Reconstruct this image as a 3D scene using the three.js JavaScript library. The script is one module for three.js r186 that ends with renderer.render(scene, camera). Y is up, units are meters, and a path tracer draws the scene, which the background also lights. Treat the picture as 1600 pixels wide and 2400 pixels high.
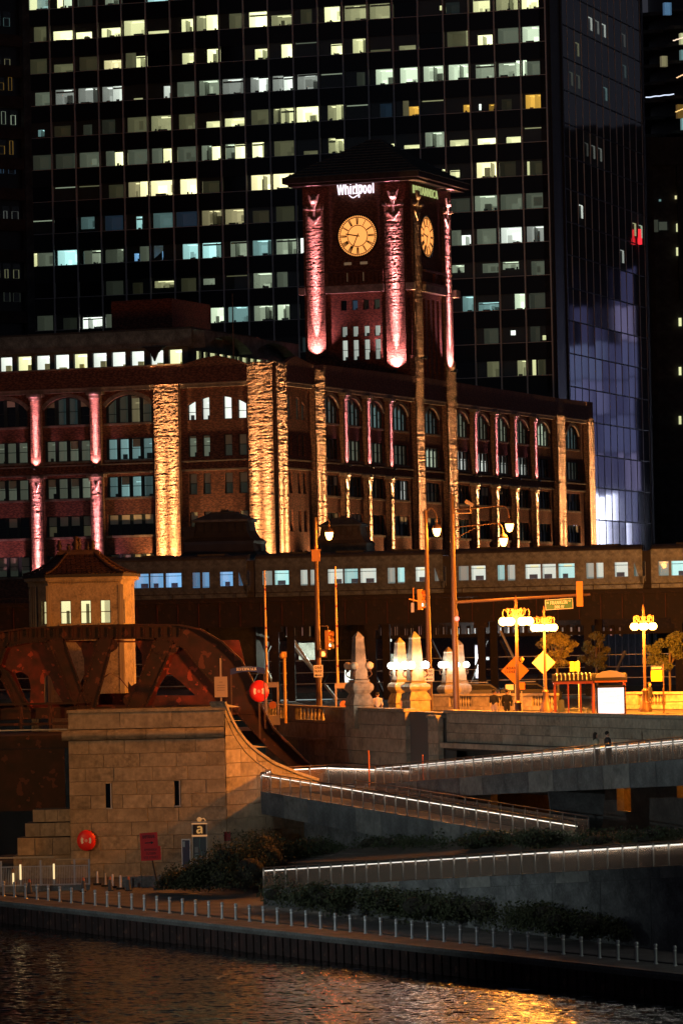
import * as THREE from 'three';
import { mergeGeometries } from 'three/addons/utils/BufferGeometryUtils.js';
import { RectAreaLightUniformsLib } from 'three/addons/lights/RectAreaLightUniformsLib.js';
import { MarchingCubes } from 'three/addons/objects/MarchingCubes.js';
import { TextGeometry } from 'three/addons/geometries/TextGeometry.js';
import { FontLoader } from 'three/addons/loaders/FontLoader.js';

// ---------------------------------------------------------------- camera, sky, moon, exposure
RectAreaLightUniformsLib.init();
const scene = new THREE.Scene();
const FOCAL = 10150;                                   // long lens, in pixels of a 1600 x 2400 frame
const camera = new THREE.PerspectiveCamera(2 * Math.atan(1200 / FOCAL) * 180 / Math.PI, 682 / 1024, 1, 6000);
camera.rotation.set(Math.atan(285 / FOCAL), 0, -0.0215, 'YXZ');
camera.position.set(0, 5.3, 0);                        // y = 0 is the upper street
camera.updateMatrixWorld();
{
  const w = 64, h = 32, d = new Float32Array(w * h * 4);
  for (let y = 0; y < h; y++) for (let x = 0; x < w; x++) {
    const e = Math.max(0, (y + 0.5) / h * 2 - 1), g = Math.exp(-e * 3.2), i = (y * w + x) * 4;   // night sky over a city: warm low glow, dark above
    d[i] = 0.0120 + 0.0170 * g; d[i + 1] = 0.0140 + 0.0155 * g; d[i + 2] = 0.0225 + 0.0145 * g; d[i + 3] = 1;
  }
  const t = new THREE.DataTexture(d, w, h, THREE.RGBAFormat, THREE.FloatType);
  t.mapping = THREE.EquirectangularReflectionMapping; t.magFilter = THREE.LinearFilter; t.needsUpdate = true;
  scene.background = t; scene.environment = t;
}
const moon = new THREE.DirectionalLight(0xcfdcff, 0.012); moon.position.set(-260, 420, 120); moon.castShadow = true; moon.shadow.radius = 4;
moon.target.position.set(0, 0, -300); scene.add(moon, moon.target);
Object.assign(moon.shadow.camera, { left: -150, right: 150, top: 150, bottom: -150, near: 1, far: 1500 });
const renderer = new THREE.WebGLRenderer({ antialias: true });
renderer.toneMapping = THREE.LinearToneMapping; renderer.toneMappingExposure = 1; renderer.shadowMap.enabled = true;

// ---------------------------------------------------------------- helpers
const V = (x, y, z) => new THREE.Vector3(x, y, z), TAU = Math.PI * 2;
let seed = 7;
const rnd = () => { seed = (seed + 0x6d2b79f5) | 0; let t = Math.imul(seed ^ (seed >>> 15), 1 | seed); t = (t + Math.imul(t ^ (t >>> 7), 61 | t)) ^ t; return ((t ^ (t >>> 14)) >>> 0) / 4294967296; };
const rr = (a, b) => a + (b - a) * rnd();
const hash = (x, y) => { let h = Math.imul(x | 0, 374761393) + Math.imul(y | 0, 668265263); h = Math.imul(h ^ (h >>> 13), 1274126177); return ((h ^ (h >>> 16)) >>> 0) / 4294967296; };
const sm = (t) => t * t * (3 - 2 * t);
function noise(x, y) { const i = Math.floor(x), j = Math.floor(y), u = sm(x - i), v = sm(y - j), a = hash(i, j), b = hash(i + 1, j), c = hash(i, j + 1), d = hash(i + 1, j + 1); return a + (b - a) * u + (c - a) * v + (a - b - c + d) * u * v; }
const fbm = (x, y, n = 4) => { let s = 0, a = 0.5, t = 0; for (let k = 0; k < n; k++) { s += a * noise(x, y); t += a; a *= 0.5; x = x * 2.03 + 17; y = y * 2.03 + 31; } return s / t; };
// a sight line through a spot of the survey photograph, met with a depth, a level or a wall
const sight = (px, py) => V((px - 800) / FOCAL, (1200 - py) / FOCAL, -1).applyEuler(camera.rotation);
const at = (px, py, depth) => { const d = sight(px, py); return d.multiplyScalar(depth / -d.z).add(camera.position); };
const atY = (px, py, y) => { const d = sight(px, py); return d.multiplyScalar((y - 5.3) / d.y).add(camera.position); };
const onWall = (o, axis, value, px, py) => {           // local point of group o where its plane axis = value is met
  const c = Math.cos(-o.rotation.y), s = Math.sin(-o.rotation.y), turn = (v) => V(c * v.x + s * v.z, v.y, -s * v.x + c * v.z);
  const a = turn(camera.position.clone().sub(o.position)), d = turn(sight(px, py));
  return a.addScaledVector(d, (value - a[axis]) / d[axis]);
};
const names = new Map();
const numbered = (n) => { const k = names.get(n) ?? 0; names.set(n, k + 1); return k ? n + '_' + String(k).padStart(3, '0') : n; };
function tag(o, label, category, group) { o.userData.label = label; o.userData.category = category; if (group) o.userData.group = group; return o; }
function thing(name, label, category, p = V(0, 0, 0), turn = 0, group) { const o = new THREE.Group(); o.name = numbered(name); o.position.copy(p); o.rotation.y = turn; scene.add(o); o.updateMatrixWorld(); return tag(o, label, category, group); }
function part(parent, name, g, m) { const o = new THREE.Mesh(g, m); o.name = name; o.castShadow = o.receiveShadow = true; parent.add(o); return o; }
function single(name, label, category, g, m, p = V(0, 0, 0), turn = 0, group) { const o = new THREE.Mesh(g, m); o.name = numbered(name); o.castShadow = o.receiveShadow = true; o.position.copy(p); o.rotation.y = turn; scene.add(o); return tag(o, label, category, group); }
function structure(name, g, m) { const o = new THREE.Mesh(g, m); o.name = name; o.castShadow = o.receiveShadow = true; o.userData.kind = 'structure'; scene.add(o); return o; }
function uvm(g) {                                      // uv in metres, by the way each face points
  if (g.index) g = g.toNonIndexed();
  if (!g.attributes.normal) g.computeVertexNormals();
  const p = g.attributes.position, n = g.attributes.normal, u = new Float32Array(p.count * 2);
  for (let i = 0; i < p.count; i++) {
    const ax = Math.abs(n.getX(i)), ay = Math.abs(n.getY(i)), az = Math.abs(n.getZ(i));
    if (ay > ax && ay > az) { u[2 * i] = p.getX(i); u[2 * i + 1] = p.getZ(i); } else if (ax > az) { u[2 * i] = p.getZ(i); u[2 * i + 1] = p.getY(i); } else { u[2 * i] = p.getX(i); u[2 * i + 1] = p.getY(i); }
  }
  for (const k of Object.keys(g.attributes)) if (!['position', 'normal', 'color'].includes(k)) g.deleteAttribute(k);
  g.setAttribute('uv', new THREE.BufferAttribute(u, 2));
  return g;
}
const bx = (x0, x1, y0, y1, z0, z1) => uvm(new THREE.BoxGeometry(Math.abs(x1 - x0), Math.abs(y1 - y0), Math.abs(z1 - z0)).translate((x0 + x1) / 2, (y0 + y1) / 2, (z0 + z1) / 2));
const bc = (x, y, z, w, h, d) => bx(x - w / 2, x + w / 2, y - h / 2, y + h / 2, z - d / 2, z + d / 2);
const merge = (...a) => mergeGeometries(a.flat().map((g) => (g.index || !g.attributes.uv ? uvm(g) : g)));
const cyl = (r0, r1, y0, y1, x = 0, z = 0, n = 14) => uvm(new THREE.CylinderGeometry(r1, r0, y1 - y0, n).translate(x, (y0 + y1) / 2, z));
const lathe = (pts, n = 20) => uvm(new THREE.LatheGeometry(pts.map(([r, y]) => new THREE.Vector2(r, y)), n));
const tube = (pts, r, n = 24, k = 8) => uvm(new THREE.TubeGeometry(new THREE.CatmullRomCurve3(pts), n, r, k));
const ball = (r, x, y, z, n = 16) => uvm(new THREE.SphereGeometry(r, n, Math.ceil(n * 0.7)).translate(x, y, z));
function rod(a, b, r, k = 8) { const l = a.distanceTo(b), g = new THREE.CylinderGeometry(r, r, l, k); g.applyQuaternion(new THREE.Quaternion().setFromUnitVectors(V(0, 1, 0), b.clone().sub(a).normalize())); return uvm(g.translate((a.x + b.x) / 2, (a.y + b.y) / 2, (a.z + b.z) / 2)); }
function beam(a, b, w, h, up = V(0, 1, 0)) {           // a rectangular bar from a to b
  const d = b.clone().sub(a), l = d.length(); d.normalize();
  const s = V(0, 0, 0).crossVectors(up, d).normalize(), t = V(0, 0, 0).crossVectors(d, s), g = new THREE.BoxGeometry(w, h, l);
  g.applyMatrix4(new THREE.Matrix4().makeBasis(s, t, d).setPosition(a.clone().add(b).multiplyScalar(0.5)));
  return uvm(g);
}
function extrude(shape, depth, z = 0, bevel = 0) { return uvm(new THREE.ExtrudeGeometry(shape, { depth, bevelEnabled: bevel > 0, bevelSize: bevel, bevelThickness: bevel, bevelSegments: 1, curveSegments: 10 }).translate(0, 0, z)); }
const poly = (pts) => new THREE.Shape(pts.map(([x, y]) => new THREE.Vector2(x, y)));
function slab(pts, y0, y1) {                           // plan outline [x, z] raised from y0 to y1
  const g = new THREE.ExtrudeGeometry(poly(pts.map(([x, z]) => [x, -z])), { depth: y1 - y0, bevelEnabled: false }); g.rotateX(-Math.PI / 2); return uvm(g.translate(0, y0, 0));
}
function prism(lo, hi) {                               // four floor corners and four ceiling corners, each in turn round the outline
  const f = [[0, 1, 2, 3].map((i) => hi[3 - i]), lo, ...[0, 1, 2, 3].map((i) => [lo[(i + 1) % 4], lo[i], hi[i], hi[(i + 1) % 4]])], p = [];
  for (const q of f) for (const i of [0, 1, 2, 0, 2, 3]) p.push(q[i].x, q[i].y, q[i].z);
  const g = new THREE.BufferGeometry(); g.setAttribute('position', new THREE.Float32BufferAttribute(p, 3)); g.computeVertexNormals(); return uvm(g);
}
const font = await new FontLoader().loadAsync('fonts/droid/droid_sans_bold.typeface.json');
const fontSerif = await new FontLoader().loadAsync('fonts/droid/droid_serif_bold.typeface.json');
function text(s, size, depth, f = font, width) { const g = new TextGeometry(s, { font: f, size, depth, curveSegments: 4, bevelEnabled: false }); g.computeBoundingBox(); const b = g.boundingBox; g.translate(-(b.min.x + b.max.x) / 2, -(b.min.y + b.max.y) / 2, 0); if (width) g.scale(width / (b.max.x - b.min.x), 1, 1); return uvm(g); }

// ---------------------------------------------------------------- textures and materials
function dataMap(n, f, srgb = true) {
  const d = new Uint8Array(n * n * 4);
  for (let y = 0; y < n; y++) for (let x = 0; x < n; x++) { const c = f(x, y), i = (y * n + x) * 4; for (let k = 0; k < 3; k++) d[i + k] = Math.max(0, Math.min(255, 255 * (c.length ? c[k] : c))); d[i + 3] = 255; }
  const t = new THREE.DataTexture(d, n, n); t.wrapS = t.wrapT = THREE.RepeatWrapping; t.magFilter = THREE.LinearFilter; t.minFilter = THREE.LinearMipmapLinearFilter; t.generateMipmaps = true; if (srgb) t.colorSpace = THREE.SRGBColorSpace; t.needsUpdate = true; return t;
}
const tileNoise = (x, y, n, c, o) => { const u = x / n * c, v = y / n * c, w = (a, b) => fbm(a + o, b + o, 5); const s = u / c, t = v / c; return (w(u, v) * (1 - s) + w(u - c, v) * s) * (1 - t) + (w(u, v - c) * (1 - s) + w(u - c, v - c) * s) * t; };
const rep = (t, k, l = k) => { const c = t.clone(); c.repeat.set(k, l); c.needsUpdate = true; return c; };
const grain = dataMap(512, (x, y) => 0.62 + 0.5 * (tileNoise(x, y, 512, 6, 3) - 0.5) + 0.34 * (tileNoise(x, y, 512, 40, 9) - 0.5) + 0.1 * (hash(x, y) - 0.5));
const stain = dataMap(512, (x, y) => { const a = tileNoise(x, y, 512, 5, 51), s = tileNoise(x, y, 512, 24, 77); const v = fbm(x / 512 * 46 + 7, y / 512 * 3 * Math.sin(Math.PI * y / 512) + 90, 3), k = 0.82 - 0.6 * Math.max(0, a - 0.48) - 0.4 * (s - 0.5) - 0.16 * Math.max(0, v - 0.52) + 0.1 * (hash(x, y) - 0.5); return [k, k * 0.985, k * 0.95]; });
const rust = dataMap(512, (x, y) => { const a = tileNoise(x, y, 512, 7, 21), p = tileNoise(x, y, 512, 9, 5), k = 0.5 + 0.7 * (a - 0.5); return p > 0.61 ? [0.92, 0.78, 0.7] : [k, k * 0.72, k * 0.66]; });
const relief = dataMap(512, (x, y) => 0.5 + 0.7 * (tileNoise(x, y, 512, 9, 13) - 0.5) + 0.5 * (tileNoise(x, y, 512, 60, 43) - 0.5), false);
const brickAt = (x, y) => { const row = Math.floor(y / 16), u = (x + (row % 2) * 24) % 512, c = Math.floor(u / 48), my = y % 16, mx = u % 48; return { row, c, joint: my < 2.5 || mx < 2.5 }; };
const brickMap = dataMap(512, (x, y) => { const b = brickAt(x, y), k = 0.62 + 0.42 * (hash(b.row * 7 + 1, b.c * 13 + 5) - 0.5) + 0.16 * (hash(x, y) - 0.5) + 0.35 * (tileNoise(x, y, 512, 6, 91) - 0.5); return b.joint ? [0.5, 0.47, 0.44] : [k, k * 0.9, k * 0.84]; });
const brickBump = dataMap(512, (x, y) => { const b = brickAt(x, y); return b.joint ? 0.15 : 0.6 + 0.5 * (hash(b.row, b.c) - 0.5) + 0.2 * (hash(x, y) - 0.5); }, false);
const C = (r, g, b) => new THREE.Color().setRGB(r, g, b);
const M = (r, g, b, rough = 0.85, more = {}) => new THREE.MeshStandardMaterial({ color: C(r, g, b), roughness: rough, ...more });
const textured = (r, g, b, map, k, rough = 0.9, bump = 0.01, more = {}) => M(r, g, b, rough, { map: rep(map, k), bumpMap: rep(relief, k * 1.3), bumpScale: bump, ...more });
const mat = {
  brick: M(0.42, 0.17, 0.11, 0.92, { map: rep(brickMap, 0.42), bumpMap: rep(brickBump, 0.42), bumpScale: 0.012 }),
  roughBrick: M(0.50, 0.29, 0.19, 0.95, { map: rep(brickMap, 0.42), bumpMap: rep(brickBump, 0.42), bumpScale: 0.02 }),
  terracotta: textured(0.52, 0.36, 0.27, grain, 0.5, 0.8),
  limestone: textured(0.50, 0.45, 0.36, stain, 0.23, 0.92, 0.012),
  limestoneB: textured(0.46, 0.41, 0.32, stain, 0.31, 0.92, 0.014),
  limestoneC: textured(0.55, 0.49, 0.39, stain, 0.19, 0.92, 0.012),
  joint: M(0.12, 0.11, 0.10, 1),
  concrete: textured(0.36, 0.37, 0.36, grain, 0.35, 0.9, 0.008),
  concreteB: textured(0.31, 0.32, 0.315, stain, 0.28, 0.9, 0.008),
  paleConcrete: textured(0.50, 0.49, 0.45, grain, 0.3, 0.9, 0.008),
  darkConcrete: textured(0.13, 0.13, 0.13, grain, 0.3, 0.9, 0.008),
  asphalt: textured(0.06, 0.06, 0.06, grain, 0.4, 0.9, 0.01),
  paving: textured(0.24, 0.23, 0.21, grain, 0.35, 0.85, 0.008),
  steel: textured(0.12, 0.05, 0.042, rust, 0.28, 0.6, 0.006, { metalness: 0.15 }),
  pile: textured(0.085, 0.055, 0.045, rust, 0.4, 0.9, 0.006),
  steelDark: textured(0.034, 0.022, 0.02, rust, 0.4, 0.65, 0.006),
  blackMetal: M(0.025, 0.024, 0.024, 0.45, { metalness: 0.4 }),
  bronze: M(0.10, 0.055, 0.035, 0.5, { metalness: 0.3 }),
  pole: M(0.10, 0.055, 0.038, 0.5, { metalness: 0.2 }),
  galv: M(0.42, 0.43, 0.44, 0.45, { metalness: 0.6 }),
  railPost: M(0.16, 0.15, 0.14, 0.5, { metalness: 0.3 }),
  white: M(0.75, 0.75, 0.72, 0.7),
  gateWhite: M(0.70, 0.64, 0.55, 0.6),
  mullion: M(0.72, 0.66, 0.62, 0.6),
  darkGlass: M(0.008, 0.009, 0.012, 0.12),
  sideGlass: M(0.16, 0.17, 0.20, 0.06, { metalness: 0.75 }),
  spandrel: M(0.010, 0.011, 0.013, 0.35),
  glass: new THREE.MeshPhysicalMaterial({ color: C(0.93, 0.96, 0.94), roughness: 0.02, transmission: 1, thickness: 0, ior: 1.45 }),
  frame: M(0.02, 0.03, 0.03, 0.5),
  roofTile: textured(0.16, 0.075, 0.055, grain, 1.2, 0.55, 0.01),
  roofTileB: textured(0.20, 0.09, 0.06, grain, 1.4, 0.55, 0.01),
  slate: textured(0.13, 0.14, 0.13, grain, 0.9, 0.7, 0.01),
  red: M(0.75, 0.025, 0.02, 0.4),
  redDark: M(0.25, 0.02, 0.02, 0.5),
  orange: M(0.75, 0.20, 0.02, 0.5),
  yellow: M(0.70, 0.42, 0.03, 0.5),
  signWhite: M(0.80, 0.78, 0.72, 0.5),
  signGreen: M(0.01, 0.16, 0.07, 0.45),
  signBlue: M(0.02, 0.035, 0.16, 0.45),
  black: M(0.012, 0.012, 0.012, 0.6),
  dark: M(0.03, 0.03, 0.032, 0.8),
  furniture: M(0.03, 0.03, 0.032, 0.8),
  skin: M(0.42, 0.25, 0.17, 0.6), hair: M(0.02, 0.014, 0.01, 0.7),
  trainSteel: textured(0.30, 0.37, 0.42, grain, 0.8, 0.42, 0.004, { metalness: 0.55 }),
};
const glow = (r, g, b, k = 1) => new THREE.MeshStandardMaterial({ color: C(0.3, 0.3, 0.3), emissive: C(r, g, b), emissiveIntensity: k, roughness: 0.6 });
const AMBER = C(1, 0.27, 0.018), GOLD = C(1, 0.56, 0.22), PINK = C(1, 0.40, 0.50), WHITE = C(1, 0.93, 0.80), LED = C(1, 0.93, 0.80);
const lens = { amber: glow(1, 0.52, 0.12, 12), white: glow(1, 0.95, 0.85, 9), led: glow(1, 0.95, 0.84, 3), post: glow(1, 0.72, 0.34, 1.15) };
function point(p, color, candela, radius = 8) { const l = new THREE.PointLight(color, candela, 0, 2); l.position.copy(p); l.shadow.radius = radius; l.castShadow = true; l.name = 'lamp'; scene.add(l); return l; }
function spot(p, q, color, candela, deg, radius = 4) { const l = new THREE.SpotLight(color, candela, 0, deg * Math.PI / 180, 1, 2); l.position.copy(p); l.target.position.copy(q); l.castShadow = true; l.shadow.radius = radius; l.name = 'uplight'; scene.add(l, l.target); return l; }
function strip(p, q, color, strength, width, facing) {  // a long thin light from p to q
  const l = new THREE.RectAreaLight(color, strength, p.distanceTo(q), width), d = q.clone().sub(p).normalize(), n = facing.clone().addScaledVector(d, -facing.dot(d)).normalize(), b = V(0, 0, 0).crossVectors(n.clone().negate(), d);
  l.applyMatrix4(new THREE.Matrix4().makeBasis(d, b, n.clone().negate()).setPosition(p.clone().add(q).multiplyScalar(0.5))); l.name = 'strip_light'; scene.add(l); return l;
}
// rooms seen through lit windows: walls, floor and ceiling give off the light of the room
const TINT = [C(0.86, 1, 0.74), C(1, 0.97, 0.52), C(1, 0.86, 0.46), C(0.55, 0.98, 1), C(1, 0.52, 0.08), C(0.25, 0.55, 1), C(0.95, 1, 0.93)];
const roomMats = new Map();
function roomMat(t, l) { const k = t + '/' + l; if (!roomMats.has(k)) { const c = TINT[t]; roomMats.set(k, [1, 0.62, 0.85, 0.4].map((s) => new THREE.MeshStandardMaterial({ color: C(0.35, 0.35, 0.33), roughness: 0.9, emissive: c, emissiveIntensity: l * s }))); } return roomMats.get(k); }
function roomGeo(w, h, d) {                            // open towards +z, back wall first
  const x = w / 2, q = [[[-x, 0, -d], [x, 0, -d], [x, h, -d], [-x, h, -d]], [[-x, 0, 0], [-x, 0, -d], [-x, h, -d], [-x, h, 0]], [[x, 0, -d], [x, 0, 0], [x, h, 0], [x, h, -d]], [[-x, h, -d], [x, h, -d], [x, h, 0], [-x, h, 0]], [[-x, 0, 0], [x, 0, 0], [x, 0, -d], [-x, 0, -d]]], p = [];
  for (const f of q) for (const i of [0, 1, 2, 0, 2, 3]) p.push(...f[i]);
  const g = new THREE.BufferGeometry(); g.setAttribute('position', new THREE.Float32BufferAttribute(p, 3)); g.computeVertexNormals();
  g.addGroup(0, 6, 0); g.addGroup(6, 12, 1); g.addGroup(18, 6, 2); g.addGroup(24, 6, 3); return g;
}
const lev = (l) => (l > 0.3 ? Math.round(l * 10) / 10 : l > 0.05 ? Math.round(l * 40) / 40 : Math.max(0.004, Math.round(l * 200) / 200));
const unit = bx(-0.5, 0.5, 0, 1, -0.5, 0.5);
function put(parent, name, m, x, y, z, w, h, d) { const o = part(parent, name, unit, m); o.position.set(x, y, z); o.scale.set(w, h, d); return o; }
function rough(w, h, amp, cw = 0.13, ch = 0.08, salt = 0) {   // laid-up rough brick: courses that stand in and out
  const nx = Math.max(4, Math.round(w / cw)), ny = Math.round(h / ch), p = [], id = [], uv = [];
  for (let j = 0; j <= ny; j++) for (let i = 0; i <= nx; i++) {
    const edge = i === 0 || i === nx ? 0.4 : 1, row = hash(j, salt + 11) - 0.5, n = fbm(i * cw * 2.1 + salt * 7.7 + hash(j, 5) * 3.5, j * 0.66 + salt, 3) - 0.5, k = hash(Math.floor(i / 2) + salt * 31, j) - 0.5;
    p.push(-w / 2 + w * i / nx, h * j / ny, amp * edge * (0.55 * row + 1.45 * n + 0.7 * k)); uv.push(w * i / nx, h * j / ny);
  }
  for (let j = 0; j < ny; j++) for (let i = 0; i < nx; i++) { const a = j * (nx + 1) + i, b = a + nx + 1; id.push(a, a + 1, b + 1, a, b + 1, b); }
  const g = new THREE.BufferGeometry(); g.setAttribute('position', new THREE.Float32BufferAttribute(p, 3)); g.setAttribute('uv', new THREE.Float32BufferAttribute(uv, 2)); g.setIndex(id); g.computeVertexNormals(); return g;
}
// ---------------------------------------------------------------- ground, water, street, quay
const WALK = -7.9, WATER = -8.85;
structure('ground', slab([[-3000, -395], [3000, -395], [3000, -4800], [-3000, -4800]], -12, -0.02), mat.asphalt);
const flat = (v, y) => V(v.x, y, v.z);
const quayA = atY(0, 2117, WALK), quayB = atY(1600, 2291, WALK), quayDir = quayB.clone().sub(quayA).normalize();
const quayOut = V(quayDir.z, 0, -quayDir.x);            // points out over the water
if (quayOut.x > 0) quayOut.negate();
const quayEnd0 = quayA.clone().addScaledVector(quayDir, -45), quayEnd1 = quayB.clone().addScaledVector(quayDir, 75);
{
  const p = [quayEnd0, quayEnd1, quayEnd1.clone().addScaledVector(quayOut, -70), quayEnd0.clone().addScaledVector(quayOut, -45)];
  structure('riverwalk', slab(p.map((v) => [v.x, v.z]), -13, WALK), mat.paving);
  const kerb = merge(beam(flat(quayEnd0, WALK + 0.06).addScaledVector(quayOut, -0.16), flat(quayEnd1, WALK + 0.06).addScaledVector(quayOut, -0.16), 0.3, 0.12));
  structure('quay_kerb', kerb, mat.concrete);
  const piles = [beam(flat(quayEnd0, WALK - 1.95).addScaledVector(quayOut, 0.03), flat(quayEnd1, WALK - 1.95).addScaledVector(quayOut, 0.03), 0.05, 3.6)], n = 260, len = quayEnd0.distanceTo(quayEnd1);   // steel sheet piles below the quay edge
  for (let i = 0; i < n; i++) { const c = quayEnd0.clone().addScaledVector(quayDir, (i + 0.5) * len / n).addScaledVector(quayOut, 0.085); const g = new THREE.BoxGeometry(0.26, 3.6, 0.09); g.rotateY(Math.atan2(-quayDir.z, quayDir.x)); piles.push(uvm(g.translate(c.x, WALK - 1.95, c.z))); }
  const o = structure('quay_wall', merge(piles), mat.pile);
}
{
  // river: a fine sheet of wavelets in view and plain water round it
  const x0 = -22, x1 = 22, z0 = -236, z1 = -154, s = 0.1, sz = 0.1, nx = Math.round((x1 - x0) / s), nz = Math.round((z1 - z0) / sz), p = new Float32Array((nx + 1) * (nz + 1) * 3), nn = new Float32Array(p.length), id = [];
  const H = (x, z) => 0.05 * (fbm(x * 0.8 + 3, z * 1.1 + 8, 2) - 0.5) + 0.046 * (fbm(x * 3.0 + 20 - z * 0.3, z * 4.2 + 40, 2) - 0.5) + 0.05 * (noise(x * 0.32 + 9, z * 0.28) - 0.5);
  for (let j = 0; j <= nz; j++) for (let i = 0; i <= nx; i++) {
    const x = x0 + i * s, z = z0 + j * sz, k = 3 * (j * (nx + 1) + i), h = H(x, z), e = 0.06; p[k] = x; p[k + 1] = WATER + h; p[k + 2] = z;
    const a = (H(x + e, z) - h) / e, b = (H(x, z + e) - h) / e, l = Math.hypot(a, 1, b); nn[k] = -a / l; nn[k + 1] = 1 / l; nn[k + 2] = -b / l;
  }
  for (let j = 0; j < nz; j++) for (let i = 0; i < nx; i++) { const a = j * (nx + 1) + i, b = a + nx + 1; id.push(a, b, b + 1, a, b + 1, a + 1); }
  const g = new THREE.BufferGeometry(), uv = new Float32Array(p.length / 3 * 2); for (let k = 0; k < uv.length / 2; k++) { uv[2 * k] = p[3 * k]; uv[2 * k + 1] = p[3 * k + 2]; } g.setAttribute('position', new THREE.BufferAttribute(p, 3)); g.setAttribute('uv', new THREE.BufferAttribute(uv, 2)); g.setAttribute('normal', new THREE.BufferAttribute(nn, 3)); g.setIndex(id);
  const wm = new THREE.MeshPhysicalMaterial({ color: C(0.006, 0.011, 0.010), roughness: 0.1, ior: 1.33 });
  structure('water', g, wm);
  const y = WATER - 0.03, sheets = [[-400, x0, -430, -5], [x1, 400, -430, -5], [x0, x1, z1, -5], [x0, x1, -430, z0]].map(([a, b, c, d]) => uvm(new THREE.PlaneGeometry(b - a, d - c).rotateX(-Math.PI / 2).translate((a + b) / 2, y, (c + d) / 2)));
  structure('water_beyond', merge(sheets), wm);
}

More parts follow.
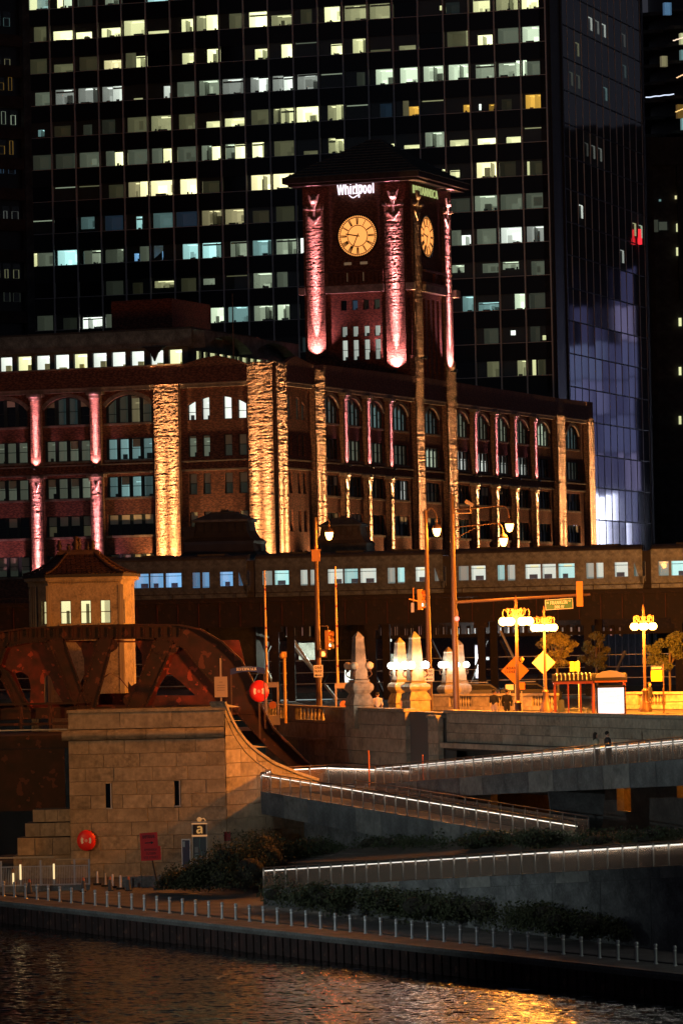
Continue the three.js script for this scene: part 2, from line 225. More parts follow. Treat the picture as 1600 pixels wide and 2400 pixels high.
// ---------------------------------------------------------------- office tower behind
{
  const corner = flat(at(1284, 350, 575), 0), left = flat(at(67, 350, 598), 0), d = corner.clone().sub(left), L = d.length();
  const o = thing('office_tower', 'tall black glass office tower with scattered lit windows behind the clock tower', 'building', corner, Math.atan2(-d.z, d.x));
  const yRow = (k) => { const a = onWall(o, 'z', 0, 600, 64).y, b = onWall(o, 'z', 0, 600, 753).y; return a + (b - a) / 9 * (k - 1); }, pitch = yRow(0) - yRow(1);
  const N = 21, bw = L / N, WH = 2.12, top = yRow(0) + 4 * pitch;
  const sideEnd = onWall(o, 'x', 0, 1497, 76).z, sideStart = onWall(o, 'x', 0, 1312, 150).z;
  part(o, 'core', bx(-L + 0.3, -0.3, 0, top, sideEnd + 0.3, -3.4), mat.paleConcrete);
  // [bay, left, right, sill, head (shares of the window), brightness, tint]
  const B = 1.7, H = 0.85, m = 0.24, q = 0.085, e = 0.025;
  const rows = [
    [[0, .08, .97, 0, 1, m, 3], [0, .02, .14, 0, 1, B, 1], [1, .3, .55, 0, 1, B, 1], [1, .6, .95, 0, 1, H, 0], [3, .3, .9, 0, .6, m, 0], [5, .05, .95, 0, .4, H, 3]],
    [[0, .3, .85, 0, 1, q, 1], [1, .1, 1, 0, .62, B, 1], [2, .05, .75, 0, .45, B, 1], [3, .12, .97, 0, .6, B, 1], [4, .05, .95, 0, 1, H, 1], [5, .05, .95, 0, .2, H, 1], [6, .45, .95, 0, .85, B, 1], [7, .05, .45, 0, 1, m, 1], [7, .47, .97, 0, 1, B, 1], [8, .4, .95, 0, 1, q, 1], [9, .2, .97, 0, 1, B, 1], [10, .1, .97, 0, .7, m, 1], [12, .25, .9, 0, 1, B, 1], [13, .05, .95, 0, 1, m, 1], [14, .05, .9, 0, 1, m, 1], [16, .88, .97, .3, .6, H, 1], [18, .15, .85, 0, 1, H, 1], [19, .05, .8, 0, 1, m, 1], [19, .8, .95, 0, 1, B, 1], [20, .05, .85, 0, 1, B, 1]],
    [[0, .1, .85, 0, 1, e, 1], [1, .1, .95, 0, .55, q, 1], [3, .2, .97, 0, .6, H, 2], [4, .1, .55, 0, 1, q, 1], [4, .56, 1, 0, .75, B, 1], [6, .45, .95, 0, .75, H, 1], [7, .48, .95, 0, .9, B, 1], [9, .42, .95, 0, .7, B, 1], [10, .5, .95, 0, .9, B, 1], [12, .5, .98, 0, .7, B, 1], [13, .36, .9, 0, .95, H, 1], [14, .05, .9, 0, .15, q, 1], [15, .2, .9, 0, .3, m, 1], [17, .1, .9, 0, 1, e, 1], [17, .9, .98, 0, 1, H, 1], [18, .32, .93, 0, .65, B, 1], [19, .1, .95, 0, 1, q, 0], [20, .05, .95, 0, 1, H, 0]],
    [[0, .3, .95, 0, .9, q, 0], [1, .15, .97, 0, 1, m, 6], [2, .1, .95, 0, 1, m, 6], [3, .1, .55, 0, 1, m, 6], [3, .56, .97, 0, 1, H, 6], [5, .68, .98, 0, .8, H, 6], [6, .2, .97, 0, 1, q, 0], [7, .1, .97, 0, 1, m, 0], [8, .05, .95, 0, 1, m, 6], [9, .2, .55, 0, 1, m, 6], [9, .56, .98, 0, .9, B, 6], [10, .1, .55, 0, 1, m, 6], [10, .57, .98, 0, .9, B, 6], [11, .1, .95, 0, 1, m, 6], [13, .5, .85, 0, .9, e, 0], [14, .25, .97, 0, 1, H, 0], [15, .22, .95, 0, 1, H, 0], [16, .14, .98, 0, 1, H, 0], [17, .13, .95, 0, 1, H, 0], [18, .2, .97, 0, .9, m, 0], [19, .1, .83, 0, .9, m, 0], [19, .83, .98, 0, 1, B, 0], [20, .04, .2, 0, 1, B, 0], [20, .22, .95, 0, .9, q, 0]],
    [[0, .4, .68, .1, .55, m, 3], [4, .12, .97, 0, 1, q, 1], [5, .1, .97, 0, 1, m, 1], [6, .25, .95, 0, 1, q, 1], [7, .38, .97, 0, .42, H, 1], [8, .12, .97, 0, .55, H, 1], [9, .2, .95, 0, 1, q, 1], [10, .1, .4, 0, 1, m, 1], [10, .42, .97, 0, 1, H, 1], [11, .03, .97, 0, 1, B, 1], [12, .3, .65, 0, 1, m, 1], [12, .66, 1, 0, 1, H, 1], [14, .4, .9, 0, .9, e, 5], [15, .3, .55, 0, 1, q, 2], [15, .56, .97, 0, .6, H, 4], [17, .72, .97, 0, .5, H, 4], [18, .3, .4, .1, .5, B, 6], [18, .72, .98, 0, .45, m, 4], [20, .12, .5, 0, .9, H, 4], [20, .5, .97, 0, .9, H, 4]],
    [[0, .15, .95, 0, 1, e, 0], [1, .1, .9, 0, 1, e, 0], [1, .9, .98, 0, 1, q, 0], [2, .1, .97, 0, 1, q, 0], [3, .2, .58, 0, 1, q, 0], [3, .6, .97, 0, .9, B, 1], [4, .1, .97, 0, 1, q, 0], [5, .1, .55, 0, 1, q, 0], [5, .6, .97, 0, .95, B, 1], [6, .15, .97, 0, 1, q, 0], [7, .15, .58, 0, 1, m, 0], [7, .6, .98, 0, .9, B, 1], [8, .12, .52, 0, 1, m, 0], [8, .54, .97, 0, .95, B, 1], [9, .22, .72, 0, 1, B, 1], [10, .1, .95, 0, 1, q, 1], [11, .3, .9, 0, .25, q, 1], [12, .3, .6, 0, 1, m, 1], [12, .6, .95, 0, .9, B, 1], [13, .2, .95, 0, .2, m, 1], [14, .68, .98, 0, .4, B, 1], [15, .32, .98, 0, .25, H, 1], [16, .15, .95, 0, 1, m, 0], [17, .12, .9, 0, .4, H, 1], [18, .22, .97, 0, .4, B, 1], [19, .35, .95, 0, .4, H, 1]],
    [[3, .3, .95, 0, .9, e, 1], [4, .1, .6, 0, 1, m, 2], [4, .62, .98, 0, 1, B, 2], [5, .02, .97, 0, 1, B, 2], [6, .25, .97, 0, 1, B, 2], [9, .14, .98, 0, 1, B, 2], [10, .03, .97, 0, 1, B, 2], [11, .2, .4, 0, .6, H, 2], [16, .72, .95, 0, .7, B, 1], [17, .1, .5, 0, .6, H, 1], [18, .15, .97, 0, 1, B, 2], [20, .12, .22, 0, .9, H, 1], [20, .25, .8, 0, .9, e, 1]],
    [[2, .1, .7, .2, 1, q, 3], [3, .1, .9, 0, 1, e, 5], [4, .42, .68, 0, .85, H, 3], [5, .1, .95, 0, 1, q, 3], [6, .05, .95, 0, 1, e, 5], [7, .1, .97, 0, 1, m, 2], [8, .05, .85, 0, 1, m, 2], [10, .12, .9, 0, 1, e, 1], [17, .1, .9, 0, .9, e, 0], [18, .04, .97, 0, 1, m, 0], [19, .05, .95, 0, 1, q, 0], [20, .05, .95, 0, 1, q, 0]],
    [[0, .06, .25, 0, .9, H, 1], [0, .3, .95, 0, .9, q, 0], [1, .1, .97, 0, 1, H, 3], [2, .2, .55, 0, .9, q, 0], [2, .56, .95, 0, .9, m, 0], [3, .1, .6, 0, .9, e, 0], [3, .6, .9, 0, .9, m, 0], [4, .3, .5, .05, .55, H, 5], [4, .55, .95, 0, 1, q, 0], [5, .1, .5, 0, 1, e, 0], [5, .46, .65, .05, .6, H, 5], [6, .3, .97, 0, 1, H, 3], [7, .1, .9, 0, 1, H, 3], [8, .25, .95, 0, 1, m, 0], [9, .15, .95, 0, 1, m, 3], [10, .1, .97, 0, 1, m, 0], [11, .08, .3, 0, 1, B, 6], [17, .1, .5, 0, 1, q, 0], [17, .52, .9, 0, .65, B, 6], [18, .1, .9, 0, 1, q, 0], [19, .04, .9, 0, 1, H, 6], [20, .05, .95, 0, 1, m, 6]],
    [[5, .1, .95, .35, .8, m, 1], [6, .2, .85, 0, .9, e, 1], [7, .1, .6, .4, .8, m, 0], [9, .15, .95, 0, 1, m, 0], [10, .1, .55, 0, 1, q, 0], [17, .08, .6, .4, .9, m, 0], [18, .3, .98, .3, .9, q, 0], [19, .08, .75, .45, .95, m, 0], [20, .2, .8, 0, .9, q, 0]],
    [[0, .2, .9, 0, 1, e, 0], [2, .1, .97, 0, .75, B, 6], [3, .05, .3, 0, .9, q, 0], [7, .4, .98, 0, 1, H, 0], [8, .1, .95, 0, 1, m, 3], [9, .15, .95, 0, 1, m, 0], [10, .1, .6, 0, 1, H, 0], [17, .5, .95, 0, 1, m, 3], [18, .1, .95, 0, .55, m, 3], [19, .55, .98, 0, 1, H, 0], [20, .1, .9, 0, 1, e, 0]],
    [[18, .3, .9, 0, 1, e, 0], [19, .35, .55, .5, .8, B, 6], [20, .1, .5, 0, 1, e, 0], [20, .6, .8, .1, .4, H, 1]],
    [[18, .4, .9, 0, 1, q, 1], [19, .6, .95, 0, 1, m, 1], [20, .15, .3, 0, 1, H, 1], [20, .4, .7, 0, 1, e, 1]],
  ];
  const pane = bx(-bw / 2 + 0.1, bw / 2 - 0.1, 0, WH, -0.03, 0);
  const rooms = new Map(), blindOrMaskM = M(0.10, 0.10, 0.095, 0.8);
  rows.forEach((row, k) => {
    const y = yRow(k);
    part(o, 'spandrel_band', bx(-L, 0, y - pitch + WH, y, -0.25, 0.05), mat.spandrel);
    for (let i = 0; i < N; i++) {
      const cells = row.filter((c) => c[0] === i); if (!cells.length && rnd() < 0.6) { const z = rnd(); cells.push(z < 0.3 ? [i, 0.05, 0.95, 0.86, 0.93, rr(0.05, 0.4), rnd() < 0.5 ? 1 : 0] : z < 0.45 ? [i, rr(0.1, 0.5), rr(0.6, 0.95), 0, rr(0.08, 0.2), rr(0.1, 0.5), 1] : [i, rr(0.03, 0.3), rr(0.6, 0.97), 0, rr(0.7, 1), rr(0.006, 0.03), Math.floor(rr(0, 4))]); } const xc = -L + (i + 0.5) * bw;  // cells without entries: random strips and dim glows added, partly for glass sheen
      const w = part(o, 'window', pane, cells.length ? mat.glass : mat.darkGlass); w.position.set(xc, y, -0.08); w.rotation.y = rr(-0.004, 0.004);
      if (!cells.length) continue;
      const holes = new THREE.Shape([[-bw / 2, 0], [bw / 2, 0], [bw / 2, WH], [-bw / 2, WH]].map(([a, b]) => new THREE.Vector2(a, b)));
      for (const [, f0, f1, h0, h1, l, t] of cells) {
        const a = -bw / 2 + 0.12 + f0 * (bw - 0.24), b = -bw / 2 + 0.12 + f1 * (bw - 0.24), c = 0.03 + h0 * (WH - 0.06), dd = 0.03 + h1 * (WH - 0.06);
        holes.holes.push(new THREE.Path([[a, c], [a, dd], [b, dd], [b, c]].map(([x, z]) => new THREE.Vector2(x, z))));
        const r = part(w, 'glow_room', roomGeo(b - a, dd - c, 2.6), roomMat(t, lev(l * rr(0.8, 1.2)))); r.position.set((a + b) / 2, c, -0.14);
        if (l > 0.05) for (let n = b - a > 1.2 ? 2 : 1; n > 0; n--) { const pw = (b - a) * rr(0.14, 0.42), px = a + pw / 2 + 0.02 + (b - a - pw - 0.04) * rnd(); put(w, 'wall_panel', roomMat(t, lev(l * (rnd() < 0.5 ? rr(0.25, 0.6) : rr(1.3, 1.8))))[0], px, c + (rnd() < 0.6 ? 0.01 : (dd - c) * 0.3), -2.72 + n * 0.03, pw, (dd - c) * rr(0.5, 0.9) * 0.69, 0.02); }
        if (l > 0.2 && b - a > 0.5 && dd - c > 0.9) {
          const z1 = -rr(0.8, 2.2), cw = (b - a) * rr(0.4, 0.8), lamp = put(w, 'ceiling_light', roomMat(t, 1.6)[0], (a + b) / 2 + rr(-0.1, 0.1), dd - 0.07, z1, cw, 0.045, 0.3);
          put(w, 'ceiling_light', roomMat(t, 1.6)[0], (a + b) / 2 + rr(-0.2, 0.2), dd - 0.07, z1 + (z1 < -1.5 ? 0.9 : -0.9), cw * rr(0.5, 0.9), 0.045, 0.2);
          for (let n = 0; n < 3; n++) if (rnd() < 0.5) put(w, 'monitor', mat.furniture, a + (b - a) * rr(0.08, 0.92), c + 0.007, -rr(0.3, 0.9), rr(0.12, 0.32), rr(0.1, 0.42), 0.06);
          if (rnd() < 0.75) put(w, 'desk', mat.furniture, (a + b) / 2 + rr(-0.3, 0.3) * (b - a), c + 0.005, -rr(0.4, 1.1), (b - a) * rr(0.2, 0.55), rr(0.12, 0.34), 0.4);
          if (rnd() < 0.45) put(w, 'cabinet', M(0.16, 0.16, 0.15, 0.7), (a + b) / 2 + rr(-0.4, 0.4) * (b - a), c + 0.006, -2.3, (b - a) * rr(0.14, 0.3), (dd - c) * rr(0.5, 0.85), 0.4);
          if (rnd() < 0.35) put(w, 'partition', M(0.3, 0.31, 0.29, 0.8), (a + b) / 2 + rr(-0.3, 0.3) * (b - a), c + 0.004, -1.5, 0.09, dd - c - 0.01, 1.6);
          if (rnd() < 0.3) put(w, 'roller_blind', M(0.4, 0.4, 0.36, 0.8), (a + b) / 2, dd - (dd - c) * rr(0.12, 0.3), -0.2, (b - a) * 0.98, (dd - c) * 0.12, 0.02);
        }
      }
      part(w, 'blind_or_mask', new THREE.ShapeGeometry(holes).translate(0, 0, -0.11), blindOrMaskM);  // dark sheet standing in for the unlit rest of the room
    }
  });
  for (let i = 0; i <= N; i++) put(o, 'mullion', mat.mullion, -L + i * bw, 0, 0.1, 0.16, top, 0.34);
  for (let k = -4; k < 14; k++) part(o, 'sill_line', bx(-L, 0, yRow(k) - 0.04, yRow(k) + 0.04, 0.05, 0.09), mat.mullion);
  part(o, 'lower_wall', bx(-L, 0, 0, yRow(12) - pitch + WH, -0.25, 0.04), mat.spandrel);
  part(o, 'upper_wall', bx(-L, 0, yRow(-1) - pitch + WH + pitch, top, -0.25, 0.04), mat.spandrel);
  part(o, 'corner_column', merge(bx(-0.9, 0.25, 0, top, sideStart, 0.05), bx(0.25, 0.45, 0, top, sideStart + 0.2, sideStart + 0.8), bx(0.25, 0.45, 0, top, -1.2, -0.6)), textured(0.06, 0.045, 0.042, grain, 0.4, 0.5));
  // side wall: mirror glass panels, each a little out of true
  const ns = 12, sw = (sideStart - sideEnd) / ns, sideLit = { '1/4': [H, 6], '1/5': [m, 6], '1/6': [H, 6], '3/1': [q, 0], '3/2': [q, 0], '3/6': [m, 3], '5/4': [m, 6], '5/5': [m, 6], '5/3': [q, 6], '7/2': [B, 6], '8/8': [H, 6], '2/2': [m, 1], '7/10': [H, 1], '7/11': [H, 0], '2/9': [q, 3], '1/9': [q, 6] };
  for (let k = 0; k < 20; k++) {
    const y = yRow(k);
    if (y < 2) break;
    for (let i = 0; i < ns; i++) {
      const lit = sideLit[k + '/' + i], w = part(o, 'glass_panel', bx(-0.03, 0, 0, pitch - 0.12, -sw / 2 + 0.07, sw / 2 - 0.07), lit ? mat.glass : mat.sideGlass);
      w.position.set(0.05, y - 1.1, sideStart - (i + 0.5) * sw); w.rotation.set(0, rr(-0.006, 0.006), rr(-0.006, 0.006));
      if (lit) { const r = part(w, 'glow_room', roomGeo(sw * 0.6, WH * 0.85, 2), roomMat(lit[1], lit[0])); r.rotation.y = Math.PI / 2; r.position.set(-0.1, 1.1, 0); const b = part(w, 'blind_or_mask', merge(bx(-0.09, -0.07, 0, 1.1, -sw / 2, sw / 2), bx(-0.09, -0.07, 1.1 + WH * 0.85, pitch - 0.1, -sw / 2, sw / 2), bx(-0.09, -0.07, 1.1, 1.1 + WH * 0.85, -sw / 2, -sw * 0.3), bx(-0.09, -0.07, 1.1, 1.1 + WH * 0.85, sw * 0.3, sw / 2)), blindOrMaskM); }  // dark sheets round the lit patch stand in for unlit room
    }
    part(o, 'floor_line', bx(0.05, 0.12, y - 1.16, y - 1.04, sideEnd, sideStart), mat.black);
  }
  for (let i = 0; i <= ns; i++) part(o, 'side_mullion', bx(0, 0.1, 0, top, sideStart - i * sw - 0.05, sideStart - i * sw + 0.05), mat.mullion);
  part(o, 'far_column', bx(-0.6, 0.2, 0, top, sideEnd - 1.4, sideEnd - 0.06), mat.dark);
  const by = onWall(o, 'x', 0.3, 1494, 553);
  const beacon = part(o, 'beacon_light', merge(bc(0, 0.25, 0, 0.3, 1.4, 0.5), bc(0, -0.75, 0, 0.4, 0.9, 0.9)), glow(1, 0.02, 0.03, 1.6)); beacon.position.copy(by); beacon.position.x += 0.25;
}
// what the mirror glass of that side wall shows: a lit-up building beyond the right edge of the view
{
  const o = thing('media_facade_building', 'building with a violet light screen over its front, beyond the right edge of the view', 'building', V(120, 0, -722), -0.575);
  part(o, 'wall', bx(-34, 34, 0, 92, -14, -0.2), mat.darkConcrete);
  const cells = [[0.20, 0.20, 0.40], [0.13, 0.14, 0.30], [0.28, 0.25, 0.46], [0.16, 0.19, 0.36], [0.07, 0.07, 0.17]].map(([r, g, b]) => glow(r, g, b, 1.15));
  for (let i = 0; i < 14; i++) for (let k = 0; k < 9; k++) { const p = part(o, 'screen_panel', bc(-24.7 + i * 3.8, 13 + k * 6.4, 0, 3.6, 6.2, 0.1), cells[Math.min(4, Math.floor(hash(i, k) * 5 + (k > 5 ? (k - 5) * 0.8 : 0)))]); if (k > 6 && hash(i + 40, k) < 0.35) p.material = mat.darkConcrete; }
  part(o, 'bright_screen', bx(-6, 16, 19, 28, 0.2, 0.5), glow(0.75, 0.78, 1, 9));
}
// ---------------------------------------------------------------- neighbours at the edges
{
  const o = thing('dark_office_block', 'dark block with strip windows at the left edge behind the brick building', 'building', flat(at(62, 100, 556), 0), 0.62);
  part(o, 'wall', bx(-30, 0, 0, 130, -24, -0.5), mat.spandrel);
  part(o, 'corner_fin', bx(-0.7, 0.35, 0, 130, -0.5, 0.35), mat.darkConcrete);
  const yk = (py) => onWall(o, 'z', 0, 30, py).y, lit = [[45, 0.16, 3, 5, 2], [150, 0.2, 2, 2, 2], [195, 0.25, 4, 3, 1], [275, 0.55, 0, 6, 0], [345, 0.3, 4, 4, 1], [390, 0.12, 5, 2, 1], [500, 0.22, 6, 5, 0], [635, 0.3, 1, 3, 0], [690, 0.05, 0, 2, 0]];
  for (let k = 0; k < 11; k++) part(o, 'floor_band', bx(-30, 0, yk(95 + 72 * k) - 0.75, yk(95 + 72 * k) + 0.75, -0.5, 0.12), textured(0.10, 0.065, 0.05, grain, 0.3));
  for (const [py, l, t, n, s] of lit) for (let i = 0; i < n; i++) {
    const w = part(o, 'window', bx(-0.55, 0.55, 0, 1.9, -0.04, 0), mat.glass); w.position.set(-1.9 - (i + s * 0.25) * 1.45, yk(py) - 0.95, -0.3);
    const r = part(w, 'glow_room', roomGeo(rr(0.4, 1.05), rr(0.9, 1.8), 1.5), roomMat(t, Math.round(l * rr(0.5, 1.4) * 40) / 40)); r.position.set(0, 0.05, -0.06);
  }
}
{
  // round residential tower with petal balconies, right edge
  const o = thing('round_balcony_tower', 'round concrete apartment tower with scalloped balconies at the top right edge', 'building', V(66, 0, -716), 0.3);
  const petals = 16, pts = [];
  for (let i = 0; i < petals * 8; i++) { const a = i / (petals * 8) * TAU, r = 15.2 + 2.4 * Math.abs(Math.sin(a * petals / 2)); pts.push([r * Math.cos(a), r * Math.sin(a)]); }
  part(o, 'shaft', cyl(13.4, 13.4, 0, 130, 0, 0, 48), M(0.03, 0.03, 0.032, 0.5));
  const slabG = slab(pts, 0, 0.55), y0 = 74;
  for (let k = 0; k < 12; k++) { const b = part(o, 'balcony', slabG, k % 2 ? mat.darkConcrete : textured(0.17, 0.16, 0.14, grain, 0.2)); b.position.y = y0 + k * 2.85; }
  part(o, 'parking_deck', merge(lathe([[13.4, 62], [16.2, 62], [16.2, 66], [13.4, 66], [13.4, 62]], 48), lathe([[13.4, 67.5], [16.8, 67.5], [16.8, 73], [13.4, 73], [13.4, 67.5]], 48)), textured(0.24, 0.22, 0.17, grain, 0.2));
  const f = (px, py) => onWall(o, 'z', 16.6, px, py);
  for (const [a, b, py, c] of [[1512, 1578, 228, [0.7, 0.8, 1]], [1576, 1600, 95, [1, 0.75, 0.55]], [1584, 1600, 182, [1, 0.6, 0.3]], [1582, 1600, 262, [1, 0.62, 0.2]], [1494, 1504, 90, [1, 0.8, 0.6]]]) {
    const p = []; for (let i = 0; i <= 6; i++) { const v = f(a + (b - a) * i / 6, py - i * 1.3 + (i % 2)); p.push(v); }
    part(o, 'string_lights', tube(p, 0.09, 20, 5), glow(c[0], c[1], c[2], 1.3));
  }
  for (const [px, py, w, h, t, l] of [[1560, 22, 1.2, 2, 5, 0.25], [1552, 145, 1, 1.7, 2, 0.2], [1595, 92, 0.8, 1.8, 1, 0.5], [1596, 130, 0.8, 1.6, 3, 0.2], [1598, 292, 0.7, 1.8, 3, 0.35], [1592, 262, 1.4, 2.2, 4, 0.12]]) { const v = onWall(o, 'z', 13.5, px, py), w_ = part(o, 'window', bx(-w / 2, w / 2, 0, h, -0.05, 0), mat.glass); w_.position.set(v.x, v.y - h / 2, 14.4); const r = part(w_, 'glow_room', roomGeo(w, h, 0.8), roomMat(t, l)); r.position.set(0, 0, -0.08); }
}
{
  // the base of that group and a plain dark block
  const p = flat(at(1500, 700, 640), 0), o = thing('concrete_frame_block', 'dim concrete frame block with tall dark openings right of the glass tower', 'building', p, 0.05);
  const tan = textured(0.115, 0.10, 0.08, grain, 0.15), y = (py) => onWall(o, 'z', 0, 1550, py).y, x = (px) => onWall(o, 'z', 0, px, 600).x;
  part(o, 'back_wall', bx(x(1490), x(1700), 0, y(320), -14, -1.2), mat.darkConcrete);
  part(o, 'top_beam', bx(x(1498), x(1700), y(386), y(322), -1.2, 0.2), tan);
  part(o, 'pier', bx(x(1518), x(1533), 0, y(386), -1.2, 0.1), tan);
  part(o, 'pier', bx(x(1590), x(1598), y(700), y(386), -1.2, 0.1), tan);
  for (const [px, py, w, h, l, t] of [[1583, 463, 0.4, 0.5, 0.9, 2], [1586, 534, 0.35, 1.2, 0.9, 1], [1586, 590, 0.35, 1.2, 0.9, 1], [1592, 755, 0.4, 1.2, 0.9, 1], [1592, 870, 0.35, 1.2, 0.9, 1], [1592, 985, 0.35, 1.2, 0.7, 1], [1545, 470, 0.3, 0.3, 0.2, 3], [1552, 530, 1.2, 1.2, 0.045, 0], [1528, 530, 1.6, 1.8, 0.03, 0]]) {
    const v = onWall(o, 'z', -1.0, px, py), wn = part(o, 'window', bx(-w / 2 - 0.2, w / 2 + 0.2, -0.1, h + 0.1, -0.04, 0), mat.glass); wn.position.set(v.x, v.y - h / 2, -0.6);
    const r = part(wn, 'glow_room', roomGeo(w, h, 0.4), roomMat(t, l)); r.position.set(0, 0, -0.06);
  }
}
// ---------------------------------------------------------------- brick warehouse with the clock tower
{
  const o = thing('brick_clock_tower_building', 'long red brick building with uplit pilasters and a square clock tower', 'building', flat(at(644, 1050, 440), 0), -20.5 * Math.PI / 180);
  const world = (x, y, z) => o.localToWorld(V(x, y, z));
  // a face: W looks along +z at z = 0 (x runs to the corner at 0), S looks along +x at x = 0 (u runs away from the corner)
  const place = (m, face, u, y, out) => { if (face === 'W') m.position.set(u, y, out); else { m.position.set(out, y, -u); m.rotation.y = Math.PI / 2; } return m; };
  const spotAt = (face, u, y, out) => (face === 'W' ? world(u, y, out) : world(out, y, -u));
  const ROWS = [27.5, 23.72, 19.85, 15.9, 11.9], HEAD = [0, 25.92, 22.02, 18.1, 14.0];
  const bays = { W: [[-40.3, -33.9, -32.7], [-33.4, -27.1, 0], [-26.0, -20.3, 1], [-19.2, -13.15, 2]], S: [[14.1, 19.7], [20.9, 26.7], [27.9, 33.7], [34.9, 42.4], [45.2, 52.9], [56.4, 62.5], [63.7, 69.9], [71.1, 77.2], [78.4, 84.8], [86.0, 93.6], [97.1, 106.4]] };
  const arch = (c, half, spring, rise) => (x) => { const r = (half * half + rise * rise) / (2 * rise), t = Math.min(half, Math.abs(x - c)); return spring + rise - r + Math.sqrt(Math.max(0, r * r - t * t)); };
  const holePath = (x0, x1, y0, top, n = 1) => { const p = [[x0, y0], [x1, y0]]; for (let i = 0; i <= n; i++) { const x = x1 + (x0 - x1) * i / n; p.push([x, top(x)]); } return new THREE.Path(p.map(([a, b]) => new THREE.Vector2(a, b))); };
  const cache = new Map();
  function windowAt(face, c, w, y0, top, out, state) {
    const hl = top(c - w / 2) - y0, hr = top(c + w / 2) - y0, hm = top(c) - y0, key = [w, hl, hr, hm].map((v) => v.toFixed(2)).join();
    if (!cache.has(key)) {
      const outl = [[-w / 2, 0], [w / 2, 0], [w / 2, hr], [0, hm], [-w / 2, hl]], f = 0.055, half = Math.min(hl, hr) * 0.52, s = poly(outl);
      s.holes.push(new THREE.Path([[-w / 2 + f, f], [-w / 2 + f, half - 0.03], [w / 2 - f, half - 0.03], [w / 2 - f, f]].map(([a, b]) => new THREE.Vector2(a, b))));
      s.holes.push(new THREE.Path([[-w / 2 + f, half + 0.03], [-w / 2 + f, hl - f], [0, hm - f], [w / 2 - f, hr - f], [w / 2 - f, half + 0.03]].map(([a, b]) => new THREE.Vector2(a, b))));
      const lo = new THREE.ShapeGeometry(poly([[-w / 2 + f, f], [w / 2 - f, f], [w / 2 - f, half - 0.03], [-w / 2 + f, half - 0.03]])), hi = new THREE.ShapeGeometry(poly([[-w / 2 + f, half + 0.03], [w / 2 - f, half + 0.03], [w / 2 - f, hr - f], [0, hm - f], [-w / 2 + f, hl - f]]));
      cache.set(key, { frame: extrude(s, 0.1), lo: uvm(lo.translate(0, 0, 0.06)), hi: uvm(hi.translate(0, 0, 0.03)), room: roomGeo(w - 0.1, Math.max(hl, hr, hm) - 0.06, 1.6), h: Math.max(hl, hr, hm) });
    }
    const g = cache.get(key), m = place(part(o, 'window', g.frame, mat.frame), face, c, y0, out), lit = state.l > 0, gm = lit ? mat.glass : mat.darkGlass;
    part(m, 'pane', g.lo, gm); part(m, 'pane', g.hi, gm);
    if (lit) {
      const r = part(m, 'glow_room', g.room, roomMat(state.t, state.l)); r.position.set(0, 0.03, -0.12);
      if (state.l > 0.05 && rnd() < 0.6) put(m, 'ceiling_light', roomMat(state.t, Math.min(1.6, state.l * 4))[0], rr(-0.2, 0.2), g.h * rr(0.7, 0.86), -0.9, w * rr(0.4, 0.8), 0.05, 0.12);
      if (state.l > 0.02 && rnd() < 0.5) put(m, 'furniture', mat.furniture, rr(-0.25, 0.25), 0.04, -0.6, w * rr(0.2, 0.5), g.h * rr(0.1, 0.3), 0.3);
    }
    if (state.blind_or_mask) put(m, 'roller_blind', state.pale ?? blindOrMaskM, 0, g.h - 0.05 - state.blind_or_mask * (g.h - 0.1), lit ? -0.06 : 0.085, w - 0.13, state.blind_or_mask * (g.h - 0.1), 0.012);
  }
  const blindOrMaskM = M(0.52, 0.47, 0.36, 0.85);
  function stateOf(face, bay, row, i) {
    const n = rnd();
    if (face === 'W') {
      if (bay === 9) return [{ l: [1.1, 0.95, 1.25, 1.2][i], t: 6 }, { l: [0.12, 0.12, 0.02, 0.015][i], t: 0, blind_or_mask: i > 1 ? 0.45 : 0.1 }, { l: 0.012, t: 0, blind_or_mask: 0.5 }, { l: 0.016, t: 2, blind_or_mask: 0.45 }, { l: 0.05, t: 2, blind_or_mask: 0.5 }][row];
      if (row === 0) return bay === 2 && i === 2 ? { l: 0.12, t: 2, blind_or_mask: 0.1 } : bay === 1 && (i === 1 || i === 2) ? { l: 0.02, t: 3, lamp: 1 } : { l: bay === 2 ? 0.02 : 0, t: 0, blind_or_mask: 0.25 * (n > 0.5) };
      if (row === 1) return { l: bay === 2 ? [0.22, 0.3, 0.22, 0.15][i] : 0.045 + 0.05 * n, t: bay === 2 ? 3 : 0, blind_or_mask: n > 0.6 ? 0.4 : 0 };
      if (row === 2) return { l: bay === 2 ? [0.12, 0.3, 0.25, 0.05][i] : bay === 1 && i === 3 ? 0.14 : 0.05 + 0.03 * n, t: bay === 2 ? 3 : 0, blind_or_mask: 0.4 * (n > 0.5) };
      if (row === 3) return { l: n > 0.8 ? 0.04 : 0, t: 2, blind_or_mask: bay === 0 && i !== 2 ? 0 : 0.48 };
      return { l: 0.02, t: 0, blind_or_mask: 0.7 };
    }
    if (bay === 9) return [{ l: 0.75, t: 0 }, { l: 0 }, { l: 0 }, { l: 0 }, { l: 0 }][row];
    const right = bay >= 5 && bay <= 9;
    if (row === 0) return { l: [0.05, 0.06, 0.16, 0.17, 0.05, 0.24, 0.13, 0.24, 0.14, 0.2, 0.1][bay] * (0.6 + n), t: bay > 4 && bay < 10 ? 0 : 3, blind_or_mask: n > 0.55 ? 0.2 : 0 };
    if (row === 1) return bay === 4 ? { l: 0.75, t: 0, blind_or_mask: 0.1 } : bay >= 5 && bay <= 8 ? { l: [0.9, 1, 0.55, 0.6][bay - 5] * (0.6 + 0.7 * n), t: 6, blind_or_mask: 0.38, pale: blindOrMaskM } : { l: [0, 0.14, 0.11, 0.06, 0, 0, 0, 0, 0, 0.02, 0.04][bay], t: 0 };
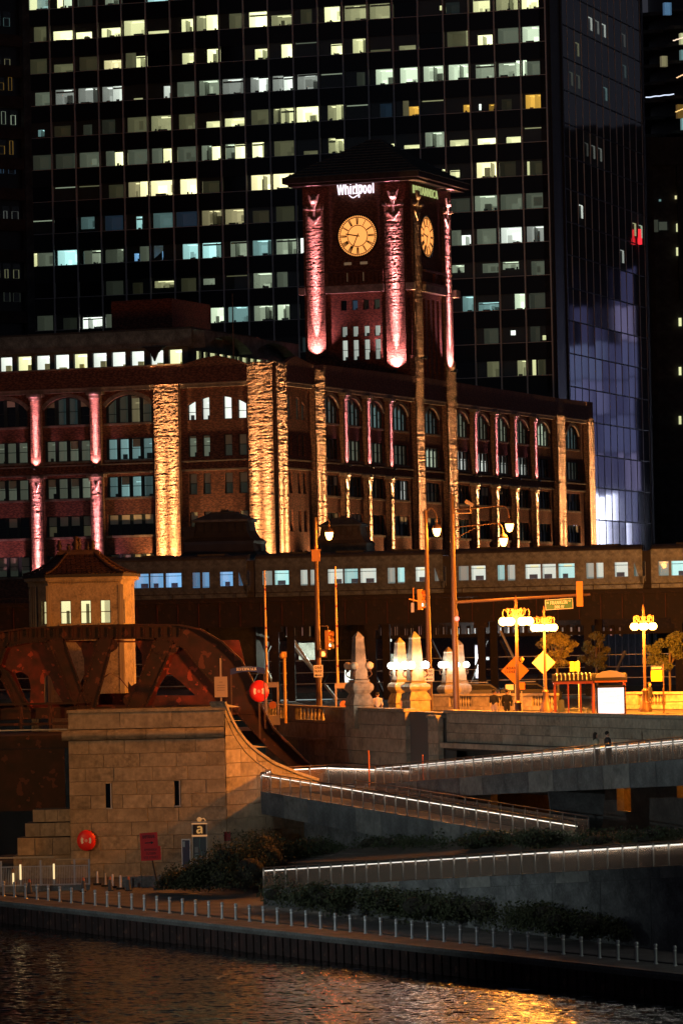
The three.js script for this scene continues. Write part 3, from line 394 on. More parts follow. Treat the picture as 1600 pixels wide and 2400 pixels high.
    if (row === 2) return bay === 3 && i === 3 ? { l: 0.8, t: 6 } : { l: n > 0.7 ? 0.012 : 0, t: 2, blind_or_mask: n > 0.5 ? 0.5 : 0 };
    if (row === 3) return right && n > 0.45 ? { l: 0.05, t: 0, blind_or_mask: 0.3 } : { l: 0, blind_or_mask: n > 0.5 ? 0.4 : 0 };
    return bay === 2 || bay === 3 ? { l: 0.3, t: 3 } : right ? { l: 0.04, t: 2 } : { l: 0 };
  }
  // west wall with its openings
  const IN = -0.35, WIN = -0.66;
  const W = poly([[-46, 0], [-0.4, 0], [-0.4, 31.2], [-46, 31.2]]), S = poly([[0.4, 0], [109, 0], [109, 31.2], [0.4, 31.2]]);
  const B1 = [[-9.65, -8.75], [-8.09, -7.24], [-5.71, -4.8], [-4.14, -3.2]];
  const gable = arch(-6.43, 3.7, 28.75, 1.15), gableS = arch(6.43, 3.7, 28.75, 1.15);
  for (let row = 0; row < 5; row++) for (let i = 0; i < 4; i++) {
    const [a, b] = B1[i], top = row ? () => HEAD[row] : gable, topS = row ? () => HEAD[row] : gableS;
    W.holes.push(holePath(a, b, ROWS[row], top, row ? 1 : 3)); windowAt('W', (a + b) / 2, b - a, ROWS[row], top, WIN, stateOf('W', 9, row, i));
    S.holes.push(holePath(-b, -a, ROWS[row], topS, row ? 1 : 3)); windowAt('S', -(a + b) / 2, b - a, ROWS[row], topS, WIN, stateOf('S', 9, row, i));
  }
  for (const [face, list] of Object.entries(bays)) list.forEach(([a0, b0], k) => {
    const bay = face === 'W' ? k - 1 : k, c = (a0 + b0) / 2, half = Math.min(2.62, (b0 - a0) / 2 - 0.25), n = 4, step = half * 2 / n, top0 = arch(c, half + 0.1, 29.0, 1.4);
    if (face === 'W' && k === 0) return;
    for (let row = 0; row < 5; row++) {
      const top = row ? () => HEAD[row] : top0;
      (face === 'W' ? W : S).holes.push(holePath(c - half, c + half, ROWS[row], top, row ? 1 : 12));
      const count = face === 'S' && row === 4 ? 3 : 4;
      for (let i = 0; i < n; i++) {
        if (face === 'S' && row === 4 && i === 3) continue;
        windowAt(face, c - half + (i + 0.5) * step, step * 0.78, ROWS[row] + 0.03, (x) => top(x) - 0.05, WIN, stateOf(face, bay, row, i));
      }
      // dark timber posts between the sashes
      const posts = []; for (let i = 0; i <= n; i++) { const x = c - half + i * step, w = i % n ? step * 0.11 : step * 0.055, xx = i === 0 ? x + w : i === n ? x - w : x; posts.push(bx(xx - w, xx + w, ROWS[row], top(xx) - 0.01, -0.16, 0)); }
      place(part(o, 'window_frame', merge(posts), mat.frame), face, 0, 0, WIN + 0.12);
      place(part(o, 'sill', bx(c - half - 0.15, c + half + 0.15, ROWS[row] - 0.22, ROWS[row] - 0.003, 0, 0.14), mat.terracotta), face, 0, 0, IN);
      if (!row) { const p = [], q = []; for (let j = 0; j <= 12; j++) { const x = c - half + 2 * half * j / 12; p.push([x, top0(x) + 0.003]); const t = (x - c) * 1.1 + c; q.unshift([t, top0(x) + 0.36]); } place(part(o, 'arch_ring', extrude(poly([...p, ...q]), 0.16), mat.terracotta), face, 0, 0, IN + 0.002); }
    }
  });
  place(part(o, 'wall', extrude(W, 0.5, -0.5), mat.brick), 'W', 0, 0, IN);
  place(part(o, 'wall', extrude(S, 0.5, -0.5), mat.brick), 'S', 0, 0, IN);
  part(o, 'inner_core', bx(-45.5, -2.6, 0, 31, -108, -2.6), mat.brick);
  // sill courses, architrave, parapet with low gables over the end bays
  const courseM = mat.terracotta;
  for (const [face, a, b] of [['W', -46, -13.2], ['W', -10.35, -2.8], ['S', 2.95, 11.05], ['S', 14.05, 42.45], ['S', 45.15, 52.95], ['S', 56.35, 93.65], ['S', 97.05, 106.45]]) {
    place(part(o, 'architrave', merge(bx(a, b, 30.82, 31.16, IN, 0.12), bx(a, b, 31.16, 31.28, IN, 0.24)), mat.terracotta), face, 0, 0, 0);
    place(part(o, 'string_course', bx(a, b, 22.28, 22.46, IN, -0.12), courseM), face, 0, 0, 0);
    place(part(o, 'string_course', bx(a, b, 23.2, 23.34, IN, -0.1), courseM), face, 0, 0, 0);
  }
  const parW = poly([[-46, 31.28], [-0.003, 31.28], [-0.003, 33.0], [-2.7, 33.0], [-4.2, 33.55], [-6.1, 34.0], [-8, 33.75], [-9.9, 33.2], [-46, 33.2]]), parS = poly([[0, 31.28], [109, 31.28], [109, 33.6], [97, 33.5], [42.5, 33.7], [14, 33.5], [11, 33.3], [8.4, 33.65], [6.1, 34.0], [4.2, 33.55], [2.7, 33.0], [0, 33.0]]);
  place(part(o, 'parapet', extrude(parW, 0.5, -0.5), mat.brick), 'W', 0, 0, 0.18);
  place(part(o, 'parapet', extrude(parS, 0.5, -0.5), mat.brick), 'S', 0, 0, 0.18);
  part(o, 'coping', merge(bx(-46, -10, 33.2, 33.34, -0.42, 0.28), bx(-2.7, 0.28, 33.0, 33.16, -2.7, 0.28)), mat.terracotta);
  part(o, 'roof', bx(-46, -0.4, 31.6, 31.9, -108.6, -0.4), mat.darkConcrete);

  // pilasters and piers: rough brick that the uplights graze
  let salt = 0;
  function pier(face, u0, u1, y0, y1, proud, amp, capital, color, k, lamps) {
    const w = u1 - u0, c = (u0 + u1) / 2;
    const g = merge(rough(w, y1 - y0, amp * (face === 'S' ? 1.35 : 1.0), 0.13, 0.08, ++salt).translate(0, y0, proud), bx(-w / 2, w / 2, y0, y1, IN, proud - 0.11));
    place(part(o, capital ? 'pier' : 'pilaster', g, mat.roughBrick), face, c, 0, 0);
    if (capital) {
      place(part(o, 'capital', merge(bx(-w / 2 - 0.3, w / 2 + 0.3, y1, y1 + 0.3, IN, proud + 0.3), bx(-w / 2 - 0.12, w / 2 + 0.12, y1 - 0.35, y1, proud - 0.05, proud + 0.12)), mat.terracotta), face, c, 0, 0);
      if (capital > 1) place(part(o, 'ornament', extrude(poly([[-w * 0.3, 0], [0, -1.0], [w * 0.3, 0], [w * 0.16, 0], [0, -0.5], [-w * 0.16, 0]]), 0.12, proud), mat.terracotta), face, c, y1 - 0.4, 0);
    }
    wash(face, c, w, y0, Math.min(y1, 31), proud, color, k, lamps);
  }
  function beams(p, aim, s, color, top) {              // one fitting: four beams, the narrowest thrown highest
    spot(p, aim(1), color, top * 0.72, 1.6 * s * 57.3, 3); spot(p, aim(0.5), color, top * 0.22, 2.3 * s * 57.3, 3);
    spot(p, aim(0.25), color, top * 0.06, 4.4 * s * 57.3, 3); spot(p, aim(0.1), color, top * 0.0058, 54, 3);
  }
  function wash(face, c, w, y0, y1, proud, color, k, lamps = 1, base = 0) {
    const H = y1 - y0 - base, d = Math.max(0.34, H * 0.032), n = lamps, top = (color === PINK ? 5 : 8) * k * H ** 3 / d / n;
    for (let i = 0; i < n; i++) {
      const u = c + (n > 1 ? (i - 0.5) * w * 0.46 : 0), y = y0 + base, p = spotAt(face, u, y, proud + d);
      beams(p, (f) => spotAt(face, u, y + H * f, proud), d / H, color, top);
      place(part(o, 'uplight_fixture', merge(bc(0, -0.16, 0, 0.3, 0.24, 0.3), bc(0, -0.24, -d / 2, 0.06, 0.06, d)), mat.blackMetal), face, u, y - 0.06, proud + d);
    }
  }
  const top = 30.85, G = GOLD;
  const BASE = 10.6;
  pier('W', -2.75, 0.0, BASE, 33.0, 0.32, 0.016, 0, G, 1.7, 2); pier('S', 0.0, 2.87, BASE, 33.0, 0.32, 0.016, 0, G, 1.7, 2);
  pier('W', -13.15, -10.4, BASE, top + 0.4, 0.3, 0.016, 0, G, 1.9, 2);
  pier('S', 11.1, 14.0, BASE, top + 2, 0.3, 0.016, 0, G, 1.5, 2);
  pier('S', 42.5, 45.1, BASE, 36, 0.3, 0.018, 0, G, 1.15, 2); pier('S', 53.0, 56.3, BASE, 36, 0.3, 0.018, 0, G, 1.15, 2);
  pier('S', 93.7, 97.0, BASE, top + 0.6, 0.3, 0.016, 0, G, 1.7, 2); pier('S', 106.5, 109.0, BASE, top + 0.6, 0.3, 0.016, 0, G, 1.7, 2);
  for (const u of [-33.1, -26.5, -19.75]) { pier('W', u - 0.58, u + 0.58, 23.35, 30.5, 0.22, 0.006, 1, PINK, 1.7, 1); pier('W', u - 0.68, u + 0.68, BASE, 22.0, 0.24, 0.014, 2, PINK, 2.1, 1); }
  for (const u of [20.3, 27.3, 34.3, 63.1, 70.5, 77.8, 85.4]) { pier('S', u - 0.6, u + 0.6, 23.35, 30.5, 0.25, 0.006, 1, PINK, 1.1, 1); pier('S', u - 0.62, u + 0.62, BASE, 22.0, 0.25, 0.018, 2, G, 2.0, 1); }

  // ---- rooftop storey
  {
    const z0 = -7, c = onWall(o, 'z', z0, 447, 840), lo = 31.9, win = [[0, 29], [41, 74], [85, 117], [129, 162], [173, 205], [217, 250], [262, 294], [307, 338], [353, 383], [396, 427]];
    const h = new THREE.Shape([[-45, lo], [c.x, lo], [c.x, 37.3], [-45, 37.3]].map(([x, y]) => new THREE.Vector2(x, y)));
    const pale = textured(0.42, 0.45, 0.42, grain, 0.3);
    for (const [a, b] of win) {
      const p = onWall(o, 'z', z0, a, 850), q = onWall(o, 'z', z0, b, 850), y0 = 33.7, y1 = 35.35;
      h.holes.push(holePath(p.x, q.x, y0, () => y1));
      const w = part(o, 'penthouse_window', extrude((() => { const s = poly([[-0.5, 0], [0.5, 0], [0.5, 1], [-0.5, 1]]); s.holes.push(new THREE.Path([[-0.47, 0.03], [-0.47, 0.97], [0.47, 0.97], [0.47, 0.03]].map(([x, y]) => new THREE.Vector2(x, y)))); return s; })(), 0.08), mat.frame);
      w.scale.set(q.x - p.x, y1 - y0, 1); w.position.set((p.x + q.x) / 2, y0, z0 - 0.3);
      part(w, 'pane', new THREE.ShapeGeometry(poly([[-0.47, 0.03], [0.47, 0.03], [0.47, 0.97], [-0.47, 0.97]])).translate(0, 0, 0.04), mat.glass);
      const r = part(w, 'glow_room', roomGeo(0.96, 0.96, 2.4), roomMat(rnd() < 0.5 ? 6 : 1, rr(1.0, 1.4))); r.position.set(0, 0.02, -0.06);
      put(w, 'shelf', M(0.5, 0.42, 0.2, 0.8), rr(-0.3, 0.3), 0.02, -0.7, rr(0.2, 0.5), rr(0.15, 0.5), 0.3);
      put(w, 'ceiling_light', roomMat(6, 2.4)[0], rr(-0.2, 0.2), 0.86, -1.1, 0.6, 0.04, 0.3);
    }
    part(o, 'penthouse_wall', extrude(h, 0.3, z0 - 0.3), pale);
    part(o, 'penthouse_fascia', bx(-45, c.x + 0.3, 35.6, 37.4, z0 - 0.35, z0 + 0.35), pale);
    part(o, 'penthouse_roof', bx(-45, c.x + 0.3, 37.4, 37.6, -26, z0 + 0.36), mat.darkConcrete);
    // river side of it, with low arched canopies
    const sw = [[461, 472], [478, 487], [493, 509], [515, 528], [533, 546], [548, 555], [557, 564], [568, 582], [587, 599], [602, 616], [624, 634], [652, 658]], hs = [];
    const zz = (px) => -onWall(o, 'x', c.x, px, 835).z;
    const end = zz(668), s2 = new THREE.Shape([[7, lo], [end, lo], [end, 36.7], [7, 36.7]].map(([x, y]) => new THREE.Vector2(x, y)));
    for (const [a, b] of sw) {
      const p = zz(a), q = zz(b), y0 = 33.9, y1 = 35.2; s2.holes.push(holePath(p, q, y0, () => y1));
      const w = part(o, 'penthouse_window', bx(-0.02, 0.02, 0, y1 - y0, -(q - p) / 2, (q - p) / 2), mat.glass); w.position.set(c.x - 0.2, y0, -(p + q) / 2);
      const r = part(w, 'glow_room', roomGeo(q - p, y1 - y0, 1.6), roomMat(1, rr(0.7, 1.3))); r.rotation.y = Math.PI / 2; r.position.x = -0.05;
    }
    const m = part(o, 'penthouse_wall', extrude(s2, 0.3, -0.3), pale); m.position.x = c.x; m.rotation.y = Math.PI / 2;
    for (const [a, b] of [[447, 560], [560, 668]]) { const u0 = zz(a), u1 = zz(b), f = arch((u0 + u1) / 2, (u1 - u0) / 2, 35.4, 1.5), p = [[u0, 37.2], [u0, 35.4]]; for (let i = 1; i < 14; i++) { const x = u0 + (u1 - u0) * i / 14; p.push([x, f(x)]); } p.push([u1, 35.4], [u1, 37.2]); const k = part(o, 'arched_canopy', extrude(poly(p), 1.6), pale); k.position.x = c.x + 0.003; k.rotation.y = Math.PI / 2; }
    part(o, 'canopy_bracket', extrude(poly([[-1.4, 0], [1.4, 0], [0.9, -0.2], [0.35, -0.7], [0, -1.5], [-0.35, -0.7], [-0.9, -0.2]]), 0.4), mat.dark).position.copy(onWall(o, 'z', z0 + 0.9, 364, 813));
    const mech = onWall(o, 'z', -22, 404, 750), ml = onWall(o, 'z', -22, 262, 750), mz = onWall(o, 'x', mech.x, 494, 750).z, mt = onWall(o, 'z', -22, 404, 699).y;
    part(o, 'mechanical_room', bx(ml.x, mech.x, 31.9, mt, mz, -22), mat.brick);
    const fp = world(-3.4, 33, -3.4); part(o, 'flagpole', merge(cyl(0.09, 0.05, 32, 40.5, -5.5, -3)), mat.pole);
  }

  // ---- the clock tower
  const TW = 12.7, TZ = -42.58, TD = 14.0, T0 = 31.9, T1 = 55.4;
  const tb = (face, u, y, out) => (face === 'W' ? V(u, y, TZ + out) : V(out, y, -u));
  const tp = (m, face, u, y, out) => { if (face === 'W') m.position.set(u, y, TZ + out); else { m.position.set(out, y, -u); m.rotation.y = Math.PI / 2; } return m; };
  const tw = poly([[-TW, T0], [0, T0], [0, T1], [-TW, T1]]), xs = [[-8.41, -7.7], [-7.11, -6.4], [-5.77, -5.06], [-4.5, -3.77]];
  xs.forEach(([a, b], i) => {
    for (const [y0, y1, l, t] of [[35.75, 38.04, 0.55, 6], [38.37, 39.56, 0.42, 6], [41.33, 42.47, [0, 0.06, 0.008, 0.04][i], i === 1 ? 5 : 0]]) {
      tw.holes.push(holePath(a, b, y0, () => y1));
      const w = part(o, 'tower_window', extrude((() => { const s = poly([[a, y0], [b, y0], [b, y1], [a, y1]]), f = 0.05, ym = y1 - y0 > 2 ? (y0 + y1) / 2 : 0; const add = (p, q) => s.holes.push(new THREE.Path([[a + f, p], [a + f, q], [b - f, q], [b - f, p]].map(([x, y]) => new THREE.Vector2(x, y)))); if (ym) { add(y0 + f, ym - 0.03); add(ym + 0.03, y1 - f); } else add(y0 + f, y1 - f); return s; })(), 0.08), mat.frame); w.position.z = TZ - 0.35;
      part(w, 'pane', bx(a + 0.04, b - 0.04, y0 + 0.04, y1 - 0.04, 0.03, 0.04), l ? mat.glass : mat.darkGlass);
      if (l) { const r = part(w, 'glow_room', roomGeo(b - a - 0.06, y1 - y0 - 0.06, 1.4), roomMat(t, Math.round(l * rr(0.7, 1.2) * 40) / 40)); r.position.set((a + b) / 2, y0 + 0.03, -0.05); put(w, 'furniture', mat.furniture, (a + b) / 2 + rr(-0.15, 0.15), y0 + 0.04, -0.5, 0.3, (y1 - y0) * rr(0.15, 0.4), 0.2); }
    }
  });
  { const m = part(o, 'tower_wall', extrude(tw, 0.5, -0.5), mat.brick); m.position.z = TZ; }
  const ts = poly([[-TZ, T0], [-TZ + TD, T0], [-TZ + TD, T1], [-TZ, T1]]);
  for (let i = 0; i < 4; i++) { const a = 46.3 + i * 1.55; ts.holes.push(holePath(a, a + 0.75, 33.2, () => 42.6)); tp(part(o, 'tower_window', bx(a, a + 0.75, 33.2, 42.6, -0.4, -0.34), mat.darkGlass), 'S', 0, 0, 0); tp(part(o, 'window_mullion', bx(a + 0.35, a + 0.4, 33.2, 42.6, -0.34, -0.26), mat.terracotta), 'S', 0, 0, 0); }
  { const m = part(o, 'tower_wall', extrude(ts, 0.5, -0.5), mat.brick); m.rotation.y = Math.PI / 2; }
  part(o, 'tower_core', bx(-TW + 0.3, -2.2, T0, T1, TZ - TD + 0.3, TZ - 2.2), mat.brick);
  part(o, 'tower_wall', merge(bx(-TW, -0.5, T0, T1, TZ - TD, TZ - TD + 0.5), bx(-TW, -TW + 0.5, T0, T1, TZ - TD + 0.5, TZ - 0.5)), mat.brick);
  function towerPier(face, u0, u1, y0, color, k, lamps, y1 = 53.4) {
    const w = u1 - u0, c = (u0 + u1) / 2;
    tp(part(o, 'tower_pilaster', merge(rough(w, y1 - y0, 0.02, 0.13, 0.08, ++salt).translate(0, y0, 0.34), bx(-w / 2, w / 2, y0, y1, -0.02, 0.22)), mat.roughBrick), face, c, 0, 0);
    tp(part(o, 'capital_ornament', merge(bx(-w / 2 - 0.12, -w / 2 + 0.34, 52.8, 53.0, 0.2, 0.72), bx(w / 2 - 0.34, w / 2 + 0.12, 52.8, 53.0, 0.2, 0.72), bx(-w / 2, w / 2, 52.7, 52.82, 0.2, 0.5), bx(-0.1, 0.1, 51.2, 53, 0.3, 0.44), ball(0.34, 0, 53.75, 0.5, 10), extrude(poly([[-0.62, 54.45], [-0.3, 54.15], [0, 54.5], [0.3, 54.15], [0.62, 54.45], [0.5, 53.7], [0.2, 53.2], [0, 52.6], [-0.2, 53.2], [-0.5, 53.7]]), 0.2, 0.34), extrude(poly([[-0.8, 52], [0, 51.1], [0.8, 52], [0.6, 52], [0, 51.4], [-0.6, 52]]), 0.14, 0.32)), mat.terracotta), face, c, 0, 0);
    const H = y1 - y0, d = 0.62, top = 5.2 * k * H ** 3 / d;
    for (let i = 0; i < lamps; i++) { const u = c + (lamps > 1 ? (i - 0.5) * w * 0.4 : 0), p = tb(face, u, y0, 0.34 + d), w0 = world(p.x, p.y, p.z); beams(w0, (f) => { const q = tb(face, u, y0 + H * f, 0.34); return world(q.x, q.y, q.z); }, d / H, color, top / lamps); }
    tp(part(o, 'uplight_fixture', merge(bc(0, -0.2, 0, 0.4, 0.3, 0.36), bx(-0.05, 0.05, -0.3, -0.2, -d, 0)), mat.blackMetal), face, c, y0, 0.34 + d);
  }
  towerPier('W', -12.28, -10.13, 36.4, PINK, 1.5, 1); towerPier('W', -2.93, -0.66, 34.5, PINK, 1.7, 1);
  towerPier('S', 42.86, 45.29, 36, GOLD, 0.02, 1); towerPier('S', 53.08, 55.37, 35, PINK, 1.7, 1);
  // band, balcony, sign letters, clocks
  part(o, 'tower_band', merge(bx(-TW - 0.5, -12.45, 43.26, 44.07, TZ - 0.2, TZ + 0.6), bx(-10, -3.05, 43.26, 44.07, TZ, TZ + 0.75), bx(-0.5, 0.45, 43.26, 44.07, TZ - 0.2, TZ + 0.6)), mat.terracotta);
  part(o, 'tower_band', merge(bx(0, 0.7, 43.26, 44.07, TZ - 10.3, TZ - 2.9), bx(-0.2, 0.8, 43.26, 44.07, TZ - TD - 0.5, TZ - 13.0)), mat.terracotta);
  part(o, 'balcony', merge(bx(-9.9, -3.1, 44.08, 44.35, TZ + 0.003, TZ + 0.7), bx(-9.9, -3.1, 45.5, 45.75, TZ + 0.35, TZ + 0.7), bx(-9.9, -9.5, 44.35, 45.5, TZ + 0.35, TZ + 0.68), bx(-3.5, -3.1, 44.35, 45.5, TZ + 0.35, TZ + 0.68)), mat.brick);
  for (let i = 0; i < 12; i++) put(o, 'baluster', mat.brick, -9.1 + i * 0.48, 44.36, TZ + 0.52, 0.2, 1.13, 0.2);
  part(o, 'balcony', merge(bx(0.003, 0.7, 44.08, 44.35, TZ - 10.2, TZ - 3), bx(0.35, 0.7, 45.5, 45.75, TZ - 10.2, TZ - 3), bx(0.35, 0.68, 44.35, 45.5, TZ - 6.8, TZ - 6.2)), mat.brick);
  for (const x of [-7.45, -5.55]) { part(o, 'niche_light', bc(x, 46.55, TZ + 0.03, 0.85, 0.3, 0.06), glow(1, 0.6, 0.3, 0.12)); part(o, 'niche_light', bc(x, 45.1, TZ + 0.03, 0.25, 1.1, 0.06), glow(1, 0.6, 0.3, 0.07)); }
  function clock(face, u, y, r, out) {
    const k = tp(part(o, 'clock', lathe([[r * 1.04, -0.02], [r * 1.04, 0.16], [r * 0.98, 0.16], [r * 0.98, 0.04]], 48).rotateX(Math.PI / 2), mat.blackMetal), face, u, y, out);
    part(k, 'dial_light', uvm(new THREE.CircleGeometry(r * 0.985, 60).translate(0, 0, 0.05)), glow(1, 0.36, 0.08, 1.3));
    const ring = (a, b) => uvm(new THREE.RingGeometry(a * r, b * r, 60, 1).translate(0, 0, 0.075)), bar = (a, f0, f1, w) => { const g = bc(0, (f0 + f1) / 2 * r, 0.085, w, (f1 - f0) * r, 0.03); g.rotateZ(-a); return g; };
    part(k, 'dial_ring', merge(ring(0.87, 0.905), ring(0.49, 0.53)), mat.black);
    part(k, 'minute_marks', merge(Array.from({ length: 60 }, (_, i) => bar((i + 0.5) / 60 * TAU, 0.905, 0.98, r * 0.035))), mat.black).userData.kind = 'stuff';
    const strokes = [3, 1, 2, 3, 3, 2, 3, 4, 5, 3, 2, 3];
    for (let i = 0; i < 12; i++) part(k, 'numeral', merge(Array.from({ length: strokes[i] }, (_, j) => bar(i / 12 * TAU + (j - (strokes[i] - 1) / 2) * 0.055, 0.55, 0.86, r * 0.03))), mat.black);
    part(k, 'minute_hand', bar(204 / 360 * TAU, -0.12, 0.88, r * 0.045).translate(0, 0, 0.06), mat.black);
    part(k, 'hour_hand', bar(281 / 360 * TAU, -0.1, 0.6, r * 0.06).translate(0, 0, 0.03), mat.black);
  }
  clock('W', -6.2, 49.6, 2.32, 0.02); clock('S', 47.9, 49.6, 2.32, 0.02);
  const letters = text('Whirlpool', 1.22, 0.12, font, 4.35);
  { const m = part(o, 'sign_lettering', letters, glow(0.98, 0.86, 1, 1.5)); m.position.set(-6.3, 54.72, TZ + 0.12);
    const s = part(o, 'sign_ring', uvm(new THREE.TorusGeometry(0.62, 0.055, 6, 30).scale(1, 0.62, 1).rotateZ(0.55)), glow(0.98, 0.86, 1, 1.5)); s.position.set(-6.0, 54.8, TZ + 0.2); const t = part(o, 'sign_swash', tube([V(-0.75, -0.42, 0), V(-0.3, -0.72, 0), V(0.3, -0.45, 0)], 0.06, 12, 5), glow(0.98, 0.86, 1, 1.5)); t.position.set(-6.3, 54.6, TZ + 0.2); }
  { const m = part(o, 'sign_lettering', text('BRITANNICA', 0.9, 0.06, font, 8.4), glow(0.72, 0.85, 0.30, 0.55)); m.position.set(0.1, 54.6, -47.6); m.rotation.y = Math.PI / 2; }
  const cx = -TW / 2, cz = TZ - TD / 2, ex = TW / 2 + 1.75, ez = TD / 2 + 1.75;
  part(o, 'eaves', merge(bx(cx - ex, cx + ex, 55.7, 56.3, cz - ez, cz + ez), bx(cx - ex + 0.5, cx + ex - 0.5, 55.4, 55.7, cz - ez + 0.5, cz + ez - 0.5)), textured(0.12, 0.07, 0.06, grain, 0.5));
  { const g = new THREE.ConeGeometry(Math.SQRT2, 5.1, 4, 1, true).rotateY(Math.PI / 4).scale(ex, 1, ez).translate(cx, 56.3 + 2.55, cz); part(o, 'tower_roof', uvm(g), mat.slate); }
  for (let k = 0; k < 13; k++) { const f = 1 - k / 13.5, y = 56.36 + 5.1 * (1 - f); part(o, 'roof_course', merge(bx(cx - ex * f, cx + ex * f, y - 0.04, y + 0.04, cz + ez * f - 0.06, cz + ez * f + 0.06), bx(cx + ex * f - 0.06, cx + ex * f + 0.06, y - 0.04, y + 0.04, cz - ez * f, cz + ez * f)), mat.slate); }
}
// ---------------------------------------------------------------- elevated train on its viaduct
const rail = new THREE.Group(); rail.position.copy(flat(at(588, 1400, 345), 0)); rail.rotation.y = -0.2; rail.updateMatrixWorld();
const railX = (px, py) => onWall(rail, 'z', 0, px, py);
{
  const j0 = railX(588, 1350).x, len = railX(1047, 1350).x - j0, k = len / 459, yF = railX(588, 1400).y, yR = railX(588, 1303).y, body = len - 0.7;
  const hy = (py) => railX(588, py).y, wy0 = hy(1372), wy1 = hy(1339);
  const specs = [[17, 40, 's'], [46, 79, 'w'], [107, 123, 'd'], [130, 147, 'd'], [171, 206, 'w'], [210, 241, 'w'], [247, 284, 'w'], [311, 328, 'd'], [334, 350, 'd'], [376, 406, 'w'], [420, 445, 's']];
  const panels = [];
  const shell = poly([[0, yF], [body, yF], [body, yR - 0.25], [0, yR - 0.25]]);
  for (const [a, b, t] of specs) shell.holes.push(new THREE.Path([[a * k, t === 'd' ? wy0 - 0.1 : wy0], [a * k, wy1], [b * k, wy1], [b * k, t === 'd' ? wy0 - 0.1 : wy0]].map(([x, y]) => new THREE.Vector2(x, y))));
  const sideG = extrude(shell, 0.08, -0.08), roofG = uvm(new THREE.CylinderGeometry(1.5, 1.5, body, 24, 1, false, -Math.PI / 2, Math.PI).rotateZ(Math.PI / 2).rotateX(-Math.PI / 2).rotateX(Math.PI / 2).scale(1, 0.3, 0.93).translate(body / 2, yR - 0.28, -1.4));
  const labels = ['silver elevated train car with blue-lit windows, behind the tiled bridge house', 'silver train car behind the pole with the orange box', 'silver train car above the green street name sign', 'silver train car cut off by the right edge'];
  const tints = [5, 6, 6, 6];
  for (let c = 0; c < 4; c++) {
    const base = V(j0 + (c - 1) * len + 0.35, 0, 0).applyAxisAngle(V(0, 1, 0), rail.rotation.y).add(rail.position);
    const o = thing('train_car', labels[c], 'train car', base, rail.rotation.y, 'cars of the elevated train');
    part(o, 'side_panel', sideG, mat.trainSteel);
    part(o, 'end_bellows', bx(body, body + 0.7, yF - 0.1, yR - 0.35, -2.5, -0.25), mat.dark);
    for (const f of [0.2, 0.5, 0.8]) put(o, 'roof_unit', mat.darkConcrete, body * f, yR - 0.02, -1.4, 2.2, 0.26, 1.5);
    part(o, 'roof', roofG, mat.darkConcrete);
    part(o, 'underframe', merge(bx(0.3, body - 0.3, yF - 0.35, yF, -2.7, -0.1), bx(2, 4.6, yF - 0.75, yF - 0.35, -2.5, -0.3), bx(body - 4.6, body - 2, yF - 0.75, yF - 0.35, -2.5, -0.3)), mat.blackMetal);
    part(o, 'floor', bx(0, body, yF, yF + 0.1, -2.8, -0.1), mat.dark);
    part(o, 'back_panel', bx(0, body, yF + 0.11, yR - 0.3, -2.8, -2.72), roomMat(tints[c], c ? 0.16 : 0.3)[0]);
    part(o, 'end_panel', bx(-0.02, 0.05, yF, yR - 0.3, -2.7, -0.1), mat.trainSteel); part(o, 'end_panel', bx(body - 0.05, body + 0.02, yF, yR - 0.3, -2.7, -0.1), mat.trainSteel);
    part(o, 'ribbing', merge([0.12, 0.24, 0.36, 0.48].map((h) => bx(0, body, yF + h, yF + h + 0.03, 0, 0.02))), mat.trainSteel);
    specs.forEach(([a, b, t], i) => {
      const w = part(o, t === 'd' ? 'door' : 'window', bx(a * k + 0.02, b * k - 0.02, (t === 'd' ? wy0 - 0.1 : wy0) + 0.01, wy1 - 0.01, -0.06, -0.045), mat.glass);
      const l = (t === 's' ? 0.18 : t === 'd' ? (i % 2 ? 0.34 : 0.6) : [0.7, 0.75, 0.4, 0.5, 0.7][i % 5]) * rr(0.7, 1.2), r = part(w, 'lit_saloon', roomGeo((b - a) * k * 0.98, wy1 - wy0, 0.9), roomMat(c === 0 ? 5 : rnd() < 0.3 ? 3 : 6, Math.round(l * 40) / 40)); r.position.set((a + b) / 2 * k, wy0, -0.09);
      if (t === 'w') { put(w, 'window_rail', mat.dark, (a + b) / 2 * k, wy0 + (wy1 - wy0) * 0.78, -0.05, (b - a) * k, 0.04, 0.05); put(w, 'seat_back', M(0.12, 0.13, 0.2, 0.8), (a + b) / 2 * k + rr(-0.2, 0.2), wy0 + 0.01, -0.5, (b - a) * k * rr(0.3, 0.6), 0.3 * (wy1 - wy0), 0.15); if (rnd() < 0.4) put(w, 'poster', roomMat(2, 0.9)[0], (a + b) / 2 * k, wy1 - 0.25, -0.85, (b - a) * k * 0.5, 0.18, 0.02); }
      else put(w, 'door_frame', mat.trainSteel, b * k + 0.03, wy0 - 0.4, -0.02, 0.05, wy1 - wy0 + 0.4, 0.06);
    });
  }
  // viaduct
  const o = thing('rail_viaduct', 'dark riveted steel viaduct carrying the elevated train', 'viaduct', rail.position, rail.rotation.y);
  const x0 = railX(-60, 1400).x - 12, x1 = railX(1660, 1400).x + 14, gT = hy(1404), gB = hy(1468);
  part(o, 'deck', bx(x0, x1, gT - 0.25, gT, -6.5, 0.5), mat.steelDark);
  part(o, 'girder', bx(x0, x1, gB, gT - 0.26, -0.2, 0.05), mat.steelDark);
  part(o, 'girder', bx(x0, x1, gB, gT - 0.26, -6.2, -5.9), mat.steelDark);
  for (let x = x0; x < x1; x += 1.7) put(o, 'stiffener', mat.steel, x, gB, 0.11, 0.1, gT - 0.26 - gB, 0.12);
  part(o, 'girder_flange', merge(bx(x0, x1, gB - 0.06, gB, -0.35, 0.3), bx(x0, x1, gT, gT + 0.09, 0.3, 0.6)), mat.steelDark);
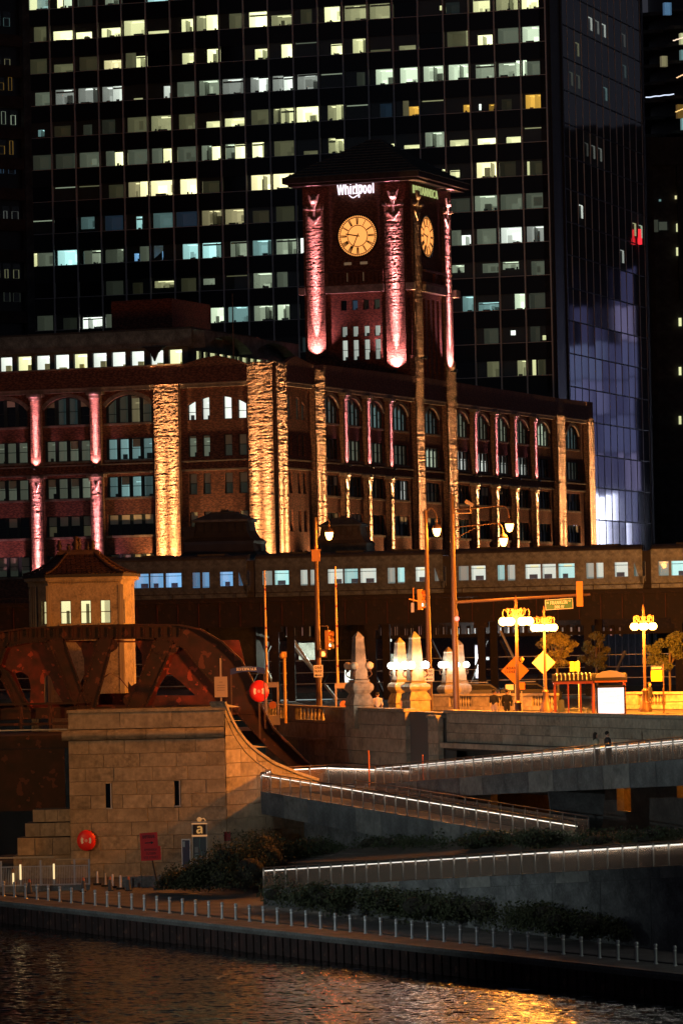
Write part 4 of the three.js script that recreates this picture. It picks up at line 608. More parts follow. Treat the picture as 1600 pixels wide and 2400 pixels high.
  part(o, 'walkway_rail', merge(bx(x0, x1, gT + 0.45, gT + 0.5, 0.5, 0.54)), mat.steelDark);
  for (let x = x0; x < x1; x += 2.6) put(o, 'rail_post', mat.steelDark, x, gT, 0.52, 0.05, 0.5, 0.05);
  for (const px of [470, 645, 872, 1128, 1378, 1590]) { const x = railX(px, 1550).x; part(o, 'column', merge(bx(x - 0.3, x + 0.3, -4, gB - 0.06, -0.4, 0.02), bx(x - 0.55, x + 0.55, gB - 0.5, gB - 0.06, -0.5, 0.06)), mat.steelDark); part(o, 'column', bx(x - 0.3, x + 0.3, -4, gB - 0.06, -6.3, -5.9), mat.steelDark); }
}
// the lower deck behind it: truss, lattice braces, lit gallery slots
{
  const o = thing('truss_bridge', 'double deck truss bridge under the elevated train, dark with pale diagonals', 'bridge', flat(at(800, 1560, 352), 0), -0.16);
  const P = (px, py, z = 0) => onWall(o, 'z', z, px, py), pale = M(0.32, 0.33, 0.32, 0.8), lattice = M(0.6, 0.62, 0.62, 0.6);
  const a = P(480, 1494), b = P(1560, 1494);
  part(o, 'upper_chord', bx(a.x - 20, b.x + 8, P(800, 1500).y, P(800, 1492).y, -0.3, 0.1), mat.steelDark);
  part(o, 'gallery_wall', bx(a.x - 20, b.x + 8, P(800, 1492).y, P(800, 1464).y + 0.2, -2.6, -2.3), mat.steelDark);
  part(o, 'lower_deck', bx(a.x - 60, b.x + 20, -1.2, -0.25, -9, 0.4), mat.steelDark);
  for (let i = 0; i < 50; i++) {
    const px = 540 + i * 18.6 + rr(-3, 3), l = rr(0.02, 0.16) * (rnd() < 0.3 ? 0.2 : 1), p = P(px, 1480, -2.2); if (px > 1360 && px < 1400) continue;
    const s = part(o, 'gallery_lamp', unit, glow(1, rr(0.3, 0.62), rr(0.14, 0.42), l)); s.position.set(p.x, p.y - 0.34, p.z); s.scale.set(0.2, rr(0.55, 0.75), 0.05);
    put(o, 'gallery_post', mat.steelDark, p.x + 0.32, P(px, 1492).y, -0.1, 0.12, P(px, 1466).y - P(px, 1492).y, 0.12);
  }
  const br = (x0, y0, x1, y1, w, m, z = 0.02, n = 'diagonal') => part(o, n, beam(P(x0, y0, z), P(x1, y1, z), 0.18, w, V(0, 0, 1)), m);
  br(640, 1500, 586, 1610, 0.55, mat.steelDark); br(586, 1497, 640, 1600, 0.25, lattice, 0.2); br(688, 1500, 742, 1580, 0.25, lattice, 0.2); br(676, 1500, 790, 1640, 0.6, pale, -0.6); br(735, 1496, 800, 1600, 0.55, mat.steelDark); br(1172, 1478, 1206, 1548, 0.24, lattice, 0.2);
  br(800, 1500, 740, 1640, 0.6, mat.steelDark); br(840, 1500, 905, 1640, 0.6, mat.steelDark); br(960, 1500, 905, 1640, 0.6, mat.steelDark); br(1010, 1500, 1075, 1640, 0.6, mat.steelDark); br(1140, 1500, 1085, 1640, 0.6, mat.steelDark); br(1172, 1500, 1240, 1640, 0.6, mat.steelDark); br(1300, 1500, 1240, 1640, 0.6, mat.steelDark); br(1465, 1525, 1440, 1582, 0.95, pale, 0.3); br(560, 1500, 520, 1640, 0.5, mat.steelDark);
  for (const [py, h] of [[1548, 0.05], [1576, 0.05], [1602, 0.06], [1639, 0.07]]) part(o, 'handrail', bx(a.x - 30, b.x + 10, P(800, py).y, P(800, py).y + h, 0.3, 0.36), mat.galv);
  part(o, 'deck_light', bx(P(650, 1640).x, P(780, 1640).x, P(700, 1641).y, P(700, 1641).y + 0.06, 0.5, 0.56), glow(0.55, 0.95, 1, 0.35));
  part(o, 'deck_light', bx(P(890, 1640).x, P(1040, 1640).x, P(960, 1638).y, P(960, 1638).y + 0.05, 0.5, 0.56), glow(0.4, 0.7, 1, 0.16));
  part(o, 'ticket_panel', bx(P(1110, 1560).x, P(1122, 1560).x, P(1116, 1590).y, P(1116, 1512).y, -0.9, -0.8), glow(0.3, 0.28, 0.75, 0.28));
  part(o, 'bridge_or_added_lamp', bc(P(1137, 1543).x, P(1137, 1543).y, 0.2, 0.6, 0.25, 0.2), glow(0.85, 1, 1, 1.6)); point(o.localToWorld(V(P(1137, 1543).x, P(1137, 1543).y - 0.3, -0.6)), C(0.9, 1, 0.95), 160, 8);
  part(o, 'bridge_or_added_lamp', bc(P(726, 1502).x, P(726, 1502).y, -9.5, 0.4, 0.2, 0.3), glow(0.9, 1, 0.8, 2)); point(o.localToWorld(V(P(726, 1502).x, P(726, 1502).y - 0.35, -9.5)), C(0.92, 1, 0.8), 260, 8);  // hidden lamps here and below are added to light the far bank walls
  part(o, 'bridge_or_added_lamp', bc(P(600, 1500).x, P(600, 1500).y, -9.5, 0.4, 0.2, 0.3), glow(0.9, 1, 0.8, 2)); point(o.localToWorld(V(P(600, 1500).x, P(600, 1500).y - 0.35, -9.5)), C(0.92, 1, 0.8), 200, 8);
  part(o, 'bridge_or_added_lamp', bc(P(870, 1502).x, P(870, 1502).y, -9.5, 0.4, 0.2, 0.3), glow(0.9, 1, 0.8, 2)); point(o.localToWorld(V(P(870, 1502).x, P(870, 1502).y - 0.35, -9.5)), C(0.92, 1, 0.8), 200, 8);
  for (const [px, py, w, l] of [[685, 1557, .1, .7], [686, 1573, .16, 1.2], [686, 1589, .12, .6], [687, 1606, .1, .5], [687, 1622, .1, .45], [902, 1522, .1, .6]]) part(o, 'string_lamp', ball(w, P(px, py).x, P(px, py).y, 0.6, 8), glow(1, 0.9, 0.7, l));
  // pale walls of the far bank seen between the members; one glows by itself
  for (const [x0, x1, y0, y1, l, z] of [[700, 740, 1505, 1545, 0, -14], [592, 622, 1492, 1525, 0, -14], [604, 625, 1528, 1560, 0, -14], [845, 882, 1490, 1540, 0, -14], [775, 800, 1518, 1535, 0, -14], [806, 824, 1515, 1600, 0.02, -14], [896, 960, 1535, 1580, 0, -15]]) part(o, 'far_bank_wall', bx(P(x0, 1520, z).x, P(x1, 1520, z).x, P(800, y1, z).y, P(800, y0, z).y, z - 0.4, z), l ? glow(0.8, 0.75, 1, l * 6) : textured(0.30, 0.31, 0.29, grain, 0.2));
}
// two mansard-roofed bridge tender houses behind the train
function tenderHouse(label, px0, px1, pyBase, pyTop, depth, turn, chimney, m) {
  const o = thing('tender_house', label, 'bridge house', flat(at((px0 + px1) / 2, pyBase, depth), at((px0 + px1) / 2, pyBase, depth).y), turn, 'mansard bridge houses behind the train');
  const u = depth / FOCAL, w = (px1 - px0) * u, h = (pyBase - pyTop) * u, d = w * 0.8, s = (f) => f * w / 2;
  const ring = (pts) => { const g = []; for (let i = 0; i + 1 < pts.length; i++) { const [a, y0] = pts[i], [b, y1] = pts[i + 1], q = (f, y) => [V(-s(f), y, s(f) * 0.8), V(s(f), y, s(f) * 0.8), V(s(f), y, -s(f) * 0.8), V(-s(f), y, -s(f) * 0.8)]; g.push(prism(q(a, y0), q(b, y1))); } return merge(g); };
  part(o, 'wall', ring([[0.9, -9], [0.9, 0]]), textured(0.10, 0.09, 0.075, grain, 0.3));
  part(o, 'cornice', ring([[0.97, 0], [1.0, h * 0.06], [0.96, h * 0.12], [0.9, h * 0.16], [0.88, h * 0.3], [0.92, h * 0.36]]), m);
  part(o, 'mansard_roof', ring([[0.9, h * 0.365], [0.76, h * 0.44], [0.68, h * 0.56], [0.65, h * 0.74]]), m);
  part(o, 'upper_roof', ring([[0.7, h * 0.745], [0.72, h * 0.79], [0.34, h * 0.92], [0.3, h * 0.95]]), mat.slate);
  part(o, 'roof_crest', ring([[0.1, h * 0.952], [0.08, h]]), mat.slate);
  for (let i = -3; i <= 3; i++) put(o, 'roof_rib', m, s(0.68) * i / 3.4, h * 0.46, s(0.69) * 0.8, 0.07, h * 0.26, 0.1);
  if (chimney) part(o, 'chimney', merge(bx(-s(0.93), -s(0.66), 0, h * 0.58, s(0.3), s(0.62)), bx(-s(0.97), -s(0.62), h * 0.58, h * 0.66, s(0.26), s(0.66))), m);
}
tenderHouse('black mansard-roofed bridge house in front of the wide gold pilasters', 436, 622, 1312, 1194, 352, -0.2, true, textured(0.03, 0.03, 0.028, grain, 0.4));
tenderHouse('dim brown mansard-roofed bridge house behind the leftmost hanging street light', 735, 878, 1312, 1208, 354, -0.2, false, textured(0.12, 0.10, 0.08, grain, 0.4));

// ---------------------------------------------------------------- bascule bridge on the left
{
  const o = thing('bascule_bridge', 'rust red riveted steel truss bridge with curved top chord at left', 'bridge', flat(at(330, 1600, 252), 0), 0);
  const P = (px, py, z = 0) => onWall(o, 'z', z, px, py), S = (pts, z = 0) => poly(pts.map(([x, y]) => { const p = P(x, y, z); return [p.x, p.y]; }));
  const chord = [[-60, 1512], [0, 1480], [60, 1472], [180, 1466], [330, 1463], [420, 1464], [470, 1474], [520, 1503], [565, 1545], [590, 1590], [606, 1640], [640, 1705], [700, 1765], [735, 1800]];
  const lower = [[690, 1805], [640, 1765], [590, 1712], [545, 1660], [520, 1625], [470, 1570], [430, 1520], [390, 1502], [330, 1497], [180, 1500], [60, 1508], [0, 1522], [-60, 1552]];
  const plateT = 0.5;
  part(o, 'top_chord', extrude(S([...chord, ...lower]), plateT, -plateT), mat.steel);
  part(o, 'chord_flange', merge(chord.slice(0, -1).map((c, i) => beam(P(c[0], c[1] + 1, 0.06), P(chord[i + 1][0], chord[i + 1][1] + 1, 0.06), 0.95, 0.1))), mat.steel);
  // web: diagonals with curved gusset plates
  const mem = (pts, n = 'diagonal', z = 0.02, t = 0.44, m = mat.steel) => part(o, n, extrude(S(pts, 0), t, z - t), m);
  mem([[112, 1495], [150, 1495], [208, 1662], [178, 1662]]); mem([[232, 1492], [268, 1492], [224, 1662], [180, 1662]], 'diagonal', 0.03); mem([[365, 1490], [410, 1500], [340, 1662], [300, 1662]]);
  mem([[20, 1500], [-12, 1500], [-60, 1640], [-30, 1650]], 'diagonal', 0.03); mem([[0, 1560], [22, 1575], [68, 1662], [38, 1662]], 'diagonal', 0.035);
  // plates with round-cornered openings between the members
  const web = S([[-60, 1505], [560, 1500], [600, 1662], [-60, 1662]]);
  const openings = [[[145, 1508], [160, 1503], [176, 1503], [190, 1520], [197, 1545], [198, 1580], [185, 1608], [176, 1600], [160, 1570]], [[246, 1506], [300, 1500], [318, 1506], [332, 1532], [334, 1580], [322, 1600], [300, 1612], [283, 1590], [258, 1577], [236, 1590], [250, 1540]], [[228, 1625], [232, 1600], [245, 1582], [258, 1578], [278, 1588], [298, 1612], [310, 1622], [305, 1652], [222, 1652]], [[35, 1578], [50, 1574], [66, 1585], [72, 1610], [70, 1648], [62, 1642], [48, 1610]], [[104, 1590], [110, 1582], [118, 1586], [128, 1615], [150, 1650], [104, 1650]], [[-40, 1570], [-10, 1565], [5, 1600], [30, 1650], [-50, 1650]], [[375, 1605], [390, 1582], [400, 1580], [425, 1600], [458, 1630], [365, 1630]]];
  for (const h of openings) web.holes.push(new THREE.Path(h.map(([x, y]) => { const p = P(x, y, -0.2); return new THREE.Vector2(p.x, p.y); })));
  part(o, 'web_plate', extrude(web, 0.12, -0.52), textured(0.36, 0.075, 0.055, rust, 0.35, 0.6, 0.006));
  part(o, 'bottom_chord', bx(P(-80, 1650).x, P(600, 1650).x, P(300, 1680).y, P(300, 1655).y, -0.6, 0.06), mat.steel);
  part(o, 'deck', bx(P(-300, 1650).x, P(640, 1650).x, -1.0, -0.25, -12, -0.61), mat.steel);
  // raised angles, rivets and stiffeners
  const strip_ = (x0, y0, x1, y1, n = 'flange_angle') => { const a = P(x0, y0, 0.08), b = P(x1, y1, 0.08); part(o, n, beam(a, b, 0.1, 0.075, V(0, 0, 1)), mat.steel); const L = a.distanceTo(b), k = Math.max(2, Math.floor(L / 0.3)); part(o, 'rivet_line', merge(Array.from({ length: k }, (_, i) => ball(0.028, 0, 0, 0, 5).translate(...a.clone().lerp(b, (i + 0.5) / k).add(V(0, 0, 0.06)).toArray()))), mat.steel).userData.kind = 'stuff'; };
  for (const q of [[112, 1497, 178, 1660], [150, 1497, 208, 1660], [232, 1494, 180, 1660], [268, 1494, 224, 1660], [365, 1494, 300, 1660], [410, 1504, 340, 1660], [-12, 1502, -60, 1640], [20, 1502, -30, 1650], [0, 1562, 38, 1660], [22, 1577, 68, 1660]]) strip_(...q);
  for (let i = 0; i + 1 < lower.length; i++) if (lower[i][0] > -60) strip_(lower[i][0], lower[i][1] - 2, lower[i + 1][0], lower[i + 1][1] - 2, 'chord_angle');
  for (let i = 0; i < 22; i++) { const px = -20 + i * 21, t = px > 420 ? (px - 420) * 0.5 : px < 0 ? 8 : 0; if (px < 440) strip_(px, 1470 + (px < 60 ? 8 : 0), px, 1494 + (px < 60 ? 10 : 0), 'stiffener'); }
  for (const [x, y, r] of [[192, 1640, 22], [318, 1640, 24], [248, 1512, 24], [388, 1516, 26], [130, 1512, 20]]) { const c = P(x, y, 0.05), k = r * 252 / FOCAL, g = []; for (let i = 0; i < 12; i++) { const a = i / 12 * TAU; g.push([c.x + k * Math.cos(a) * 1.25, c.y + k * Math.sin(a) * 0.8]); } const m = part(o, 'gusset_plate', extrude(poly(g), 0.04, 0.035), mat.steel); part(o, 'rivet_line', merge(Array.from({ length: 14 }, (_, i) => ball(0.03, c.x + k * 1.08 * Math.cos(i / 14 * TAU), c.y + k * 0.66 * Math.sin(i / 14 * TAU), 0.08, 5))), mat.steel).userData.kind = 'stuff'; }
  // far truss, plainer
  part(o, 'far_truss', extrude(S([[-60, 1520], [60, 1484], [330, 1478], [430, 1482], [520, 1530], [560, 1580], [540, 1580], [490, 1535], [420, 1502], [330, 1497], [60, 1503], [-60, 1540]], 0), 0.3, -11.5), mat.steel);
  for (const [a, b] of [[60, 130], [210, 130], [210, 300], [390, 300], [390, 460]]) part(o, 'far_diagonal', beam(P(a, 1495).setZ(-11.2), P(b, 1650).setZ(-11.2), 0.3, 0.5, V(0, 0, 1)), mat.steel);
  part(o, 'parapet_panel', bx(P(228, 1640).x, P(312, 1640).x, -0.24, P(270, 1626).y, -1.7, -1.5), textured(0.20, 0.05, 0.04, rust, 0.4)); part(o, 'parapet_panel', bx(P(360, 1640).x, P(500, 1640).x, -0.24, P(430, 1634).y, -1.7, -1.5), textured(0.20, 0.05, 0.04, rust, 0.4));
  // side rail of the roadway left of the stone pier
  part(o, 'road_rail', merge(bx(P(-80, 1655, 1.6).x, P(182, 1655, 1.6).x, P(90, 1652, 1.6).y, P(90, 1647, 1.6).y, 1.5, 1.62), bx(P(-80, 1700, 1.6).x, P(160, 1700, 1.6).x, P(90, 1700, 1.6).y, P(90, 1694, 1.6).y, 1.5, 1.62)), mat.steel);
  part(o, 'conduit', bx(P(-80, 1710, 1.7).x, P(158, 1710, 1.7).x, P(90, 1712, 1.7).y, P(90, 1709, 1.7).y, 1.64, 1.72), mat.galv);
  for (const px of [-30, 50, 118]) put(o, 'road_rail_post', mat.steel, P(px, 1680, 1.6).x, P(90, 1712, 1.6).y, 1.56, 0.22, P(90, 1648, 1.6).y - P(90, 1712, 1.6).y, 0.1);
  part(o, 'fascia_girder', bx(P(-300, 1700).x, P(150, 1700).x, -4.6, -1.02, -0.5, -0.1), mat.steel);
}
// octagonal bridge house with a tiled roof, just behind that truss
{
  const D = 262, u = D / FOCAL, c = at(184, 1465, D), o = thing('bridge_house', 'small stone bridge house with five lit windows under a dark tiled roof', 'bridge house', flat(c, 0), 0);
  const y = (py) => onWall(o, 'z', 0, 184, py).y, X = (px) => onWall(o, 'z', 0, px, 1420).x, stone = textured(0.58, 0.50, 0.38, stain, 0.5, 0.9), stoneD = textured(0.54, 0.47, 0.36, stain, 0.42, 0.9);
  const xl = X(115), xr = X(284), ex = X(58), er = X(309), yb = -0.3, yt = y(1372), cham = 1.7;
  // the front and two slanting sides
  const winY0 = y(1462), winY1 = y(1407);
  function face(a, b, wins, m) {
    const L = a.distanceTo(b), turn = Math.atan2(-(b.z - a.z), b.x - a.x), s = poly([[0, yb], [L, yb], [L, yt], [0, yt]]), mesh = new THREE.Group();
    for (const [p, q] of wins) s.holes.push(new THREE.Path([[p, winY0], [p, winY1], [q, winY1], [q, winY0]].map(([x, z]) => new THREE.Vector2(x, z))));
    const w = part(o, 'wall', extrude(s, 0.28, -0.28), m); w.position.copy(a); w.rotation.y = turn;
    for (const [p, q] of wins) {
      const W = q - p, H = winY1 - winY0, fr = poly([[-W / 2, 0], [W / 2, 0], [W / 2, H], [-W / 2, H]]);
      for (const [h0, h1] of [[0.04, H / 2 - 0.025], [H / 2 + 0.025, H - 0.04]]) fr.holes.push(new THREE.Path([[-W / 2 + 0.04, h0], [-W / 2 + 0.04, h1], [W / 2 - 0.04, h1], [W / 2 - 0.04, h0]].map(([x, z]) => new THREE.Vector2(x, z))));
      const pos = a.clone().addScaledVector(b.clone().sub(a).normalize(), (p + q) / 2), out = V(Math.sin(turn), 0, Math.cos(turn)), k = part(o, 'window', extrude(fr, 0.06), mat.bronze); k.position.copy(pos).addScaledVector(out, -0.2).setY(winY0); k.rotation.y = turn;
      part(k, 'pane', bx(-W / 2 + 0.03, W / 2 - 0.03, 0.03, H - 0.03, 0.02, 0.03), mat.glass);
      const r = part(k, 'glow_room', roomGeo(W, H, 0.9), roomMat(2, rr(0.8, 1.1))); r.position.z = -0.04;
      if (rnd() < 0.8) put(k, 'panel', M(0.25, 0.27, 0.22, 0.8), W * rr(-0.1, 0.3), 0.02, -0.5, W * 0.3, H * rr(0.4, 0.97), 0.1);
      put(k, 'sill', stone, 0, -0.09, 0.15, W + 0.16, 0.085, 0.34);
    }
  }
  const A = V(X(64), 0, -cham), B = V(xl, 0, 0), Cc = V(xr, 0, 0), Dd = V(X(306), 0, -cham * 1.1);
  face(A, B, [[A.distanceTo(B) * 0.62, A.distanceTo(B) * 0.88]], stoneD);
  face(B, Cc, [[142, 167], [189, 214], [235.5, 259.5]].map(([p, q]) => [X(p) - xl, X(q) - xl]), stone);
  face(Cc, Dd, [[Cc.distanceTo(Dd) * 0.12, Cc.distanceTo(Dd) * 0.36]], stone);
  part(o, 'back_wall', slab([[A.x, A.z], [Dd.x, Dd.z], [Dd.x, -5], [A.x, -5]], yb, yt - 0.01).translate(0, 0, -0.3), stoneD);
  for (const p of [B, Cc]) put(o, 'corner_pier', stone, p.x, yb, 0.0, 0.3, yt - yb, 0.12);
  for (const px of [70, 76, 82]) put(o, 'fluted_pier', stoneD, X(px), yb, -cham + 0.35 + (px - 70) * 0.05, 0.1, yt - yb, 0.14);
  const oct = (f) => [[A.x - f, A.z - 2.6], [A.x - f * 0.8, A.z + f * 0.5], [B.x - f * 0.4, f], [Cc.x + f * 0.4, f], [Dd.x + f * 0.8, Dd.z + f * 0.5], [Dd.x + f, Dd.z - 2.6]];
  part(o, 'frieze', slab(oct(0.06), yt, y(1363)), stone);
  part(o, 'cornice', merge(slab(oct(0.16), y(1363), y(1360)), slab(oct(0.34), y(1360), y(1352.5))), stone);
  for (let x = B.x; x < Cc.x; x += 0.17) put(o, 'dentil', stone, x, y(1366.5), 0.1, 0.08, 0.08, 0.12);
  part(o, 'gutter', slab(oct(0.44), y(1352), y(1346)), mat.dark);
  // roof: rows of pan tiles on a concave hip
  const rows = 9, tileG = merge(uvm(new THREE.CylinderGeometry(0.5, 0.5, 1, 6, 1, true, -Math.PI / 2, Math.PI).rotateX(Math.PI / 2).scale(1, 0.34, 1)), bx(-0.5, 0.5, -0.06, 0.0, -0.5, 0.5));
  const prof = (t) => { const b = Math.pow(t, 0.78); return { f: 1 - 0.655 * b, h: y(1347) + (y(1297) - y(1347)) * Math.pow(t, 1.22) }; };
  const e = oct(0.4), ce = V((ex + er) / 2, 0, -2.1), ringAt = (t) => { const { f, h } = prof(t); return e.map(([x, z]) => V(ce.x + (x - ce.x) * f, h, ce.z + (z - ce.z) * f)); };
  const under = []; for (let k = 0; k < rows; k++) { const a = ringAt(k / rows), b = ringAt((k + 1) / rows); for (let i = 0; i < 5; i++) under.push(prism([a[i], a[i + 1], b[i + 1], b[i]].map((v) => v.clone().add(V(0, -0.12, -0.04))), [a[i], a[i + 1], b[i + 1], b[i]].map((v) => v.clone().add(V(0, -0.04, -0.02))))); }
  part(o, 'roof_deck', merge(under), mat.black);
  for (let k = 0; k < rows; k++) { const a = ringAt(k / rows), b = ringAt((k + 1) / rows);
    for (let i = 1; i < 4; i++) { const L = a[i].distanceTo(a[i + 1]), n = Math.max(2, Math.round(L / 0.31));
      for (let j = 0; j < n; j++) { const t = (j + 0.5 + (k % 2 ? 0.2 : -0.2)) / n; if (t < 0.02 || t > 0.98) continue; const p = a[i].clone().lerp(a[i + 1], t), q = b[i].clone().lerp(b[i + 1], t), d = q.clone().sub(p), len = d.length(), s = a[i + 1].clone().sub(a[i]).normalize(); d.normalize(); const up = V(0, 0, 0).crossVectors(d, s).negate().normalize(); if (up.y < 0) up.negate();
        const m = part(o, 'roof_tile', tileG, rnd() < 0.5 ? mat.roofTile : mat.roofTileB); m.matrixAutoUpdate = true; m.quaternion.setFromRotationMatrix(new THREE.Matrix4().makeBasis(V(0, 0, 0).crossVectors(up, d), up, d)); m.position.copy(p).lerp(q, 0.52).addScaledVector(up, 0.02 + rr(0, 0.015)); m.scale.set(0.25, 0.42, len * 0.98); m.rotateX(0.16); } } }
  for (let i = 1; i < 5; i++) { const pts = []; for (let k = 0; k <= 6; k++) pts.push(ringAt(k / 6)[i].add(V(0, 0.09, 0.04))); part(o, 'hip_tile', tube(pts, 0.085, 18, 6), mat.roofTile); }
  const cr = ringAt(1), crest = y(1297);
  part(o, 'roof_crest', merge(bx(cr[1].x - 0.1, cr[4].x + 0.1, crest - 0.05, crest + 0.14, -3, cr[2].z + 0.12), bx(cr[1].x, cr[4].x, crest + 0.14, crest + 0.24, -2.8, cr[2].z + 0.05)), mat.roofTile);
  for (const [px, h, w] of [[139, 24, 9], [161, 16, 7], [178, 34, 12], [186, 30, 8], [206, 18, 7], [217, 24, 9]]) { const s = u, x = X(px); const f = part(o, 'roof_finial', lathe([[0.01, h * s], [w * s * 0.6, h * s * 0.88], [w * s * 0.35, h * s * 0.68], [w * s * 0.85, h * s * 0.4], [w * s * 0.45, h * s * 0.2], [w * s * 0.8, 0]], 8), mat.roofTile); f.position.set(x, crest + 0.22, cr[2].z - 0.05); }
}
// ---------------------------------------------------------------- stone bridge pier and its wing wall
const stones = [mat.limestone, mat.limestoneB, mat.limestoneC];
const stoneG = (() => { const s = poly([[-0.5, -0.5], [0.5, -0.5], [0.5, 0.5], [-0.5, 0.5]]); return bx(-0.5, 0.5, -0.5, 0.5, -1, 0); })();
function block(parent, x0, x1, y0, y1, z, name = 'stone_block', m) {
  const j = 0.007, w = x1 - x0 - 2 * j, h = y1 - y0 - 2 * j, g = bx(-w / 2, w / 2, -h / 2, h / 2, -0.3, 0), b = 0.014;
  const c = prism([V(-w / 2, -h / 2, 0), V(w / 2, -h / 2, 0), V(w / 2, h / 2, 0), V(-w / 2, h / 2, 0)], [V(-w / 2 + b, -h / 2 + b, 0.014), V(w / 2 - b, -h / 2 + b, 0.014), V(w / 2 - b, h / 2 - b, 0.014), V(-w / 2 + b, h / 2 - b, 0.014)]);
  const off = rr(-20, 20), gg = merge(g, c), uv = gg.attributes.uv; for (let i = 0; i < uv.count; i++) uv.setXY(i, uv.getX(i) + off, uv.getY(i) + off * 0.7);
  const o = part(parent, name, gg, m ?? stones[Math.floor(rnd() * 3)]); o.position.set((x0 + x1) / 2, (y0 + y1) / 2, z + rr(-0.008, 0.008)); return o;
}
function courses(parent, x0, x1, y0, y1, h, len, z, gaps = []) {   // gaps: [x0, x1, y0, y1] openings
  const n = Math.max(1, Math.round((y1 - y0) / h)), ch = (y1 - y0) / n;
  for (let k = 0; k < n; k++) {
    const a = y0 + k * ch, b = a + ch; let cuts = [x0]; let x = x0 + len * (k % 2 ? 0.55 : 1) * rr(0.85, 1.15); while (x < x1 - len * 0.4) { cuts.push(x); x += len * rr(0.8, 1.2); } cuts.push(x1);
    const g = gaps.filter((q) => q[2] < b - 0.05 && q[3] > a + 0.05);
    for (const q of g) cuts = cuts.filter((c) => c < q[0] - 0.25 || c > q[1] + 0.25).concat([q[0], q[1]]).sort((s, t) => s - t);
    for (let i = 0; i + 1 < cuts.length; i++) { const m = (cuts[i] + cuts[i + 1]) / 2, q = g.find((w) => m > w[0] && m < w[1]); if (!q) block(parent, cuts[i], cuts[i + 1], a, b, z); else { if (q[2] > a + 0.06) block(parent, cuts[i], cuts[i + 1], a, q[2], z); if (q[3] < b - 0.06) block(parent, cuts[i], cuts[i + 1], q[3], b, z); } }
  }
}
{
  const o = thing('stone_bridge_pier', 'tall limestone block bridge pier with two slit windows by the river walk', 'bridge pier', flat(at(345, 1850, 240), WALK), 0);
  const X = (px, py = 1850) => onWall(o, 'z', 0, px, py).x, Y = (py, px = 345) => onWall(o, 'z', 0, px, py).y;
  const x0 = X(163), x1 = X(529), top = Y(1663), y1 = Y(1733);
  const slits = [[X(248), X(263), Y(1894), Y(1835)], [X(409), X(424), Y(1892), Y(1832)]];
  part(o, 'core', bx(x0 + 0.05, x1 - 0.05, -1, top - 0.03, -8, -0.42), mat.joint);
  courses(o, x0, x1, 0, y1, 0.77, 1.9, 0, slits);
  for (const s of slits) { part(o, 'slit_window', bx(s[0], s[1] - 0.08, s[2], s[3], -0.4, -0.3), mat.darkGlass); part(o, 'slit_frame', merge(bx(s[1] - 0.09, s[1] - 0.03, s[2], s[3], -0.3, 0.015), bx(s[0], s[1], s[2], s[2] + 0.05, -0.3, 0.03)), mat.galv); }
  // rounded belt course and the high parapet slab
  for (let i = 0; i < 4; i++) { const a = x0 - (i ? 0 : 0.35) + (x1 - x0) * i / 4, b = x0 + (x1 - x0) * (i + 1) / 4; part(o, 'belt_course', extrude((() => { const p = [[0, y1], [0, y1 + 0.62]]; for (let j = 0; j <= 8; j++) { const t = j / 8 * Math.PI; p.push([0.26 * Math.sin(t), y1 + 0.62 - 0.56 * j / 8 - 0.03]); } return poly(p.map(([a_, b_]) => [-a_, b_])); })(), b - a - 0.02).rotateY(Math.PI / 2).translate(a, 0, 0.02), stones[i % 3]); }
  for (let i = 0; i < 3; i++) block(o, x0 + (x1 - x0) * i / 3, x0 + (x1 - x0) * (i + 1) / 3, y1 + 0.62, top - 0.12, 0.0, 'parapet_slab');
  part(o, 'coping', bx(x0 - 0.06, x1 + 0.1, top - 0.11, top + 0.03, -1.1, 0.1), mat.limestone);
  const block2 = block;
  const L = thing('stone_steps', 'three stepped stone footings at the left foot of the pier', 'steps', V(o.position.x, WALK, o.position.z), 0);
  for (const [a, b, y0_, y1_] of [[40, 164, 2005, 1962], [58, 164, 1962, 1928], [76, 164, 1928, 1897]]) { const n = 3; for (let i = 0; i < n; i++) block2(L, X(a, 1950) + (X(b, 1950) - X(a, 1950)) * i / n, X(a, 1950) + (X(b, 1950) - X(a, 1950)) * (i + 1) / n, Y(y0_, 100), Y(y1_, 100) - 0.04, -0.25 - (2005 - y0_) * 0.006); part(L, 'footing', bx(X(a, 1950) + 0.04, X(b, 1950) - 0.03, Y(y0_, 100) + 0.01, Y(y1_, 100) - 0.06, -3, -0.56 - (2005 - y0_) * 0.006), mat.joint); }
  part(L, 'footing', bx(X(30, 1950), X(164, 1950), 0, Y(2005, 100) - 0.02, -3, -0.3), mat.limestoneB);
  // curved wing wall running back to the right
  const w = thing('wing_wall', 'pale stone wing wall with a sweeping concave top right of the pier', 'wall', V(o.position.x + x1 + 0.03, WALK, o.position.z), 0.85);
  const q = (px, py) => { const v = onWall(w, 'z', 0, px, py); return [v.x, v.y]; };
  const curve = [[531, 1660], [543, 1690], [557, 1714], [576, 1740], [600, 1762], [640, 1790], [700, 1815], [745, 1830]].map(([a, b]) => q(a, b));
  const yTop = (x) => { for (let i = 0; i + 1 < curve.length; i++) if (x <= curve[i + 1][0]) { const t = (x - curve[i][0]) / (curve[i + 1][0] - curve[i][0]); return curve[i][1] + (curve[i + 1][1] - curve[i][1]) * t; } return curve[curve.length - 1][1]; };
  const xe = curve[curve.length - 1][0];
